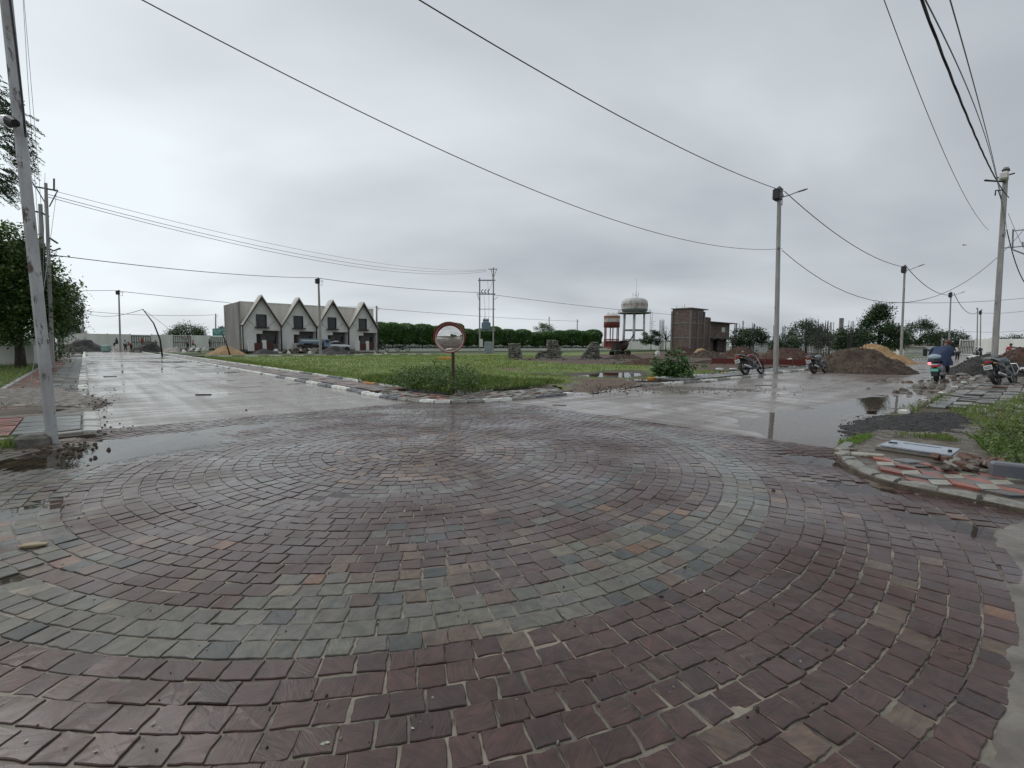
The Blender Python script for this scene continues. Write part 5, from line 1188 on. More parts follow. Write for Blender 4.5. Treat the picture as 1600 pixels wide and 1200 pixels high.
tower('water_tower', 'large white water tower with a faded reddish letter band and dome roof', SY(989.7, 183), 1, (M_TW, M_TGY, M_TRB, M_TGY), True)
tower('water_tower', 'smaller pink and dark red water tower with a white band', SY(955, 172), 1, (M_TW, M_TPK, M_TRD, M_TGY), False)

# ================================================================== BRICK BUILDING SHELL
M_BK = mat('raw_brick', (.11, .075, .062), (.20, .145, .12), scale=1.6, rough=.85, stretch=(1, 1, 2.2), bump=.5, spots=((.22, .185, .16), .9, .54)); M_CC = mat('raw_concrete', (.16, .15, .14), (.24, .225, .21), scale=2, rough=.85)
bb = empty('brick_building', SY(1077, 97), ROT); tag(bb, 'unfinished three-storey brick building with stepped flat roofs and open slabs', 'building')
def bpart(nm, c, d, m_): return MB().mat(m_).box(c, d).build(nm, bb)
bpart('wall', (2.8, 2.0, 4.5), (5.6, 4.0, 9.0), M_BK); bpart('roof_slab', (3.4, 1.95, 9.08), (7.4, 4.5, .18), M_CC)
bpart('wall', (6.9, 2.0, 3.7), (2.6, 4.0, 7.4), M_BK); bpart('roof_slab', (6.95, 2.0, 7.46), (2.9, 4.2, .13), M_CC)
bpart('wall', (14.2, 2.4, 4.9), (12.0, 3.2, 3.2), M_BK); bpart('roof_slab', (14.9, 2.0, 6.62), (13.6, 5.0, .16), M_CC); bpart('wall', (11.6, 2.6, 1.5), (2.4, 3.0, 3.0), M_BK); bpart('wall', (18.0, 2.6, 1.5), (4.2, 2.6, 3.0), M_BK)
bpart('wall', (9.3, 2.0, 1.5), (2.2, 4.0, 3.0), M_BK); bpart('wall', (13.6, 3.8, 1.5), (3.6, .3, 3.0), M_BK); bpart('floor_slab', (15.0, 1.4, 3.18), (13.6, 5.6, .22), M_CC)
for x in (.0, 2.9, 5.7, 8.3): bpart('column', (x, -.1, 4.3 if x < 6 else 3.7), (.34, .3, 8.6 if x < 6 else 7.4), M_CC)
for y in (4.0,): bpart('column', (-.1, y, 4.3), (.3, .34, 8.6), M_CC)
for x in (12.9, 16.0, 20.6): bpart('column', (x, .0, 1.5), (.3, .3, 3.0), M_CC)
bpart('floor_band', (2.9, -.03, 3.1), (5.9, .1, .28), M_CC); bpart('floor_band', (2.9, -.03, 6.1), (5.9, .1, .28), M_CC); bpart('floor_band', (-.03, 2, 3.1), (.1, 4.2, .28), M_CC); bpart('floor_band', (-.03, 2, 6.1), (.1, 4.2, .28), M_CC)
MB().mat(M_CW).box((17.0, .78, 5.1), (1.7, .06, 1.1)).build('window', bb); MB().mat(M_BLACK).box((4.3, -.02, 8.0), (1.6, .12, 1.4)).build('window', bb); MB().mat(M_BLACK).box((10.2, .4, 1.35), (1.4, .1, 2.4)).build('doorway', bb)
for k in range(16): x, y = random.uniform(0, 15), random.uniform(.3, 3.6); z = 9.1 if x < 6 else (7.5 if x < 8.4 else 6.7); MB().mat(M_DARKST).tube([(x, y, z), (x, y, z+random.uniform(.4, .9))], .035, 4).build('rebar', bb)
m = MB().mat(M_DARKST)
for x in (21.2, 22.6):
    for y in (-.4, 2): m.tube([(x, y, 0), (x, y, 6.6)], .05, 4)
for z in (1.6, 3.2, 4.9): m.tube([(21.2, -.4, z), (22.6, -.4, z)], .05, 4); m.tube([(21.2, 2, z), (22.6, 2, z)], .05, 4)
m.build('scaffold', bb)

# ================================================================== HEAPS, RUINS, REBAR
def cone_heap(name, label, px, Y, wpx, hpx_top, m_, depth=None, n=36, seed=1, sharp=1.15, rough=.10, cat='heap', skew=0.0, pb=None):
    """heap whose summit projects at image row hpx_top in column px"""
    c = SY(px, Y); H = AT(px, hpx_top, Y).z; rx = wpx/F*Y/2; ry = depth or rx*.85
    def zf(X, Y2):
        u = (X-rx*skew*(0))/rx; v = Y2/ry; n_ = fbm(X*1.3/rx*2+9, Y2*1.3/ry*2+9, seed, 4)-.5; n_ = n_*1.5
        d = np.sqrt((u-skew*np.clip(1-np.abs(u), 0, 1))**2+v**2)+n_*.28
        n2_ = fbm(X*4/rx*2, Y2*4/ry*2, seed+3, 3)-.5
        return H*np.clip(1-d, -.2, 1)**1*sharp*np.where(d < .25, .93, 1)*1.0 - .04+n2_*rough*np.clip(1.2-d, 0, 1)
    def zf2(X, Y2):
        z = zf(X, Y2); return np.where(z > H, H+(z-H)*.25, z)
    o = link(name, grid_mesh(name, np.linspace(-rx*1.2, rx*1.2, n), np.linspace(-ry*1.2, ry*1.2, n), zf2, m_), None, c)
    tag(o, label, cat)
    if Y < 60:
        a_ = rng.uniform(0, 2*PI, 900); r_ = rng.uniform(0, 1.1, 900)**.6; X_ = np.cos(a_)*r_*rx; Y_ = np.sin(a_)*r_*ry; Z_ = zf2(X_, Y_)
        pebbles('lumps', [(x, y, z) for x, y, z in zip(X_, Y_, Z_) if z > -.03], .09 if Y < 35 else .13, [m_, m_, M_SOIL if 'sand' not in name else m_], o)
    return o
cone_heap('earth_heap', 'big brown earth heap spilling onto the right road beside a motorcycle', 1345, 27.6, 140, 545, M_SOIL, 2.6, 120, 2, rough=.34, sharp=1.35, skew=-.12)
cone_heap('sand_heap', 'yellow sand heap behind the big brown earth heap', 1362, 43, 125, 539, M_SAND, 3.2, 70, 3, rough=.06, sharp=1.25)
cone_heap('grit_heap', 'long black grit heap on the road edge beside the rider', 1548, 25.5, 150, 555, M_GRIT, 1.9, 70, 4, rough=.06, sharp=1.3)
cone_heap('earth_heap', 'reddish-brown earth heap behind the parked bike with crash guard', 1592, 30, 80, 544, M_SOILR, 2.0, 60, 5, rough=.14, sharp=1.35)
cone_heap('grit_heap', 'large black heap at the end of the left road', 132, 73, 66, 531, M_GRIT, 3.0, 50, 6, rough=.15, sharp=1.4)
cone_heap('grit_heap', 'black heap right of the far thin pole on the left road', 232, 72, 44, 533, M_GRIT, 2.4, 50, 7, rough=.15, sharp=1.3)
cone_heap('earth_heap', 'low dark earth bank running between the two black heaps', 185, 75, 60, 541, M_MUD, 2.4, 40, 27, rough=.2, sharp=1.3)
cone_heap('earth_heap', 'flat dark earth heap left of the largest black heap', 104, 72, 40, 537, M_MUD, 2, 40, 28, rough=.15, sharp=1.3)
cone_heap('earth_heap', 'low dark earth heap before the long white wall', 275, 74, 60, 542, M_MUD, 2.4, 40, 8, rough=.25, sharp=1.3)
cone_heap('sand_heap', 'orange sand heap with a leaning post before the grey end wall', 354, 60, 56, 541, M_SAND, 2.3, 50, 9, rough=.06, sharp=1.3)
cone_heap('grit_heap', 'low dark heap before the first gabled house', 414, 64, 40, 545, M_GRIT, 2, 40, 10, sharp=1.3)
cone_heap('grit_heap', 'black heap beside the pole before the gabled houses', 522, 62, 56, 541, M_GRIT, 2.2, 50, 11, sharp=1.3, rough=.05)
cone_heap('earth_heap', 'dark red heap before the brick building', 1066, 58, 56, 542, M_SOILR, 2.5, 50, 12, sharp=1.3, rough=.2)
cone_heap('sand_heap', 'orange sand patch at the foot of the brick building', 1096, 66, 30, 543, M_SAND, 1.5, 30, 13, sharp=1.2)
cone_heap('earth_heap', 'brown earth heap before the sand patch and brick building', 1105, 52, 70, 548, M_SOIL, 2.4, 50, 14, sharp=1.3, rough=.2)
cone_heap('earth_heap', 'dark heap left of the red-and-black motorcycle', 1158, 55, 66, 543, M_SOILR, 2.4, 50, 15, sharp=1.35, rough=.2)
cone_heap('earth_heap', 'low red earth bank behind the first right pole', 1225, 44, 110, 545, M_SOILR, 2.6, 60, 16, sharp=1.5, rough=.22)
cone_heap('earth_heap', 'broad rubble-strewn earth heap behind the leafy shrub', 1018, 34, 120, 561, M_SOILR, 1.8, 60, 17, sharp=1.4, rough=.2)
cone_heap('earth_heap', 'earth heap below the dumped machine', 975, 46, 90, 554, M_SOIL, 1.8, 50, 18, sharp=1.3, rough=.2)
cone_heap('earth_heap', 'low brown earth bank between the shrub and the red plinth', 1120, 36, 120, 563, M_SOIL, 1.6, 60, 19, sharp=1.4, rough=.15)
# broken masonry stubs
M_RU = mat('weathered_masonry', (.10, .095, .082), (.23, .215, .19), scale=3.5, rough=.85, bump=1, bscale=9, bdist=.05)
M_RS = mat('masonry_stone_pale', (.20, .19, .165), (.30, .285, .25), scale=4, rough=.8, rndobj=.3)
def ruin(label, px, Y, w, h, prof, seed):
    random.seed(seed); o = empty('masonry_stub', SY(px, Y)); tag(o, label, 'masonry', 'broken masonry stubs on the meadow')
    nrow = int(h/.17)
    for j in range(nrow):
        z = .08+j*.17; f0, f1 = prof(j/nrow); x = -w/2+w*f0; xe = -w/2+w*f1
        while x < xe:
            l_ = random.uniform(.22, .42); 
            m = MB().mat(random.choice([M_RU, M_RU, M_RS])); m.bbox((0, 0, 0), (l_-.02, random.uniform(.5, .65), .155), .03)
            q = m.build('stone', o, (x+l_/2, random.gauss(0, .05), z+.08)); q.rotation_euler = (random.gauss(0, .05), random.gauss(0, .06), random.gauss(0, .12)); x += l_
    return o
ruin('square broken masonry stub, the first from the clipped-tree end', 803, 47, 1.15, 1.55, lambda t: (0, 1-.15*t), 1)
ruin('low crumbled masonry stub leaning on the middle one', 846, 46, 1.5, .95, lambda t: (.4*t, 1), 2)
ruin('tall middle masonry stub with a pale broken face', 866, 46, 1.6, 1.95, lambda t: (.05, 1-.45*t), 3)
ruin('sloping masonry stub rising towards the water tower', 921, 45, 1.9, 1.75, lambda t: (.62*t, 1-.12*t), 4)
pts = []
for (cx_, sx, Y_, n) in ((820, 14, 44, 60), (860, 22, 43, 110), (905, 26, 42.5, 130), (960, 30, 42, 150), (1010, 30, 36, 120), (1100, 50, 40, 100), (1180, 60, 38, 100)):
    for _ in range(n): p = SY(random.gauss(cx_, sx), Y_+random.gauss(0, 1)); pts.append((p.x, p.y, .12))
pebbles('rubble', pts, .30, [M_RU, M_SOIL, M_SOILR, M_RU, M_RS])
pts = []
for _ in range(110): p = SY(random.gauss(450, 60), random.gauss(69, 1.2)); pts.append((p.x, p.y, .1))
for _ in range(80): p = SY(random.gauss(310, 22), random.gauss(76, 2)); pts.append((p.x, p.y, .4))
for _ in range(30): p = SY(random.gauss(470, 12), random.gauss(68, .6)); pts.append((p.x, p.y, .5))
pebbles('rubble', pts, .7, [M_RS, M_HW, M_SOIL, M_HB, M_MUD])
# red plinth wall
a, b = SY(1113, 33.5), SY(1262, 31.5); d = b-a; rp = empty('red_plinth', a, math.atan2(d.y, d.x)); tag(rp, 'low dark red shuttering boards behind the parked motorcycles', 'board fence')
M_RB = mat('red_board', (.12, .018, .014), (.18, .035, .025), scale=2, rough=.5)
n = 7
for i in range(n):
    MB().mat(M_RB).box(((i+.5)*d.length/n, 0, .42), (d.length/n-.05, .06, .38)).build('board', rp); MB().mat(M_BRK).box((i*d.length/n, -.05, .42), (.08, .08, .52)).build('post', rp)
# rebar columns
def rebar(label, px, Y, ytop, n=4, w=.25):
    H = AT(px, ytop-3, Y).z; o = empty('rebar_column', SY(px, Y)); tag(o, label, 'rebar column', 'standing rebar columns on the building plots')
    for k in range(n):
        x, y = ((-w, -w), (w, -w), (w, w), (-w, w), (0, -w), (0, w))[k % 6]
        MB().mat(M_DARKST).tube([(x/2, y/2, 0), (x/2+random.gauss(0, .04), y/2, H*random.uniform(.93, 1))], .00045*Y+.004, 4).build('bar', o)
    m = MB().mat(M_DARKST)
    for j in range(int(H/.45)): m.tube([(-w/2, -w/2, .3+j*.4), (w/2, -w/2, .3+j*.4), (w/2, w/2, .3+j*.4), (-w/2, w/2, .3+j*.4), (-w/2, -w/2, .3+j*.4)], .010, 3)
    tag(m.build('stirrups', o), kind='stuff')
RBL = [(1257, 45, 497), (1272, 48, 502), (1262, 45, 500), (1283, 48, 506), (1291, 50, 503), (1296, 46, 503), (1278, 52, 507), (1328, 52, 502), (1148, 90, 506), (1176, 90, 506), (1033, 120, 501), (1347, 40, 541), (1210, 80, 509), (1223, 90, 511)]
RBN = ['tallest rebar column behind the second motorcycle', 'thin rebar column just right of the tallest', 'rebar column paired with the tallest one', 'rebar column in the middle of the group', 'rebar column right of the group middle', 'rebar column at the right end of the group', 'short far rebar column inside the group', 'rebar column by the pointed tree', 'far rebar column beside the brick building', 'far rebar column over the low dark tree', 'dense rebar column between the water tower and brick building', 'short rebar column standing in the yellow sand', 'far rebar column close to the first right pole', 'thin far rebar column just past the first right pole']
for (px, Y, yt), lb in zip(RBL, RBN): rebar(lb, px, Y, yt, 6 if px == 1033 else 4, .8 if px == 1033 else .3)
m = MB().mat(M_HG); H = AT(1313, 497, 150).z; p = SY(1312, 150); m.box((p.x, p.y, H/2), (1.1, .6, H)); tag(m.build('lattice_mast'), 'pale grey far lattice mast rising over the dark scrub', 'mast')

# sheds and small far buildings
M_RST = mat('rusty_sheet', (.13, .10, .085), (.22, .19, .165), scale=2, rough=.6, spots=((.14, .06, .04), 2, .55))
sh_ = empty('shed', SY(1401, 72), .1); tag(sh_, 'low shed with a rusty sheet roof and pale patched walls behind the second right pole', 'shed')
for (nm, c, d, mt) in (('wall', (2.6, 1.5, .75), (5.2, 2.6, 1.5), M_HB), ('roof', (2.4, 1.2, 1.62), (5.6, 3.6, .10), M_RST), ('wall', (6.2, 1.2, .8), (1.6, 2, 1.6), M_HW), ('doorway', (5.0, .15, .6), (.6, .12, 1.2), M_BLACK), ('panel', (2.6, .12, .85), (3.6, .12, .5), M_CW), ('block', (.2, -.4, .55), (.9, .6, 1.1), M_CW)): MB().mat(mt).box(c, d).build(nm, sh_)
sg = empty('signboard', SY(345, 92), 0); tag(sg, 'teal signboard on posts with a white wavy name, beside the grey end wall', 'signboard')
M_TEALP = mat('tarp_pale', (.20, .34, .31), (.28, .42, .38), scale=2, rough=.5)
M_TEAL = mat('teal_board', (.06, .26, .24), (.10, .33, .30), scale=1, rough=.4); M_WH = mat('sign_white', (.65, .68, .66), rough=.5)
Zs = AT(345, 520.5, 92).z; Wd = 23/F*92
MB().mat(M_TEAL).box((0, 0, Zs), (Wd, .1, 14/F*92)).build('board', sg)
m = MB().mat(M_WH); m.tube([(x, -.07, Zs+.15+.18*math.sin(x*5+1)) for x in np.linspace(-Wd*.4, Wd*.45, 26)], .07, 5); m.tube([(x, -.07, Zs+.55+.05*math.sin(x*3)) for x in np.linspace(-Wd*.45, Wd*.4, 16)], .05, 5); tag(m.build('painted_script', sg), kind='stuff')
MB().mat(M_HW).box((0, -.06, Zs-.62), (Wd, .03, .3)).build('pale_strip', sg)
for x in (-Wd*.4, Wd*.4): MB().mat(M_DARKST).tube([(x, .1, 0), (x, .1, Zs)], .05, 5).build('post', sg)
wbn = empty('wall_banner', SY(290, 98)); tag(wbn, 'small brown lettered banner hanging on the long white wall', 'banner')
Zs = AT(290, 527, 98).z; MB().mat(M_BRK).box((0, -.3, Zs), (1.6, .06, .42)).build('cloth', wbn)
m = MB().mat(M_WH)
for k in range(6): m.box((-.6+k*.24, -.34, Zs), (.12, .02, .2))
tag(m.build('lettering', wbn), kind='stuff')
m = MB().mat(M_TEALP); c = SY(166, 70); m.bbox((c.x, c.y, .55), (1.1, .8, 1.05), .2); tag(m.build('tarpaulin_bundle'), 'pale teal tarpaulin bundle leaning on the largest black heap', 'bundle')
# ================================================================== POLES AND LINES
def pole(label, base, top, w0=.30, w1=.17, d0=.18, m_=M_POLE, lamp=None, box=None, brackets=1, name='utility_pole', group='concrete street poles'):
    base = Vector(base); top = Vector(top); o = empty(name, base); tag(o, label, 'pole', group); h = top-base
    m = MB().mat(m_); n = 8; vs = []
    for i in range(n+1):
        t = i/n; c = h*t; w = (w0*(1-t)+w1*t)/2; d = (d0*(1-t)+d0*.72*t)/2
        R_ = Matrix.Rotation(ROT, 3, 'Z'); b = .022
        for x, y in ((-w+b, -d), (w-b, -d), (w, -d+b), (w, d-b), (w-b, d), (-w+b, d), (-w, d-b), (-w, -d+b)): vs.append(c+R_ @ Vector((x, y, -.3 if i == 0 else 0)))
    fs = [(i*8+k, i*8+(k+1) % 8, i*8+8+(k+1) % 8, i*8+8+k) for i in range(n) for k in range(8)]+[tuple(n*8+k for k in range(8))]
    m.add(vs, fs); m.build('shaft', o); u = h.normalized()
    if box:
        m = MB().mat(M_BLACK if box == 'b' else M_HB); c = h-u*.42; m.bbox((c.x-.12, c.y-.05, c.z), (.5, .36, .6) if box == 'b' else (.62, .3, .34), .06, rz=ROT); m.build('junction_box', o)
        m = MB().mat(M_DARKST); c = h-u*.12; m.box((c.x, c.y, c.z), (.36, .26, .05), rz=ROT); m.build('top_clamp', o)
    if brackets:
        m = MB().mat(M_DARKST); d = Vector((math.cos(ROT), math.sin(ROT), 0))
        for z in (-.35, -.85): c = h+u*z; m.tube([c, c+d*.42], .022, 5)
        c = h-u*.35+d*.42; m.tube([c, c-u*.5], .02, 5); m.build('bracket', o)
        m = MB().mat(M_POLEL); c = h-u*.3+d*.45
        for k in range(3): m.lathe([(.035, -.02), (.06, 0), (.035, .02)], 8, c+d*(.06*k)-u*.05*k)
        m.build('insulator', o)
    if lamp:
        d = Vector(lamp).normalized(); a = h-u*.55; tip = a+Vector(lamp)
        m = MB().mat(M_STEEL); m.tube([a, a.lerp(tip, .5)+Vector((0, 0, -.04)), tip], .028, 6); m.build('lamp_arm', o)
        m = MB().mat(M_STEEL); s = d.cross(Vector((0, 0, 1))).normalized(); e_ = tip+d*.55
        m.tube([tip-d*.05, tip+d*.1, tip+d*.4, e_], [.03, .075, .085, .05], 8, sq=.55); m.build('lamp_head', o)
    return o
Rv = Vector((math.cos(ROT), math.sin(ROT), 0)); Lv = Vector((-math.sin(ROT), math.cos(ROT), 0))
# whitewashed pole on the left corner (leans away from the road)
b = G(83, 694); t0 = AT(10, 0, b.y+.05); d = (t0-b); topL = b+d*(9.9/d.z)
pl = pole('near whitewashed leaning pole with peeling paint at the left corner pavement', b, topL, .135, .125, .11, M_POLEL, None, 'b')
c = b+d*((AT(27, 196, b.y).z)/d.z)-b
m = MB().mat(M_PLW); m.tube([c+Vector((-.10, -.12, .03)), c+Vector((.08, -.2, -.02))], [.07, .075], 10); m.build('lamp_stub', pl); m = MB().mat(M_BLACK); m.tube([c+Vector((.08, -.2, -.02)), c+Vector((.19, -.24, -.06))], [.078, .05], 10); m.build('lamp_cap', pl)
m = MB().mat(M_DARKST); 

m = MB().mat(M_RU); m.bbox((-.16, -.1, .06), (.36, .3, .22), .08, rz=.4); m.build('base_stone', pl)
m = MB().mat(M_CABLE); m.tube([d*(z/d.z)+Vector((.16-.03*math.sin(z), -.12, 0)) for z in np.linspace(4.3, 9.5, 10)], .014, 5); m.build('down_cable', pl)
def gpole(label, px, py, ytop, Y=None, xt=None, **kw):
    b = G(px, py) if Y is None else SY(px, Y); tp = AT(xt if xt else px, ytop, b.y); tp = Vector((tp.x, b.y, tp.z)); return b, tp, pole(label, b, tp, **kw)
bA, tA, _ = gpole('weathered pole with a black box and lamp between two parked motorcycles', 1212, 583.5, 292, None, 1218, lamp=Vector((.85, -.1, .25)), box='b', w0=.32, w1=.26)
bB, tB, _ = gpole('second pole of the right road row, behind the brown earth heap', 1409, 0, 414, 43.5, 1414, lamp=Vector((.85, -.3, .35)), box='b', w0=.30, w1=.22)
bC, tC, _ = gpole('third pole of the right road row, over the rider', 1483, 0, 456, 62, 1486, lamp=Vector((.85, -.3, .35)), box='b', w0=.30, w1=.22)
bR, tR, pr = gpole('thick rust-streaked pole with a pale box behind the bike with crash guard', 1556, 0, 262, 22.6, 1572, box='w', w0=.36, w1=.27, d0=.24)
h = tR-bR; u = h.normalized()
m = MB().mat(M_DARKST); c = h-u*.7; m.tube([c, c-Rv*.3-Lv*0, c+Vector((-1.15, -.2, .06))], [.03, .03, .045], 6); m.build('lamp_arm', pr)
m = MB().mat(M_DARKST); c = h-u*1.0; m.tube([c, c+Vector((-.42, 0, -.02)), c+Vector((-.42, 0, -.25))], .03, 5); m.tube([c+Vector((-.3, 0, 0)), h-u*1.75], .022, 5); m.tube([h-u*.35+Vector((-.35, 0, -.1)), h-u*.35+Vector((.4, 0, .1))], .035, 5); m.build('stay', pr)
def fr(x, y): return AT(x, y, bR.y-.05)-bR
m = MB().mat(M_STEEL)
for a_, b_ in (((1570, 387.5), (1640, 381)), ((1583, 361), (1640, 354)), ((1583, 358), (1582, 389)), ((1582, 390), (1640, 412)), ((1598, 378), (1598, 386))): m.tube([fr(*a_), fr(*b_)], .03, 4)
m.build('side_frame', pr)
gpole('left one of the twin distant poles beyond the right road', 1527.5, 0, 481, 80, lamp=-Rv*1.3+Vector((0, 0, .3)), w0=.3, w1=.25)
gpole('right one of the twin distant poles beyond the right road', 1532.5, 0, 485, 82, lamp=Rv*1.3+Vector((0, 0, .6)), w0=.3, w1=.25, box='b')
gpole('small far pole behind the rider and the pale loose tree', 1459, 0, 520, 105, w0=.4, w1=.3, brackets=0)
gpole('small far pole just right of the one behind the rider', 1472, 0, 514, 100, w0=.4, w1=.3)
bD, tD, _ = gpole('slim pole before the gabled houses', 501, 0, 434, 58, 497.5, box='b', w0=.3, w1=.2)
bE, tE, _ = gpole('slim pole at the end of the left road beside the black heaps', 188, 0, 453, 72, 185.5, box='b', w0=.26, w1=.18)
bF, tF, _ = gpole('far pole with a leaf tuft near the left trees', 131, 0, 482, 108, 129, w0=.4, w1=.25)
bG_, tG_, _ = gpole('far pole beside the dome tree behind the long white wall', 337, 0, 490, 118, w0=.35, w1=.25)
bH, tH, _ = gpole('far pole standing at the end of the gabled houses', 588.5, 0, 478, 92, w0=.4, w1=.3)
gpole('thin far pole above the clipped trees beyond the transformer', 902, 0, 499, 150, w0=.4, w1=.3)
gpole('thin far pole above the pale green tree behind the clipped trees', 858, 0, 495, 170, w0=.4, w1=.3)
gpole('far pole behind the low dark tree beside the brick house', 1161, 0, 501, 100, w0=.4, w1=.3)
# leaning bent poles
for (lb, pts_) in (('bent bare pole leaning over the left road end, cable at its tip', ((253, 560), (250, 530), (240, 505), (223, 483))), ('thin leaning post standing by the orange sand heap', ((359, 554), (354, 538), (346, 518)))):
    Y = 50 if pts_[0][0] == 253 else 58; b_ = SY(pts_[0][0], Y); P_ = [b_]+[AT(x, y, Y) for x, y in pts_[1:]]
    m = MB().mat(M_DARKST); m.smooth = True; m.tube(P_, [.085, .08, .065, .045][:len(P_)], 8); tag(m.build('leaning_pole'), lb, 'pole')
# twin pole pair on the left with cross arm
bP = SY(80, 25); tP = AT(71.5, 286, 25); pp_ = pole('steel pole with a cross arm and insulators behind the whitewashed pole', bP, Vector((tP.x, 25, tP.z)), .18, .13, .14, M_POLE, brackets=0)
h = Vector((tP.x, 25, tP.z))-bP; m = MB().mat(M_DARKST); a = AT(54, 291.5, 25)-bP; c = AT(90, 298, 25)-bP; m.tube([a, c], .05, 4); m.tube([a+Vector((.05, 0, 0)), AT(74, 323, 25)-bP], .025, 4); m.tube([c, AT(77, 323, 25)-bP], .025, 4); m.tube([AT(84.5, 279, 25)-bP, AT(84.5, 297, 25)-bP], .04, 5); m.build('cross_arm', pp_)
m = MB().mat(M_DARKST); m.tube([AT(70, 385, 25)-bP, AT(84, 392, 25)-bP, AT(94, 388, 25)-bP], .04, 5); m.tube([AT(78, 372, 25)-bP, AT(90, 380, 25)-bP], .05, 5); m.tube([AT(72, 397, 25)-bP, AT(98, 401, 25)-bP], .03, 5); m.build('switch_gear', pp_)
bQ = SY(72, 26); tQ = AT(63, 319, 26); pq = pole('shorter leaning pole paired with the steel cross-arm pole', bQ, Vector((tQ.x, 26, tQ.z)), .24, .17, .16, M_POLE, brackets=0)
m = MB().mat(M_DARKST); m.tube([AT(52, 330, 26)-bQ, AT(64, 332, 26)-bQ, AT(76, 338, 26)-bQ], .05, 5); m.build('arm', pq)
# transformer frame
tf = empty('transformer_frame', SY(760, 74)); tag(tf, 'two-pole transformer frame with cross bars and a blue-grey transformer before the clipped trees', 'transformer frame')
def tfp(x, y): return AT(x, y, 74)-tf.location
for x, yt in ((749.5, 434), (771, 418)):
    m = MB().mat(M_POLE); p = tfp(x, yt); m.tube([(p.x, 0, -.1), (p.x, 0, p.z)], [.17, .13], 4); m.build('pole', tf)
for y, r in ((438, .12), (459.5, .12), (483, .06), (516, .14)): m = MB().mat(M_STEEL); m.tube([tfp(747, y), tfp(774, y)], r, 4); m.build('cross_bar', tf)
m = MB().mat(M_STEEL); m.tube([tfp(763, 420.5), tfp(777, 420.5)], .08, 4); m.tube([tfp(767, 421), tfp(770, 432)], .05, 4); m.tube([tfp(776, 421), tfp(772, 432)], .05, 4); m.tube([tfp(745, 458), tfp(749, 470)], .05, 4); m.tube([tfp(778, 464), tfp(772, 468)], .05, 4); m.build('top_bracket', tf)
for x in (754, 759, 764): m = MB().mat(M_DARKST); m.tube([tfp(x, 459), tfp(x-2, 455), tfp(x+1, 452)], .07, 5); m.build('fuse', tf)
M_TFB = mat('transformer_blue_grey', (.13, .20, .25), (.2, .28, .33), scale=2, rough=.5)
p = tfp(759.5, 509); m = MB().mat(M_TFB); m.bbox((p.x, 0, p.z), (1.1, .8, 1.25), .1); 
for k in range(5): m.box((p.x-.62, -.3+k*.15, p.z), (.14, .04, .9)); m.box((p.x+.62, -.3+k*.15, p.z), (.14, .04, .9))
m.build('tank', tf); m = MB().mat(M_TFB); m.tube([(p.x-.5, 0, p.z+.85), (p.x+.45, 0, p.z+.85)], .2, 10); m.build('conservator', tf)
for k in range(3): m = MB().mat(M_DARKST); m.tube([(p.x-.3+k*.3, .2, p.z+.6), (p.x-.3+k*.3, .2, p.z+1.2)], .05, 6); m.build('bushing', tf)
p = tfp(752, 536); m = MB().mat(M_PLW); m.bbox((p.x, -.2, p.z), (.5, .35, 1.2), .03); m.build('meter_box', tf)
m = MB().mat(M_CABLE)
for x0_, y0_, x1_, y1_ in ((756, 460, 757, 500), (762, 438, 764, 500), (768, 421, 762, 459), (757, 483, 755, 505)): m.tube([tfp(x0_, y0_), tfp(x0_+2, (y0_+y1_)/2), tfp(x1_, y1_)], .022, 4)
m.build('leads', tf)
cb_ = SY(763, 76); m = MB().mat(mat('cabinet_grey', (.30, .34, .35), (.42, .46, .46), scale=2, rough=.5)); m.bbox((cb_.x, cb_.y, .95), (1.25, .7, 1.9), .05)
for k in range(4): m.box((cb_.x-.45+k*.3, cb_.y-.37, 1.0), (.2, .04, 1.5))
tag(m.build('switch_cabinet'), 'pale blue-grey switch cabinet standing between the transformer frame poles', 'cabinet')

def cable(label, pa, pb, pix, r=.012, zrange=None, t0=0.0, t1=1.0, twist=False, n=48, group='overhead cables'):
    """cable above the plan line pa-pb whose sag is the parabola through the given sight lines"""
    ax, ay = pa[0], pa[1]; bx, by = pb[0], pb[1]; T, Z = [], []
    for x, y in pix:
        d = ray(x, y); k = d.x/d.y; den_ = (bx-ax)-k*(by-ay); t = (k*ay-ax)/den_; Y = ay+(by-ay)*t; T.append(t); Z.append(CAMH+d.z*Y/d.y)
    co = np.polyfit(T, Z, min(2, len(T)-1)); ts = np.linspace(t0, t1, n); zs = np.polyval(co, ts)
    P_ = [Vector((ax+(bx-ax)*t, ay+(by-ay)*t, z)) for t, z in zip(ts, zs)]
    m = MB().mat(M_CABLEG if (r < .01 and not twist) or 'faint' in label else M_CABLE); m.smooth = True
    if twist:
        L_ = (P_[-1]-P_[0]).length; N_ = 260
        for ph in (0, 2.1, 4.2):
            Q = []
            for i in range(N_+1):
                t = ts[0]+(ts[-1]-ts[0])*i/N_; c = Vector((ax+(bx-ax)*t, ay+(by-ay)*t, np.polyval(co, t))); an = ph+t*L_*2.2
                Q.append(c+Vector((math.cos(an)*.0075, math.cos(an)*-.0075, math.sin(an)*.0075)))
            m.tube(Q, r, 5)
    else: m.tube(P_, r, 5)
    return tag(m.build('cable'), label, 'cable', group)
A_ = (bA.x, bA.y); B_ = (bB.x, bB.y); C_ = (bC.x, bC.y); LP = (topL.x, topL.y)
cable('upper thick cable dipping from the sky to the black box of the first right pole', LP, A_, [(657, 0), (900, 146), (1060, 228), (1216, 296)], .016, t0=.02)
cable('lower sagging cable meeting the first right pole below its lamp', LP, A_, [(222, 0), (400, 97), (640, 206), (880, 316), (1050, 371), (1212, 389)], .0105, t0=-.02)
cable('sagging cable from the first to the second right pole, upper one', A_, B_, [(1240, 312), (1300, 360), (1360, 399), (1412, 417)], .022)
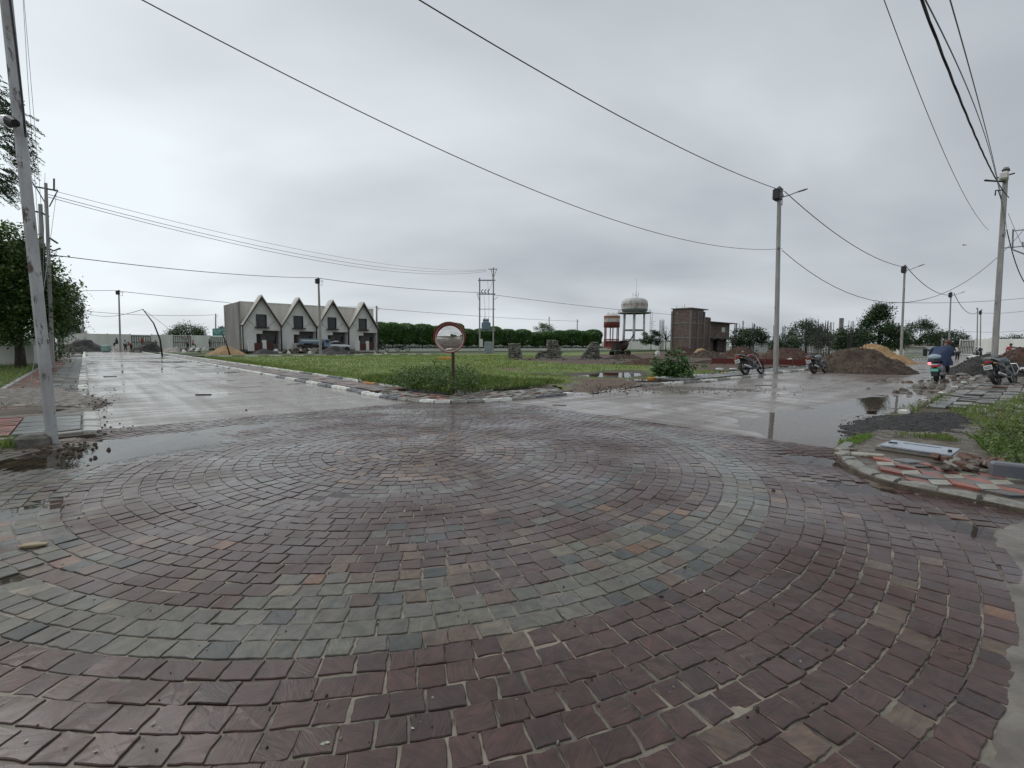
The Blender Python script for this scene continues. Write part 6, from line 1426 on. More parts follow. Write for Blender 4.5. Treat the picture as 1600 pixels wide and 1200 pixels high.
cable('sagging cable leaving the first right pole below its lamp', A_, (B_[0]+30, B_[1]+2), [(1224, 393), (1290, 440), (1340, 464), (1385, 472), (1440, 469)], .016, t1=.9)
cable('sagging cable from the second to the third right pole', B_, C_, [(1419, 420), (1450, 449), (1484, 461)], .03)
cable('sagging cable from the third right pole to the twin poles', C_, (SY(1528, 80)), [(1492, 461), (1505, 482), (1526, 489)], .035)
S0 = LR(1.2, -3); R0_ = (bR.x, bR.y)
cable('thick twisted cable dropping to the rust-streaked right pole', S0, R0_, [(1437, 0), (1480, 92), (1512, 190), (1556, 279)], .0085, t0=.28, t1=.985, twist=True)
cable('thin cable beside the twisted one at the right pole', LR(1.0, -3), R0_, [(1450, 0), (1490, 100), (1530, 180), (1553, 262)], .008, t0=.28)
cable('thin cable highest beside the right pole top', LR(.8, -3), R0_, [(1485, 0), (1515, 110), (1540, 200), (1557, 272)], .008, t0=.28)
cable('thin cable crossing the sky alone left of the right pole', LR(2.4, -3), (bR.x, bR.y+1), [(1383, 0), (1424, 120), (1470, 225), (1552, 365)], .008, t0=.25, t1=1.04)
cable('cable sagging from the right pole out of the picture', R0_, SY(1720, 30), [(1573, 358), (1585, 405), (1600, 440)], .02, t1=.8)
cable('thin cable leaving the right pole top to the right', R0_, SY(1720, 30), [(1574, 330), (1590, 368), (1602, 392)], .008, t1=.8)
cable('long faint cable running right past the three right poles', SY(1385, 70), SY(1700, 70), [(1385, 472), (1480, 473), (1600, 466)], .03, t1=1)
cable('faint lower cable at the right beyond the twin poles', SY(1528, 80), SY(1700, 75), [(1535, 489), (1570, 489), (1600, 486)], .03)
cable('faint low cable above the far white wall on the right', SY(1484, 100), SY(1700, 90), [(1486, 516), (1540, 519), (1600, 517)], .03)
PQ = (tP.x, 25)
cable('first thin line rising from the cross-arm pole to the top of the frame', PQ, LR(-6, -3.5), [(70, 288), (73, 150), (77, 0)], .009, t1=.62)
cable('second thin line with a small clip rising from the cross-arm pole', (AT(89, 290, 25).x, 25), LR(-6, -2.6), [(90, 288), (98, 225), (123, 0)], .009, t1=.62)
cable('thin line passing close to the whitewashed pole top', PQ, LR(-6, -4.2), [(55, 290), (48, 190), (38, 0)], .009, t1=.6)
TFa = (tf.location.x, 74)
cable('upper faint line from the cross arm to the transformer frame top', PQ, TFa, [(95, 298), (200, 330), (400, 378), (560, 405), (764, 421)], .012)
cable('middle faint line from the cross-arm pole to the transformer frame', PQ, TFa, [(85, 304), (290, 362), (480, 398), (762, 422)], .016)
cable('lower faint line from the cross-arm pole to the transformer frame', PQ, TFa, [(88, 309), (290, 367), (480, 403), (762, 424)], .016)
D_ = (bD.x, bD.y)
cable('cable from the left trees to the slim pole before the houses', (AT(95, 400, 30).x, 30), D_, [(110, 402), (300, 423), (496, 434)], .026)
cable('cable from the slim house pole to the transformer frame', D_, TFa, [(500, 435), (600, 447), (748, 457)], .03)
cable('cable from the transformer frame towards the water tower', TFa, SY(1060, 97), [(775, 461), (850, 471), (960, 483), (1054, 492)], .03)
cable('cable from the far left to the slim road-end pole', SY(100, 60), (bE.x, bE.y), [(112, 455), (150, 454), (184, 454)], .03)
cable('cable from the slim road-end pole to the grey end wall', (bE.x, bE.y), SY(362, 80), [(187, 455), (270, 464), (358, 473)], .036)
cable('cable passing behind the gabled roofs to the far pole', SY(362, 84), (bH.x, bH.y), [(362, 474), (480, 478), (586, 480)], .03)
cable('cable from the far pole by the houses towards the clipped trees', (bH.x, bH.y), SY(905, 150), [(590, 482), (700, 491), (800, 497), (902, 502)], .035)
cable('slack cable drooping to the tip of the bent pole', (bF.x, bF.y), AT(223, 483, 50), [(132, 487), (165, 494), (200, 491), (222, 483)], .03)
cable('faint far cable running above the long white wall', SY(112, 108), (bG_.x, bG_.y), [(112, 484), (200, 491), (335, 492)], .045)
cable('thin stay dropping from the bent pole tip to the wall', AT(223, 483, 50), SY(270, 70), [(225, 485), (250, 503), (266, 516)], .02)

# ================================================================== CONVEX MIRROR
bm = G(708, 613, .1); mi = empty('traffic_mirror', bm); tag(mi, 'round convex traffic mirror with a red rim and hood on a rusty post', 'traffic mirror')
cM = AT(702.5, 527.5, bm.y-.08)-bm; Rm = .415
M_RIM = mat('faded_red_rim', (.40, .035, .025), (.55, .08, .06), scale=4, rough=.4); M_RPOST = mat('rusty_post', (.05, .03, .022), (.09, .05, .035), scale=8, rough=.7)
m = MB().mat(M_RPOST); m.tube([(0, 0, -.15), (0, 0, cM.z+.1)], .045, 10); m.build('post', mi)
fd = (Vector((0, 0, 1.0))-Vector((bm.x, bm.y, bm.z+cM.z))).normalized(); fd = (fd+Vector((-.06, 0, .0))).normalized(); Q = fd.to_track_quat('Z', 'Y').to_matrix()
m = MB().mat(M_MIRROR); m.smooth = True; Rs = 1.15; prof = []
for k in range(22): t = k/21*math.asin(Rm/Rs); prof.append((Rs*math.sin(t)+.0001, Rs*math.cos(t)-Rs*math.cos(math.asin(Rm/Rs))))
m.lathe(prof, 64, cM, Q); m.build('mirror_face', mi)
m = MB().mat(M_RIM); m.smooth = True; m.lathe([(Rm-.008, .0), (Rm-.004, .02), (Rm+.018, .022), (Rm+.026, .0), (Rm+.018, -.04), (Rm*.6, -.10), (.01, -.12)], 64, cM, Q); m.build('rim', mi)
m = MB().mat(mat('rim_pale', (.60, .50, .46), (.7, .62, .58), scale=6, rough=.4)); m.smooth = True; m.lathe([(Rm-.022, .012), (Rm-.012, .026), (Rm-.001, .027)], 64, cM, Q); m.build('inner_ring', mi)
m = MB().mat(M_RIM); vs = []; fs = []; n = 28                                   # hood over the upper part
up = Q.transposed() @ Vector((0, 0, 1)); a0 = math.atan2(up.y, up.x)
for k in range(n+1):
    a = a0-1.75+3.5*k/n; w = .17*math.cos((k/n-.5)*PI)**.5 if 0 < k < n else 0
    for rr, zz in ((Rm+.028, -.03), (Rm+.032, .03+w), (Rm+.042, .03+w), (Rm+.040, -.03)): vs.append(cM+Q @ Vector((rr*math.cos(a), rr*math.sin(a), zz)))
for k in range(n):
    for j in range(4): fs.append((k*4+j, k*4+(j+1) % 4, k*4+4+(j+1) % 4, k*4+4+j))
m.smooth = True; m.add(vs, fs); m.build('hood', mi)
m = MB().mat(M_STEEL); m.box((0, .05, cM.z), (.12, .12, .2)); m.build('clamp', mi)
# orange marker slab behind the mirror
o = MB().mat(M_KO); p = G(697, 562, .1); o.bbox((p.x, p.y, .2), (1.5, .3, .28), .04); tag(o.build('orange_slab'), 'orange painted slab lying on the meadow behind the round mirror', 'slab')

# ================================================================== PEOPLE
def skin_tree(name, pts, edges, radii, m_, parent, lvl=2, root=0):
    me = bpy.data.meshes.new(name); me.from_pydata([tuple(p) for p in pts], edges, []); o = bpy.data.objects.new(name+'_tmp', me); COL.objects.link(o)
    o.modifiers.new('s', 'SKIN'); 
    for i, r in enumerate(radii):
        v = me.skin_vertices[0].data[i]; v.radius = (r, r) if not hasattr(r, '__len__') else r; v.use_root = (i == root)
    sb = o.modifiers.new('u', 'SUBSURF'); sb.levels = lvl; sb.render_levels = lvl
    dg = bpy.context.evaluated_depsgraph_get(); dg.update(); nm = bpy.data.meshes.new_from_object(o.evaluated_get(dg)); bpy.data.objects.remove(o, do_unlink=True)
    nm.materials.clear(); nm.materials.append(m_); nm.polygons.foreach_set('use_smooth', np.ones(len(nm.polygons), bool)); nm.name = name
    return link(name, nm, parent)
def person(label, loc, rz, J, shirt, trous, scale=1.0, lvl=2, hair=M_HAIR, fine=False, skirt=False):
    """J: joints in the figure's frame, facing +x"""
    D = dict(pel=(0, 0, .95), wai=(0, 0, 1.10), che=(0, 0, 1.30), nek=(0, 0, 1.47), hea=(.01, 0, 1.58), crw=(.01, 0, 1.68), ls=(0, .18, 1.40), le=(0, .24, 1.13), lw=(.03, .26, .88), lh=(.05, .26, .78), rs=(0, -.18, 1.40), re=(0, -.24, 1.13), rw=(.03, -.26, .88), rh=(.05, -.26, .78),
             lp=(0, .09, .90), lk=(.02, .10, .50), la=(0, .11, .09), lt=(.15, .12, .04), rp=(0, -.09, .90), rk=(.02, -.10, .50), ra=(0, -.11, .09), rt=(.15, -.12, .04)); D.update(J)
    o = empty('person', loc, rz); o.scale = (scale,)*3; tag(o, label, 'person')
    nm = ['pel', 'wai', 'che', 'nek', 'hea', 'crw', 'ls', 'le', 'lw', 'lh', 'rs', 're', 'rw', 'rh', 'lp', 'lk', 'la', 'lt', 'rp', 'rk', 'ra', 'rt']; ix = {k: i for i, k in enumerate(nm)}
    E_ = [('pel', 'wai'), ('wai', 'che'), ('che', 'nek'), ('nek', 'hea'), ('hea', 'crw'), ('che', 'ls'), ('ls', 'le'), ('le', 'lw'), ('lw', 'lh'), ('che', 'rs'), ('rs', 're'), ('re', 'rw'), ('rw', 'rh'), ('pel', 'lp'), ('lp', 'lk'), ('lk', 'la'), ('la', 'lt'), ('pel', 'rp'), ('rp', 'rk'), ('rk', 'ra'), ('ra', 'rt')]
    Rr = dict(pel=.12, wai=.115, che=.13, nek=.055, hea=.095, crw=.07, ls=.06, le=.042, lw=.03, lh=.04, rs=.06, re=.042, rw=.03, rh=.04, lp=.085, lk=.058, la=.04, lt=.035, rp=.085, rk=.058, ra=.04, rt=.035)
    skin_tree('body', [D[k] for k in nm], [(ix[a], ix[b]) for a, b in E_], [Rr[k] for k in nm], M_SKIN, o, lvl)
    def sub(names, ed, k, m_, nme, add_=0):
        i2 = {q: i for i, q in enumerate(names)}; skin_tree(nme, [D[q] for q in names], [(i2[a], i2[b]) for a, b in ed], [Rr[q]*k+add_ for q in names], m_, o, lvl)
    sub(['pel', 'wai', 'che', 'ls', 'le', 'rs', 're']+(['lw', 'rw'] if fine else []), [('pel', 'wai'), ('wai', 'che'), ('che', 'ls'), ('ls', 'le'), ('che', 'rs'), ('rs', 're')]+([('le', 'lw'), ('re', 'rw')] if fine else []), 1.15, shirt, 'shirt', .012)
    sub(['pel', 'lp', 'lk', 'la', 'rp', 'rk', 'ra'], [('pel', 'lp'), ('lp', 'lk'), ('lk', 'la'), ('pel', 'rp'), ('rp', 'rk'), ('rk', 'ra')], 1.12, trous, 'trousers', .012)
    m = MB().mat(hair); m.smooth = True; hd = Vector(D['hea']); cr = Vector(D['crw']); ax = (cr-hd).normalized(); Q = ax.to_track_quat('Z', 'X').to_matrix()
    m.lathe([(.104*math.sin(t)+.001, .112*math.cos(t)) for t in np.linspace(0, 1.75, 8)], 14, hd+ax*.035-Vector((.012, 0, 0)), Q); m.build('hair', o)
    if fine:
        f_ = Vector((1, 0, 0)); m = MB().mat(M_SKIN); m.smooth = True; m.tube([hd+f_*.08+ax*.02, hd+f_*.118-ax*.01, hd+f_*.085-ax*.02], [.008, .016, .01], 6); m.build('nose', o)
        for s in (-1, 1):
            m = MB().mat(M_SKIN); m.bbox(hd+Vector((0, s*.098, 0)), (.035, .02, .06), .01); m.build('ear', o); m = MB().mat(M_BLACK); m.bbox(hd+f_*.088+Vector((0, s*.035, 0))+ax*.02, (.012, .022, .012), .004); m.build('eye', o)
        for wr_, hn in (('lw', 'lh'), ('rw', 'rh')):
            a, b = Vector(D[wr_]), Vector(D[hn]); d = (b-a).normalized(); s_ = d.orthogonal().normalized(); m = MB().mat(M_SKIN); m.smooth = True
            for k in range(4): st = b+s_*(.024*(k-1.5)); L_ = (.07, .08, .075, .06)[k]; m.tube([st, st+d*L_*.6, st+d*L_+s_.cross(d)*.02], [.010, .009, .007], 6)
            m.tube([a+d*.03+s_*.02, b+s_*.055, b+s_*.06+d*.03], [.012, .011, .008], 6); m.build('fingers', o)
    return o
def cloth(nm, c1, c2=None): return mat('cloth_'+nm, c1, c2 or tuple(v*1.4 for v in c1), scale=9, rough=.7, bump=.3, bscale=20)
CB = cloth('navy_raincoat', (.022, .038, .085)); CK = cloth('black', (.012, .012, .014)); CWt = cloth('white', (.42, .42, .42)); CR_ = cloth('red', (.30, .035, .03)); CG = cloth('grey', (.12, .12, .12)); CPB = cloth('pale_blue', (.28, .36, .40)); CDB = cloth('dark_blue', (.03, .04, .07)); CTR = cloth('maroon', (.16, .04, .04))
person('man in a white shirt and dark trousers standing on the far right road', SY(1497, 52), RAD(200), {'lw': (.16, .2, 1.25), 'lh': (.25, .17, 1.32), 'le': (-.02, .26, 1.14)}, CWt, CK, 1.0, 2, fine=True)
hv = [('seated worker on the largest black heap edge', 183, 74, 527.5, CDB, 1), ('worker in a white top beside the slim road-end pole', 196, 72, 530.5, CWt, 0), ('worker in red bending beside the white-topped worker', 205, 72.5, 532.5, CR_, 2), ('worker in red standing behind the second black heap', 223, 76, 527.5, CR_, 3), ('worker in dark clothes right of the second black heap', 243, 75, 530, CK, 2), ('man in white standing in the porch of the first gabled house', 426, 73.5, 530, CWt, 0),
      ('worker in red among the rubble before the banner', 294, 84, 531, CTR, 2), ('second red-clad worker among the rubble before the banner', 302, 85, 531, CR_, 1), ('worker in green-grey by the teal signboard', 328, 88, 529, CG, 3), ('tiny figure in red on the right horizon behind the earth heap', 1579, 40, 536.5, CR_, 0)]
for (lb, px, Y, yh, c_, kind_) in hv:
    z = AT(px, yh, Y).z-1.72; J = {}
    if kind_ == 1: J = {'lk': (.35, .12, .85), 'rk': (.35, -.12, .85), 'la': (.38, .12, .42), 'ra': (.38, -.12, .42), 'lt': (.5, .12, .38), 'rt': (.5, -.12, .38)}
    if kind_ == 2: J = {'che': (.16, 0, 1.24), 'nek': (.27, 0, 1.36), 'hea': (.33, 0, 1.45), 'crw': (.36, 0, 1.53), 'ls': (.2, .18, 1.3), 'rs': (.2, -.18, 1.3), 'le': (.32, .22, 1.05), 're': (.32, -.22, 1.05), 'lw': (.42, .18, .85), 'rw': (.42, -.18, .85), 'lh': (.46, .16, .77), 'rh': (.46, -.16, .77)}
    if kind_ == 3: J = {'le': (.22, .2, 1.22), 'lw': (.45, .15, 1.25), 'lh': (.54, .14, 1.28)}
    person(lb, SY(px, Y)+Vector((0, 0, max(z, 0))), random.uniform(0, 6), J, c_, CK, 1.0, 1)

# ================================================================== TWO-WHEELERS
def wheel(par, x, R_, w, name='wheel', spokes=5, rim=M_DARKST):
    m = MB().mat(rim); m.smooth = False
    prof = [(R_*.74, -w*.3), (R_*.80, -w*.34), (R_*.80, w*.34), (R_*.74, w*.3), (R_*.74, -w*.3)]
    Q = Matrix.Rotation(PI/2, 3, 'X'); m.lathe(prof, 28, (x, 0, R_), Q); m.lathe([(.001, -w*.5), (R_*.16, -w*.5), (R_*.16, w*.5), (.001, w*.5)], 12, (x, 0, R_), Q)
    for k in range(spokes): a = k*2*PI/spokes; m.tube([(x+R_*.12*math.cos(a), 0, R_+R_*.12*math.sin(a)), (x+R_*.76*math.cos(a), 0, R_+R_*.76*math.sin(a))], R_*.045, 5)
    o = m.build(name, par)
    m = MB().mat(M_TYRE); m.smooth = True; pr_ = []
    for k in range(13): a = 2*PI*k/12; pr_.append((R_*.88+math.cos(a)*R_*.12, math.sin(a)*w*.5))
    m.lathe(pr_, 32, (x, 0, R_), Q); m.build('tyre', o); return o
def bike(label, loc, head, lean, tankm, s=1.0, plate=M_PLW, guard=False, group='parked motorcycles', panel=M_BLACK, bounce=0):
    """motorcycle, front towards +x, leaning about its wheel line; head = compass heading"""
    o = empty('motorcycle', loc); o.rotation_euler = Euler((lean, 0, PI/2-head), 'XYZ'); o.scale = (s,)*3; tag(o, label, 'motorcycle', group)
    wheel(o, .66, .30, .10); wheel(o, -.62, .30, .13)
    def part(nm, f, par=o):
        m = MB(); f(m); return m.build(nm, par)
    part('fork', lambda m: [m.mat(M_CHROME).tube([(.66, y, .30), (.42, y, .86)], [.026, .022], 7) for y in (-.085, .085)])
    part('front_fender', lambda m: m.mat(tankm).tube([(.66+.335*math.cos(a), 0, .30+.335*math.sin(a)) for a in np.linspace(.1, 2.5, 9)], [.02, .05, .06, .06, .06, .06, .06, .05, .03], 6, sq=.35))
    part('frame', lambda m: [m.mat(M_DARKST).tube(P_, .022, 6) for P_ in ([(.42, 0, .82), (.1, 0, .72), (-.35, 0, .62), (-.75, 0, .74)], [(.42, 0, .76), (.28, 0, .32), (-.12, 0, .26), (-.25, 0, .6)], [(-.62, .09, .30), (-.2, .08, .36)], [(-.62, -.09, .30), (-.2, -.08, .36)])])
    part('engine', lambda m: [m.mat(M_DARKST).bbox((.07, 0, .36), (.34, .24, .24), .05), m.mat(M_STEEL).bbox((.16, 0, .54), (.16, .16, .2), .02)]+[m.box((.16, 0, .47+k*.035), (.2, .2, .01)) for k in range(5)])
    def exh(m): m.mat(M_STEEL).smooth = True; m.tube([(.2, -.09, .5), (.32, -.12, .34), (.1, -.15, .22), (-.3, -.17, .26), (-.4, -.18, .29)], .024, 8); m.mat(M_CHROME).tube([(-.32, -.18, .27), (-.45, -.18, .30), (-.85, -.18, .40)], [.035, .055, .05], 10)
    part('exhaust', exh)
    def tank(m): m.mat(tankm).smooth = True; m.loft([(-.10, 0, .78, .06, .05), (-.06, 0, .79, .10, .09), (.08, 0, .82, .145, .12), (.24, 0, .83, .15, .12), (.36, 0, .82, .11, .10), (.42, 0, .81, .05, .05)])
    part('fuel_tank', tank)
    def seat(m): m.mat(M_BLACK).smooth = True; m.loft([(-.08, 0, .80, .07, .02), (-.14, 0, .80, .11, .04), (-.35, 0, .79, .13, .045), (-.5, 0, .82, .13, .05), (-.72, 0, .87, .11, .045), (-.80, 0, .88, .07, .025)])
    part('seat', seat)
    for y in (-1, 1): part('side_panel', lambda m: m.mat(panel).loft([(-.05, y*.11, .64, .02, .08), (-.2, y*.12, .66, .03, .10), (-.45, y*.11, .70, .03, .08), (-.72, y*.08, .78, .02, .04)]))
    def tail(m): m.mat(tankm).smooth = True; m.loft([(-.55, 0, .76, .10, .06), (-.78, 0, .82, .09, .055), (-.90, 0, .85, .05, .03)])
    part('tail_panel', tail)
    part('tail_light', lambda m: m.mat(M_REDP).bbox((-.91, 0, .80), (.05, .16, .07), .02))
    part('rear_fender', lambda m: m.mat(M_BLACK).tube([(-.62+.35*math.cos(a), 0, .30+.35*math.sin(a)) for a in np.linspace(1.3, 3.3, 8)], [.05, .07, .08, .08, .08, .08, .07, .06], 6, sq=.3))
    np_ = part('number_plate', lambda m: m.mat(plate).bbox((-1.0, 0, .62), (.012, .22, .15), .004))
    part('plate_marks', lambda m: [m.mat(M_BLACK).box((-1.008, -.075+k*.03, .645-.05*(r_)), (.004, .018, .03)) for k in range(6) for r_ in (0, 1)], np_)
    part('plate_bracket', lambda m: m.mat(M_BLACK).bbox((-.95, 0, .67), (.08, .12, .16), .01))
    part('grab_rail', lambda m: m.mat(M_CHROME).tube([(-.5, .14, .82), (-.85, .13, .90), (-.95, 0, .92), (-.85, -.13, .90), (-.5, -.14, .82)], .014, 6))
    part('handlebar', lambda m: (m.mat(M_DARKST).tube([(.26, .36, 1.0), (.32, .24, 1.03), (.40, .08, .92), (.40, -.08, .92), (.32, -.24, 1.03), (.26, -.36, 1.0)], .014, 7), m.mat(M_BLACK).tube([(.26, .36, 1.0), (.285, .27, 1.015)], .022, 7), m.tube([(.26, -.36, 1.0), (.285, -.27, 1.015)], .022, 7)))
    for y in (-1, 1):
        r_ = part('mirror', lambda m: (m.mat(M_DARKST).tube([(.31, y*.25, 1.02), (.29, y*.30, 1.16)], .008, 5), m.mat(M_BLACK).bbox((.28, y*.33, 1.19), (.03, .12, .075), .015)))
        part('mirror_glass', lambda m: m.mat(M_CHROME).box((.262, y*.33, 1.19), (.004, .10, .055)), r_)
        part('indicator', lambda m: m.mat(M_KO).bbox((-.86, y*.15, .74), (.05, .07, .04), .012))
        part('footpeg', lambda m: m.mat(M_BLACK).tube([(-.1, y*.1, .30), (-.1, y*.26, .30)], .016, 6))
    def hl(m): m.mat(panel).smooth = True; m.loft([(.40, 0, .86, .07, .08), (.50, 0, .86, .10, .11), (.56, 0, .85, .085, .10)])
    part('headlight', hl); part('headlight_glass', lambda m: m.mat(M_PLW).loft([(.56, 0, .85, .08, .09), (.585, 0, .85, .05, .06)]))
    part('side_stand', lambda m: m.mat(M_DARKST).tube([(-.02, .10, .27), (-.06, .26, .02)], .012, 5))
    part('chain_cover', lambda m: m.mat(M_BLACK).bbox((-.35, .10, .31), (.5, .02, .09), .01))
    if guard:
        part('crash_guard', lambda m: [m.mat(M_CHROME).tube([(.28, y*.05, .70), (.30, y*.30, .68), (.28, y*.34, .50), (.2, y*.28, .34), (.15, y*.05, .32)], .02, 7) for y in (-1, 1)])
        part('rack', lambda m: [m.mat(M_STEEL).tube(P_, .012, 5) for P_ in ([(-.45, .13, .93), (-.95, .13, .97), (-.95, -.13, .97), (-.45, -.13, .93)], [(-.6, .13, .94), (-.6, -.13, .94)], [(-.78, .13, .96), (-.78, -.13, .96)])])
    return o
rad = RAD
bike('parked red and black motorcycle leaning on the kerb, first from the meadow puddle', G(1178, 585, .08), rad(56), rad(-20), mat('paint_red', (.10, .010, .012), (.15, .014, .016), scale=3, rough=.2), 1.12)
bike('parked silver and black motorcycle standing before the big brown earth heap', G(1281, 583.5), rad(54), rad(-14), mat('paint_silver', (.16, .17, .19), (.24, .25, .27), scale=3, rough=.25), 1.1, panel=M_BLACK)
bk = bike('parked motorcycle with a steel crash guard on the pavement by the rust-streaked pole', G(1571, 601, .06), rad(64), rad(-14), mat('paint_grey_blue', (.07, .08, .095), (.12, .13, .15), scale=3, rough=.3), 1.12, guard=True)
for lb, px, Y, hd in (('far parked dark motorcycle beside the last gabled house', 597, 84, 1.2), ('far parked dark motorcycle before the third clipped tree', 629, 82, 1.4)):
    q = bike(lb, SY(px, Y)+Vector((0, 0, .1)), hd, -.1, M_BLACK, 1.3)
# scooter
sc_ = empty('scooter', G(1468, 596)); sc_.rotation_euler = Euler((rad(-3), 0, PI/2-rad(51)), 'XYZ'); sc_.scale = (1.12,)*3; tag(sc_, 'pale blue and black scooter with a green number plate under the rider', 'scooter')
M_SB = mat('scooter_paint', (.34, .42, .46), (.44, .52, .56), scale=2, rough=.22)
def sp(nm, f, par=sc_): m = MB(); f(m); return m.build(nm, par)
wheel(sc_, .62, .23, .10); wheel(sc_, -.58, .23, .12)
def fL(secs, mt, sm=True): 
    def g(m): m.mat(mt); m.smooth = sm; m.loft(secs, 14, 2.8)
    return g
sp('rear_body', fL([(-.28, 0, .48, .13, .16), (-.40, 0, .52, .19, .17), (-.60, 0, .56, .20, .16), (-.80, 0, .60, .17, .12), (-.90, 0, .62, .11, .08)], M_SB))
sp('lower_body', fL([(-.3, 0, .36, .12, .10), (-.5, 0, .40, .16, .12), (-.78, 0, .44, .15, .13), (-.90, 0, .48, .10, .10)], M_BLACK))
sp('seat', fL([(-.12, 0, .70, .10, .03), (-.2, 0, .71, .14, .05), (-.5, 0, .73, .15, .06), (-.8, 0, .77, .13, .05), (-.9, 0, .78, .08, .03)], M_BLACK))
sp('floorboard', lambda m: m.mat(M_BLACK).bbox((.08, 0, .27), (.62, .32, .08), .03))
sp('front_apron', lambda m: m.mat(M_SB).loft([(.30, 0, .45, .16, .20), (.36, 0, .60, .20, .30), (.42, 0, .64, .19, .28), (.46, 0, .62, .12, .2)], 14, 2.6))
sp('steering_column', lambda m: m.mat(M_BLACK).tube([(.60, 0, .24), (.40, 0, .95)], [.03, .045], 8))
sp('handlebar', lambda m: (m.mat(M_SB).bbox((.38, 0, .98), (.16, .26, .13), .05), m.mat(M_BLACK).tube([(.30, .36, .99), (.38, 0, 1.0), (.30, -.36, .99)], .02, 7)))
sp('front_fender', lambda m: m.mat(M_SB).tube([(.62+.26*math.cos(a), 0, .23+.26*math.sin(a)) for a in np.linspace(.2, 2.6, 8)], [.03, .06, .07, .07, .07, .07, .06, .04], 6, sq=.4))
for y in (-1, 1):
    sp('mirror', lambda m: (m.mat(M_DARKST).tube([(.34, y*.24, 1.02), (.32, y*.32, 1.18)], .009, 5), m.mat(M_BLACK).bbox((.31, y*.34, 1.22), (.03, .13, .08), .015)))
    sp('indicator', (lambda m: m.mat(M_LIT).bbox((-.90, y*.15, .72), (.05, .09, .09), .02)) if y > 0 else (lambda m: m.mat(M_REDP).bbox((-.90, y*.15, .66), (.05, .09, .06), .02)))
sp('tail_light', lambda m: m.mat(M_REDP).bbox((-.935, 0, .62), (.05, .22, .075), .02))
pl_ = sp('number_plate', lambda m: m.mat(M_PLG).bbox((-.955, 0, .47), (.012, .24, .12), .004))
sp('plate_marks', lambda m: [m.mat(M_PLW).box((-.963, -.085+k*.034, .47), (.004, .02, .05)) for k in range(6)], pl_)
sp('rear_mudguard', lambda m: m.mat(M_BLACK).bbox((-.90, 0, .36), (.05, .2, .26), .02))
sp('grab_rail', lambda m: m.mat(M_BLACK).tube([(-.55, .16, .76), (-.9, .14, .84), (-.97, 0, .85), (-.9, -.14, .84), (-.55, -.16, .76)], .018, 6))
sp('exhaust', lambda m: m.mat(M_STEEL).tube([(-.3, -.15, .26), (-.5, -.17, .28), (-.85, -.18, .34)], [.03, .055, .05], 10))
# rider in a navy raincoat
S_R = 1.12
J = dict(pel=(-.28, 0, .84), wai=(-.26, 0, 1.0), che=(-.16, -.08, 1.22), nek=(-.06, -.17, 1.36), hea=(.0, -.22, 1.46), crw=(.02, -.24, 1.56), ls=(-.14, .17, 1.30), le=(.06, .28, 1.12), lw=(.26, .34, 1.03), lh=(.33, .35, 1.03), rs=(-.10, -.26, 1.28), re=(.10, -.36, 1.10), rw=(.28, -.36, 1.03), rh=(.34, -.36, 1.03),
         lp=(-.26, .10, .82), lk=(.14, .17, .74), la=(.10, .15, .36), lt=(.26, .16, .31), rp=(-.26, -.10, .82), rk=(.16, -.20, .70), ra=(.06, -.22, .34), rt=(.22, -.23, .30))
rd = person('rider in a navy raincoat hunched on the scooter, seen from behind', sc_.location, 0, J, CB, CK, S_R, 2, fine=True, hair=mat('reddish_cap', (.10, .035, .025), (.15, .055, .04), scale=20, rough=.7)); rd.rotation_euler = sc_.rotation_euler
m = MB().mat(CB); m.smooth = True; secs = [(.62, -.34, -.08, .33, .26), (.76, -.32, -.06, .36, .27), (.92, -.30, -.06, .33, .25), (1.08, -.26, -.09, .31, .23), (1.22, -.20, -.13, .29, .20), (1.33, -.13, -.17, .20, .15), (1.40, -.07, -.21, .08, .09)]
vs = []; fs = []; n = 18
for (z, x, y, w, dd) in secs:
    for k in range(n): a = 2*PI*k/n; wv = 1+.09*math.sin(a*5+z*9)+.05*math.sin(a*9+z*13); vs.append((x+math.sin(a)*dd*wv, y+math.cos(a)*w*wv, z))
for i in range(len(secs)-1):
    for k in range(n): fs.append((i*n+k, i*n+(k+1) % n, (i+1)*n+(k+1) % n, (i+1)*n+k))
m.add(vs, fs); m.build('raincoat', rd)
m = MB().mat(CPB); m.smooth = True; m.loft([(-.585, .06, .93, .13, .04), (-.54, .06, .96, .20, .09), (-.44, .06, .99, .18, .09)], 12, 2.4); m.build('reflective_patch', rd)
# far riders by the twin poles
for (lb, px, cc_) in (('far rider with a white helmet beside the twin poles', 1525, CWt), ('far rider in dark clothes with a white helmet beside the twin poles', 1531, CDB)):
    b_ = SY(px, 66); q = bike(lb.replace('rider', 'motorcycle').replace('with a white helmet', 'ridden').replace('in dark clothes', 'second and'), b_, -2.2, 0, M_BLACK, 1.0, group=None)
    p = person(lb, b_, PI/2+2.2, dict(pel=(-.25, 0, .86), wai=(-.24, 0, 1.02), che=(-.18, 0, 1.22), nek=(-.14, 0, 1.38), hea=(-.12, 0, 1.48), crw=(-.12, 0, 1.58), ls=(-.16, .17, 1.3), le=(.02, .26, 1.12), lw=(.2, .3, 1.02), lh=(.27, .3, 1.02), rs=(-.16, -.17, 1.3), re=(.02, -.26, 1.12), rw=(.2, -.3, 1.02), rh=(.27, -.3, 1.02), lp=(-.25, .1, .84), lk=(.12, .2, .70), la=(-.06, .2, .34), lt=(.06, .2, .3), rp=(-.25, -.1, .84), rk=(.12, -.2, .7), ra=(-.06, -.2, .34), rt=(.06, -.2, .3)), cc_, CK, 1.0, 1, hair=M_PLW)

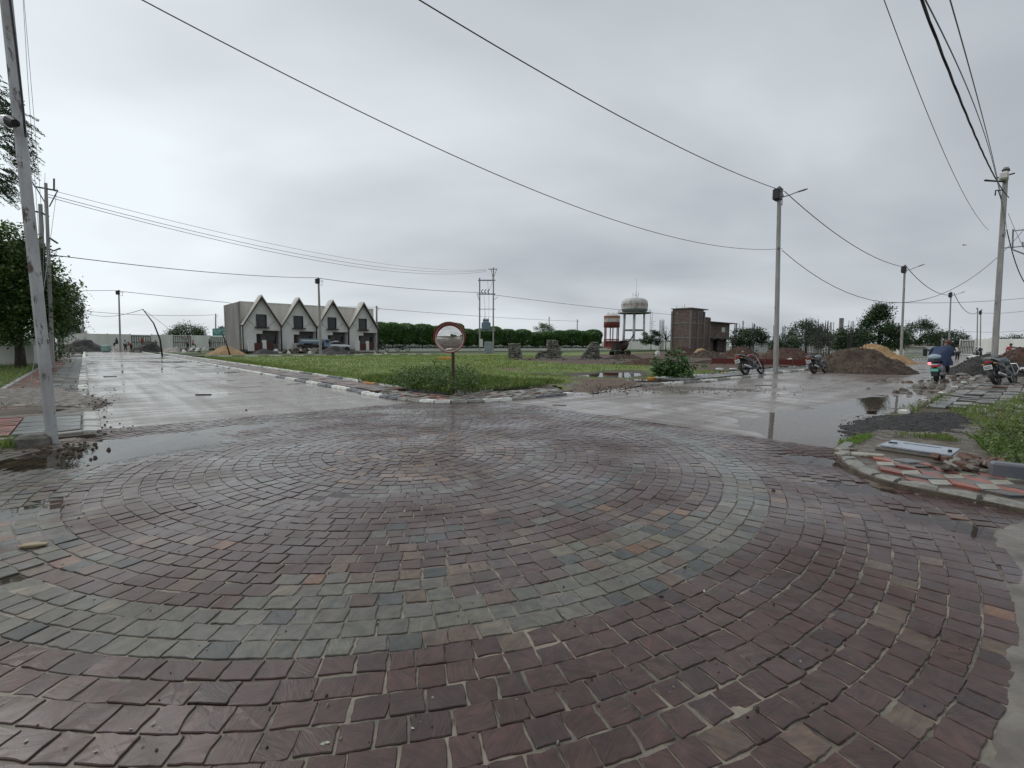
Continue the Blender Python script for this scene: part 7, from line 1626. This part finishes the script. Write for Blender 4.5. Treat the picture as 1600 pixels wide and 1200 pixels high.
# truck, car and dumped machine
tk = empty('tipper_truck', SY(489, 70)+Vector((0, 0, .3))); tk.scale = (.85,)*3; tk.rotation_euler = (0, 0, ROT-.1); tag(tk, 'small blue and white tipper truck parked before the second gabled house', 'truck')
M_BLU = mat('truck_blue', (.13, .19, .28), (.22, .30, .40), scale=2, rough=.4)
def tp_(nm, mt, c, d, b=.05, par=tk): return MB().mat(mt).bbox(c, d, b).build(nm, par)
bd = tp_('cargo_body', M_BLU, (-.3, 0, 1.75), (3.4, 1.8, .8)); tp_('white_band', M_PLW, (-.3, -.905, 1.85), (3.3, .02, .22), .004, bd); tp_('chassis', M_BLACK, (-.2, 0, .95), (4.6, 1.3, .5)); tp_('cab', M_BLU, (2.15, 0, 1.4), (1.0, 1.7, 1.5), .15); tp_('windscreen', M_GLS, (2.62, 0, 1.75), (.08, 1.4, .55), .02); tp_('side_window', M_GLS, (2.2, -.86, 1.75), (.6, .03, .45), .01)
for x in (-1.2, 1.9):
    for y in (-.8, .8): m = MB().mat(M_TYRE); m.lathe([(.001, -.14), (.3, -.14), (.42, -.10), (.42, .10), (.3, .14), (.001, .14)], 18, (x, y, .45), Matrix.Rotation(PI/2, 3, 'X')); m.build('wheel', tk)
cr2 = empty('parked_car', SY(527, 73)+Vector((0, 0, .4))); cr2.rotation_euler = (0, 0, ROT+.1); tag(cr2, 'white car parked before the third gabled house', 'car')
m = MB().mat(M_PLW); m.smooth = True; m.loft([(-1.9, 0, .62, .70, .16), (-1.8, 0, .66, .78, .26), (-.9, 0, .68, .82, .30), (.8, 0, .66, .82, .29), (1.7, 0, .60, .78, .24), (1.95, 0, .55, .66, .16)], 14, 4); m.build('body', cr2)
m = MB().mat(M_GLS); m.loft([(-1.5, 0, .95, .62, .05), (-.9, 0, 1.12, .64, .22), (.1, 0, 1.14, .64, .22), (.8, 0, .95, .62, .06)], 12, 4); m.build('windows', cr2)
m = MB().mat(M_PLW); m.loft([(-1.0, 0, 1.33, .52, .03), (-.3, 0, 1.37, .55, .04), (.15, 0, 1.34, .52, .03)], 12, 4); m.build('roof', cr2)
for x in (-1.2, 1.2):
    for y in (-.76, .76): m = MB().mat(M_TYRE); m.lathe([(.001, -.1), (.22, -.1), (.31, -.08), (.31, .08), (.22, .1), (.001, .1)], 18, (x, y, .31), Matrix.Rotation(PI/2, 3, 'X')); m.build('wheel', cr2)
mc = empty('concrete_mixer', SY(969, 62)); mc.rotation_euler = (0, 0, .5); tag(mc, 'dark rusty wheeled concrete mixer standing in front of the water towers', 'mixer')
M_MX = mat('rusty_machine', (.018, .014, .013), (.06, .035, .028), scale=3, rough=.7)
m = MB().mat(M_MX); m.smooth = True; m.lathe([(.25, -.7), (.62, -.35), (.68, .1), (.5, .5), (.36, .75)], 18, (.45, 0, 1.45), Matrix.Rotation(RAD(65), 3, 'Y')); m.build('drum', mc)
MB().mat(M_MX).bbox((-.6, 0, 1.3), (1.1, .9, .9), .05).build('engine_housing', mc); MB().mat(M_MX).bbox((0, 0, .65), (2.6, .9, .14), .02).build('chassis', mc); MB().mat(M_MX).box((-.3, 0, 2.0), (2.2, 1.1, .08)).build('canopy', mc)
for x in (-.9, .9):
    for y in (-.55, .55): m = MB().mat(M_TYRE); m.lathe([(.001, -.08), (.3, -.08), (.42, -.06), (.42, .06), (.3, .08), (.001, .08)], 16, (x, y, .42), Matrix.Rotation(PI/2, 3, 'X')); m.build('wheel', mc)
m = MB().mat(M_MX); m.tube([(.9, 0, 1.6), (1.7, 0, 2.2), (2.3, 0, 2.9)], [.08, .07, .09], 6); m.tube([(1.2, 0, .7), (2.1, 0, .6)], .05, 5); m.build('chute', mc)

# sacks and scraps
M_SKW = mat('white_sack', (.50, .50, .47), (.64, .64, .60), scale=3, rough=.55, bump=.6, bscale=6, bdist=.03); M_SKY = mat('yellow_sack', (.48, .34, .04), (.60, .45, .09), scale=3, rough=.5, bump=.6, bscale=6, bdist=.03)
def sack(label, p, L_, w, h, m_, rz, seed, nm='sack'):
    n, k_ = 26, 12; V = []; 
    for i in range(n):
        t = i/(n-1); x = (t-.5)*L_; pr_ = math.sin(PI*min(max(t, .02), .98))**.45
        for k in range(k_):
            a = 2*PI*k/k_; nn_ = .75+.5*float(vnoise(x*7+seed*9, math.cos(a)*2.3+math.sin(a)*1.7+seed, seed)); V.append((x, math.cos(a)*w/2*pr_*nn_, h*.42+math.sin(a)*h*.5*pr_*nn_))
    Fc = [(i*k_+k, i*k_+(k+1) % k_, (i+1)*k_+(k+1) % k_, (i+1)*k_+k) for i in range(n-1) for k in range(k_)]
    return tag(link(nm, np_mesh(nm, V, Fc, m_, None, True), None, p, rz), label, 'sack')
sack('crumpled white sack lying on the foot of the long black grit heap', G(1516, 578, .12), .95, .42, .30, M_SKW, .1, 1)
sack('small white sack folded beside the big white one on the grit heap', G(1535, 576, .14), .45, .3, .22, M_SKW, .5, 2)
sack('flat yellow sack in front of the white sack', G(1533, 586, .06), .75, .5, .26, M_SKY, -.2, 3)
sack('greyish sack scraps left of the yellow sack', G(1503, 588, .03), .7, .4, .18, M_SLABC, .4, 4)
sack('white rag lying at the right frame edge beyond the bike', G(1598, 580, .3), .6, .3, .22, M_SKW, .7, 5)
sack('pale bags piled on the verge below the far riders', SY(1526, 50)+Vector((0, 0, .1)), 2.2, 1.0, .6, M_SKW, .2, 6)
sack('yellowish bag beside the pale bags below the far riders', SY(1538, 50)+Vector((0, 0, .1)), 1.0, .8, .5, mat('dull_yellow', (.4, .38, .2), (.5, .47, .28), scale=3, rough=.7), .2, 7)
sack('white scrap on the soil between the pole and the second motorcycle', G(1234, 566, .2), .7, .5, .35, M_SKW, .2, 8)
sack('white bundle standing on the earth heap by the shrub', G(1027, 561, .5), .4, .4, .7, M_SKW, 1.3, 9)
sack('small white stone-like scrap beside the shrub kerb', G(1124, 580, .12), .5, .35, .2, M_SKW, .2, 10)
sack('second white scrap on the verge left of the first motorcycle', G(1145, 579, .12), .55, .3, .16, M_SKW, .5, 11)
pts = []
for _ in range(160): g = G(random.gauss(1525, 28), random.gauss(592, 5)); pts.append((g.x, g.y, .04))
for _ in range(80): g = G(random.gauss(1590, 16), random.gauss(598, 8)); pts.append((g.x, g.y, .06))
for _ in range(90): g = G(random.gauss(1480, 40), random.gauss(606, 8)); pts.append((g.x, g.y, .05))
pebbles('rubble', pts, .24, [M_RS, M_BRK, M_SLABC, M_RU, M_MUD, M_SLABC], flat=.4)
for i, (px, py, a, l_, lb) in enumerate(((1372, 707, .3, .3, ''),)): pass
g = G(36, 893); sack('soggy yellowish scrap lying on the setts at the left edge', G(52, 855, .012), .17, .07, .035, mat('soggy_paper', (.26, .19, .09), (.36, .3, .2), scale=8, rough=.5), .3, 12, 'paper_scrap')
sack('dark stone lying in the shallow water of the right road', G(1362, 644, .0), .28, .16, .06, M_SOIL, .3, 13, 'stone')
# leafy bits pressed on the setts
lf = []
for px, py in ((42, 1166), (205, 1147), (250, 1145), (645, 1146), (505, 1170), (512, 1168), (1100, 928), (665, 1017), (150, 1182), (240, 1138)): 
    g = G(px, py); lf.append((g.x, g.y, float(HCOB(g.x, g.y))+.006))
leafcloud('litter', np.array(lf), .022, [(.55, .55, .48), (.45, .5, .38), (.6, .58, .52)], kind='stuff', up=4)
# trees and greenery behind the camera that the round mirror shows
tree('street_tree', 'tree reflected in the round mirror, left side of the road behind', 'tree', LR(-16, 13), 5, (3, 3, 2.2), 3, 3500, .4, TG_, 40, .2, seed=41)
tree('street_tree', 'tree reflected in the round mirror, far down the road behind', 'tree', LR(-40, 3), 5, (5, 4, 2.4), 3, 3500, .5, TG_, 40, .2, seed=42)
tree('street_tree', 'tree reflected in the round mirror, right side of the road behind', 'tree', LR(-14, -9), 5, (3, 3, 2.0), 3, 3500, .4, TD_, 40, .2, seed=43)
tree('street_tree', 'second tree reflected in the round mirror, right side behind', 'tree', LR(-28, -12), 5, (4, 3, 2.2), 3, 3500, .4, TG_, 40, .2, seed=44)
# fallen leaves, twigs and dark crumbs scattered thinly over paving and concrete
random.seed(33)
cr_p = []
for k in range(420):
    px, py = random.uniform(20, 1560), random.uniform(640, 1180)
    if random.random() < .55: py = random.uniform(600, 700)
    g = G(px, py); l, r = toLR(g)
    if l < .1 or r > 8: z = .012
    else: z = float(HCOB(g.x, g.y)) if l < LROAD0 else .012
    if l < 0 or not (-2 < r < 40): continue
    if pdist(np.array([g.x]), np.array([g.y]), PKD)[0] > -.1: continue
    cr_p.append((g.x, g.y, z+.002))
pebbles('crumbs', cr_p, .014, [M_MUD, M_BLACK, M_SLABC, M_SOIL])
# dark undergrowth below the street trees and behind the low wall
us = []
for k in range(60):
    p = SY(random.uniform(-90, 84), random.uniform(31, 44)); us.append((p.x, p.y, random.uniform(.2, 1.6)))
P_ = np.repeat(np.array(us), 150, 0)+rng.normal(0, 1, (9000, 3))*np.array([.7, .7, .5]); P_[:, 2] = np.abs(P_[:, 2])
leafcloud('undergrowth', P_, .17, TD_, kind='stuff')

for lb, px, py, a_, l_, mt in (('dark stick lying across the wet left road', 318, 616.5, .15, .42, M_BARK), ('short dark twig on the far part of the left road', 172, 588, .2, .5, M_BARK), ('pale strip of wood on the right road below the earth track', 874, 633, -.1, .34, M_SLABC), ('pale strip on the right road before the first motorcycle', 1193, 602, .1, .7, M_SLABC)):
    g = G(px, py, .02); m = MB().mat(mt); m.bbox((0, 0, 0), (l_, .045, .03), .008); tag(m.build('stick', None, g, a_), lb, 'stick')
bp_ = AT(1507, 383, 40); b = empty('bird', bp_); tag(b, 'small bird gliding in the grey sky left of the right pole', 'bird')
m = MB().mat(M_BLACK); m.smooth = True; m.loft([(-.16, 0, 0, .01, .01), (-.05, 0, 0, .035, .03), (.08, 0, .01, .03, .03), (.14, 0, .02, .012, .012)], 8, 2); m.build('body', b)
for s_ in (-1, 1): m = MB().mat(M_BLACK); m.tube([(.03, 0, .01), (.03, s_*.15, .05), (-.02, s_*.34, .02)], [.04, .035, .008], 6, sq=.2); m.build('wing', b)
b.rotation_euler = (0, 0, 1.9)
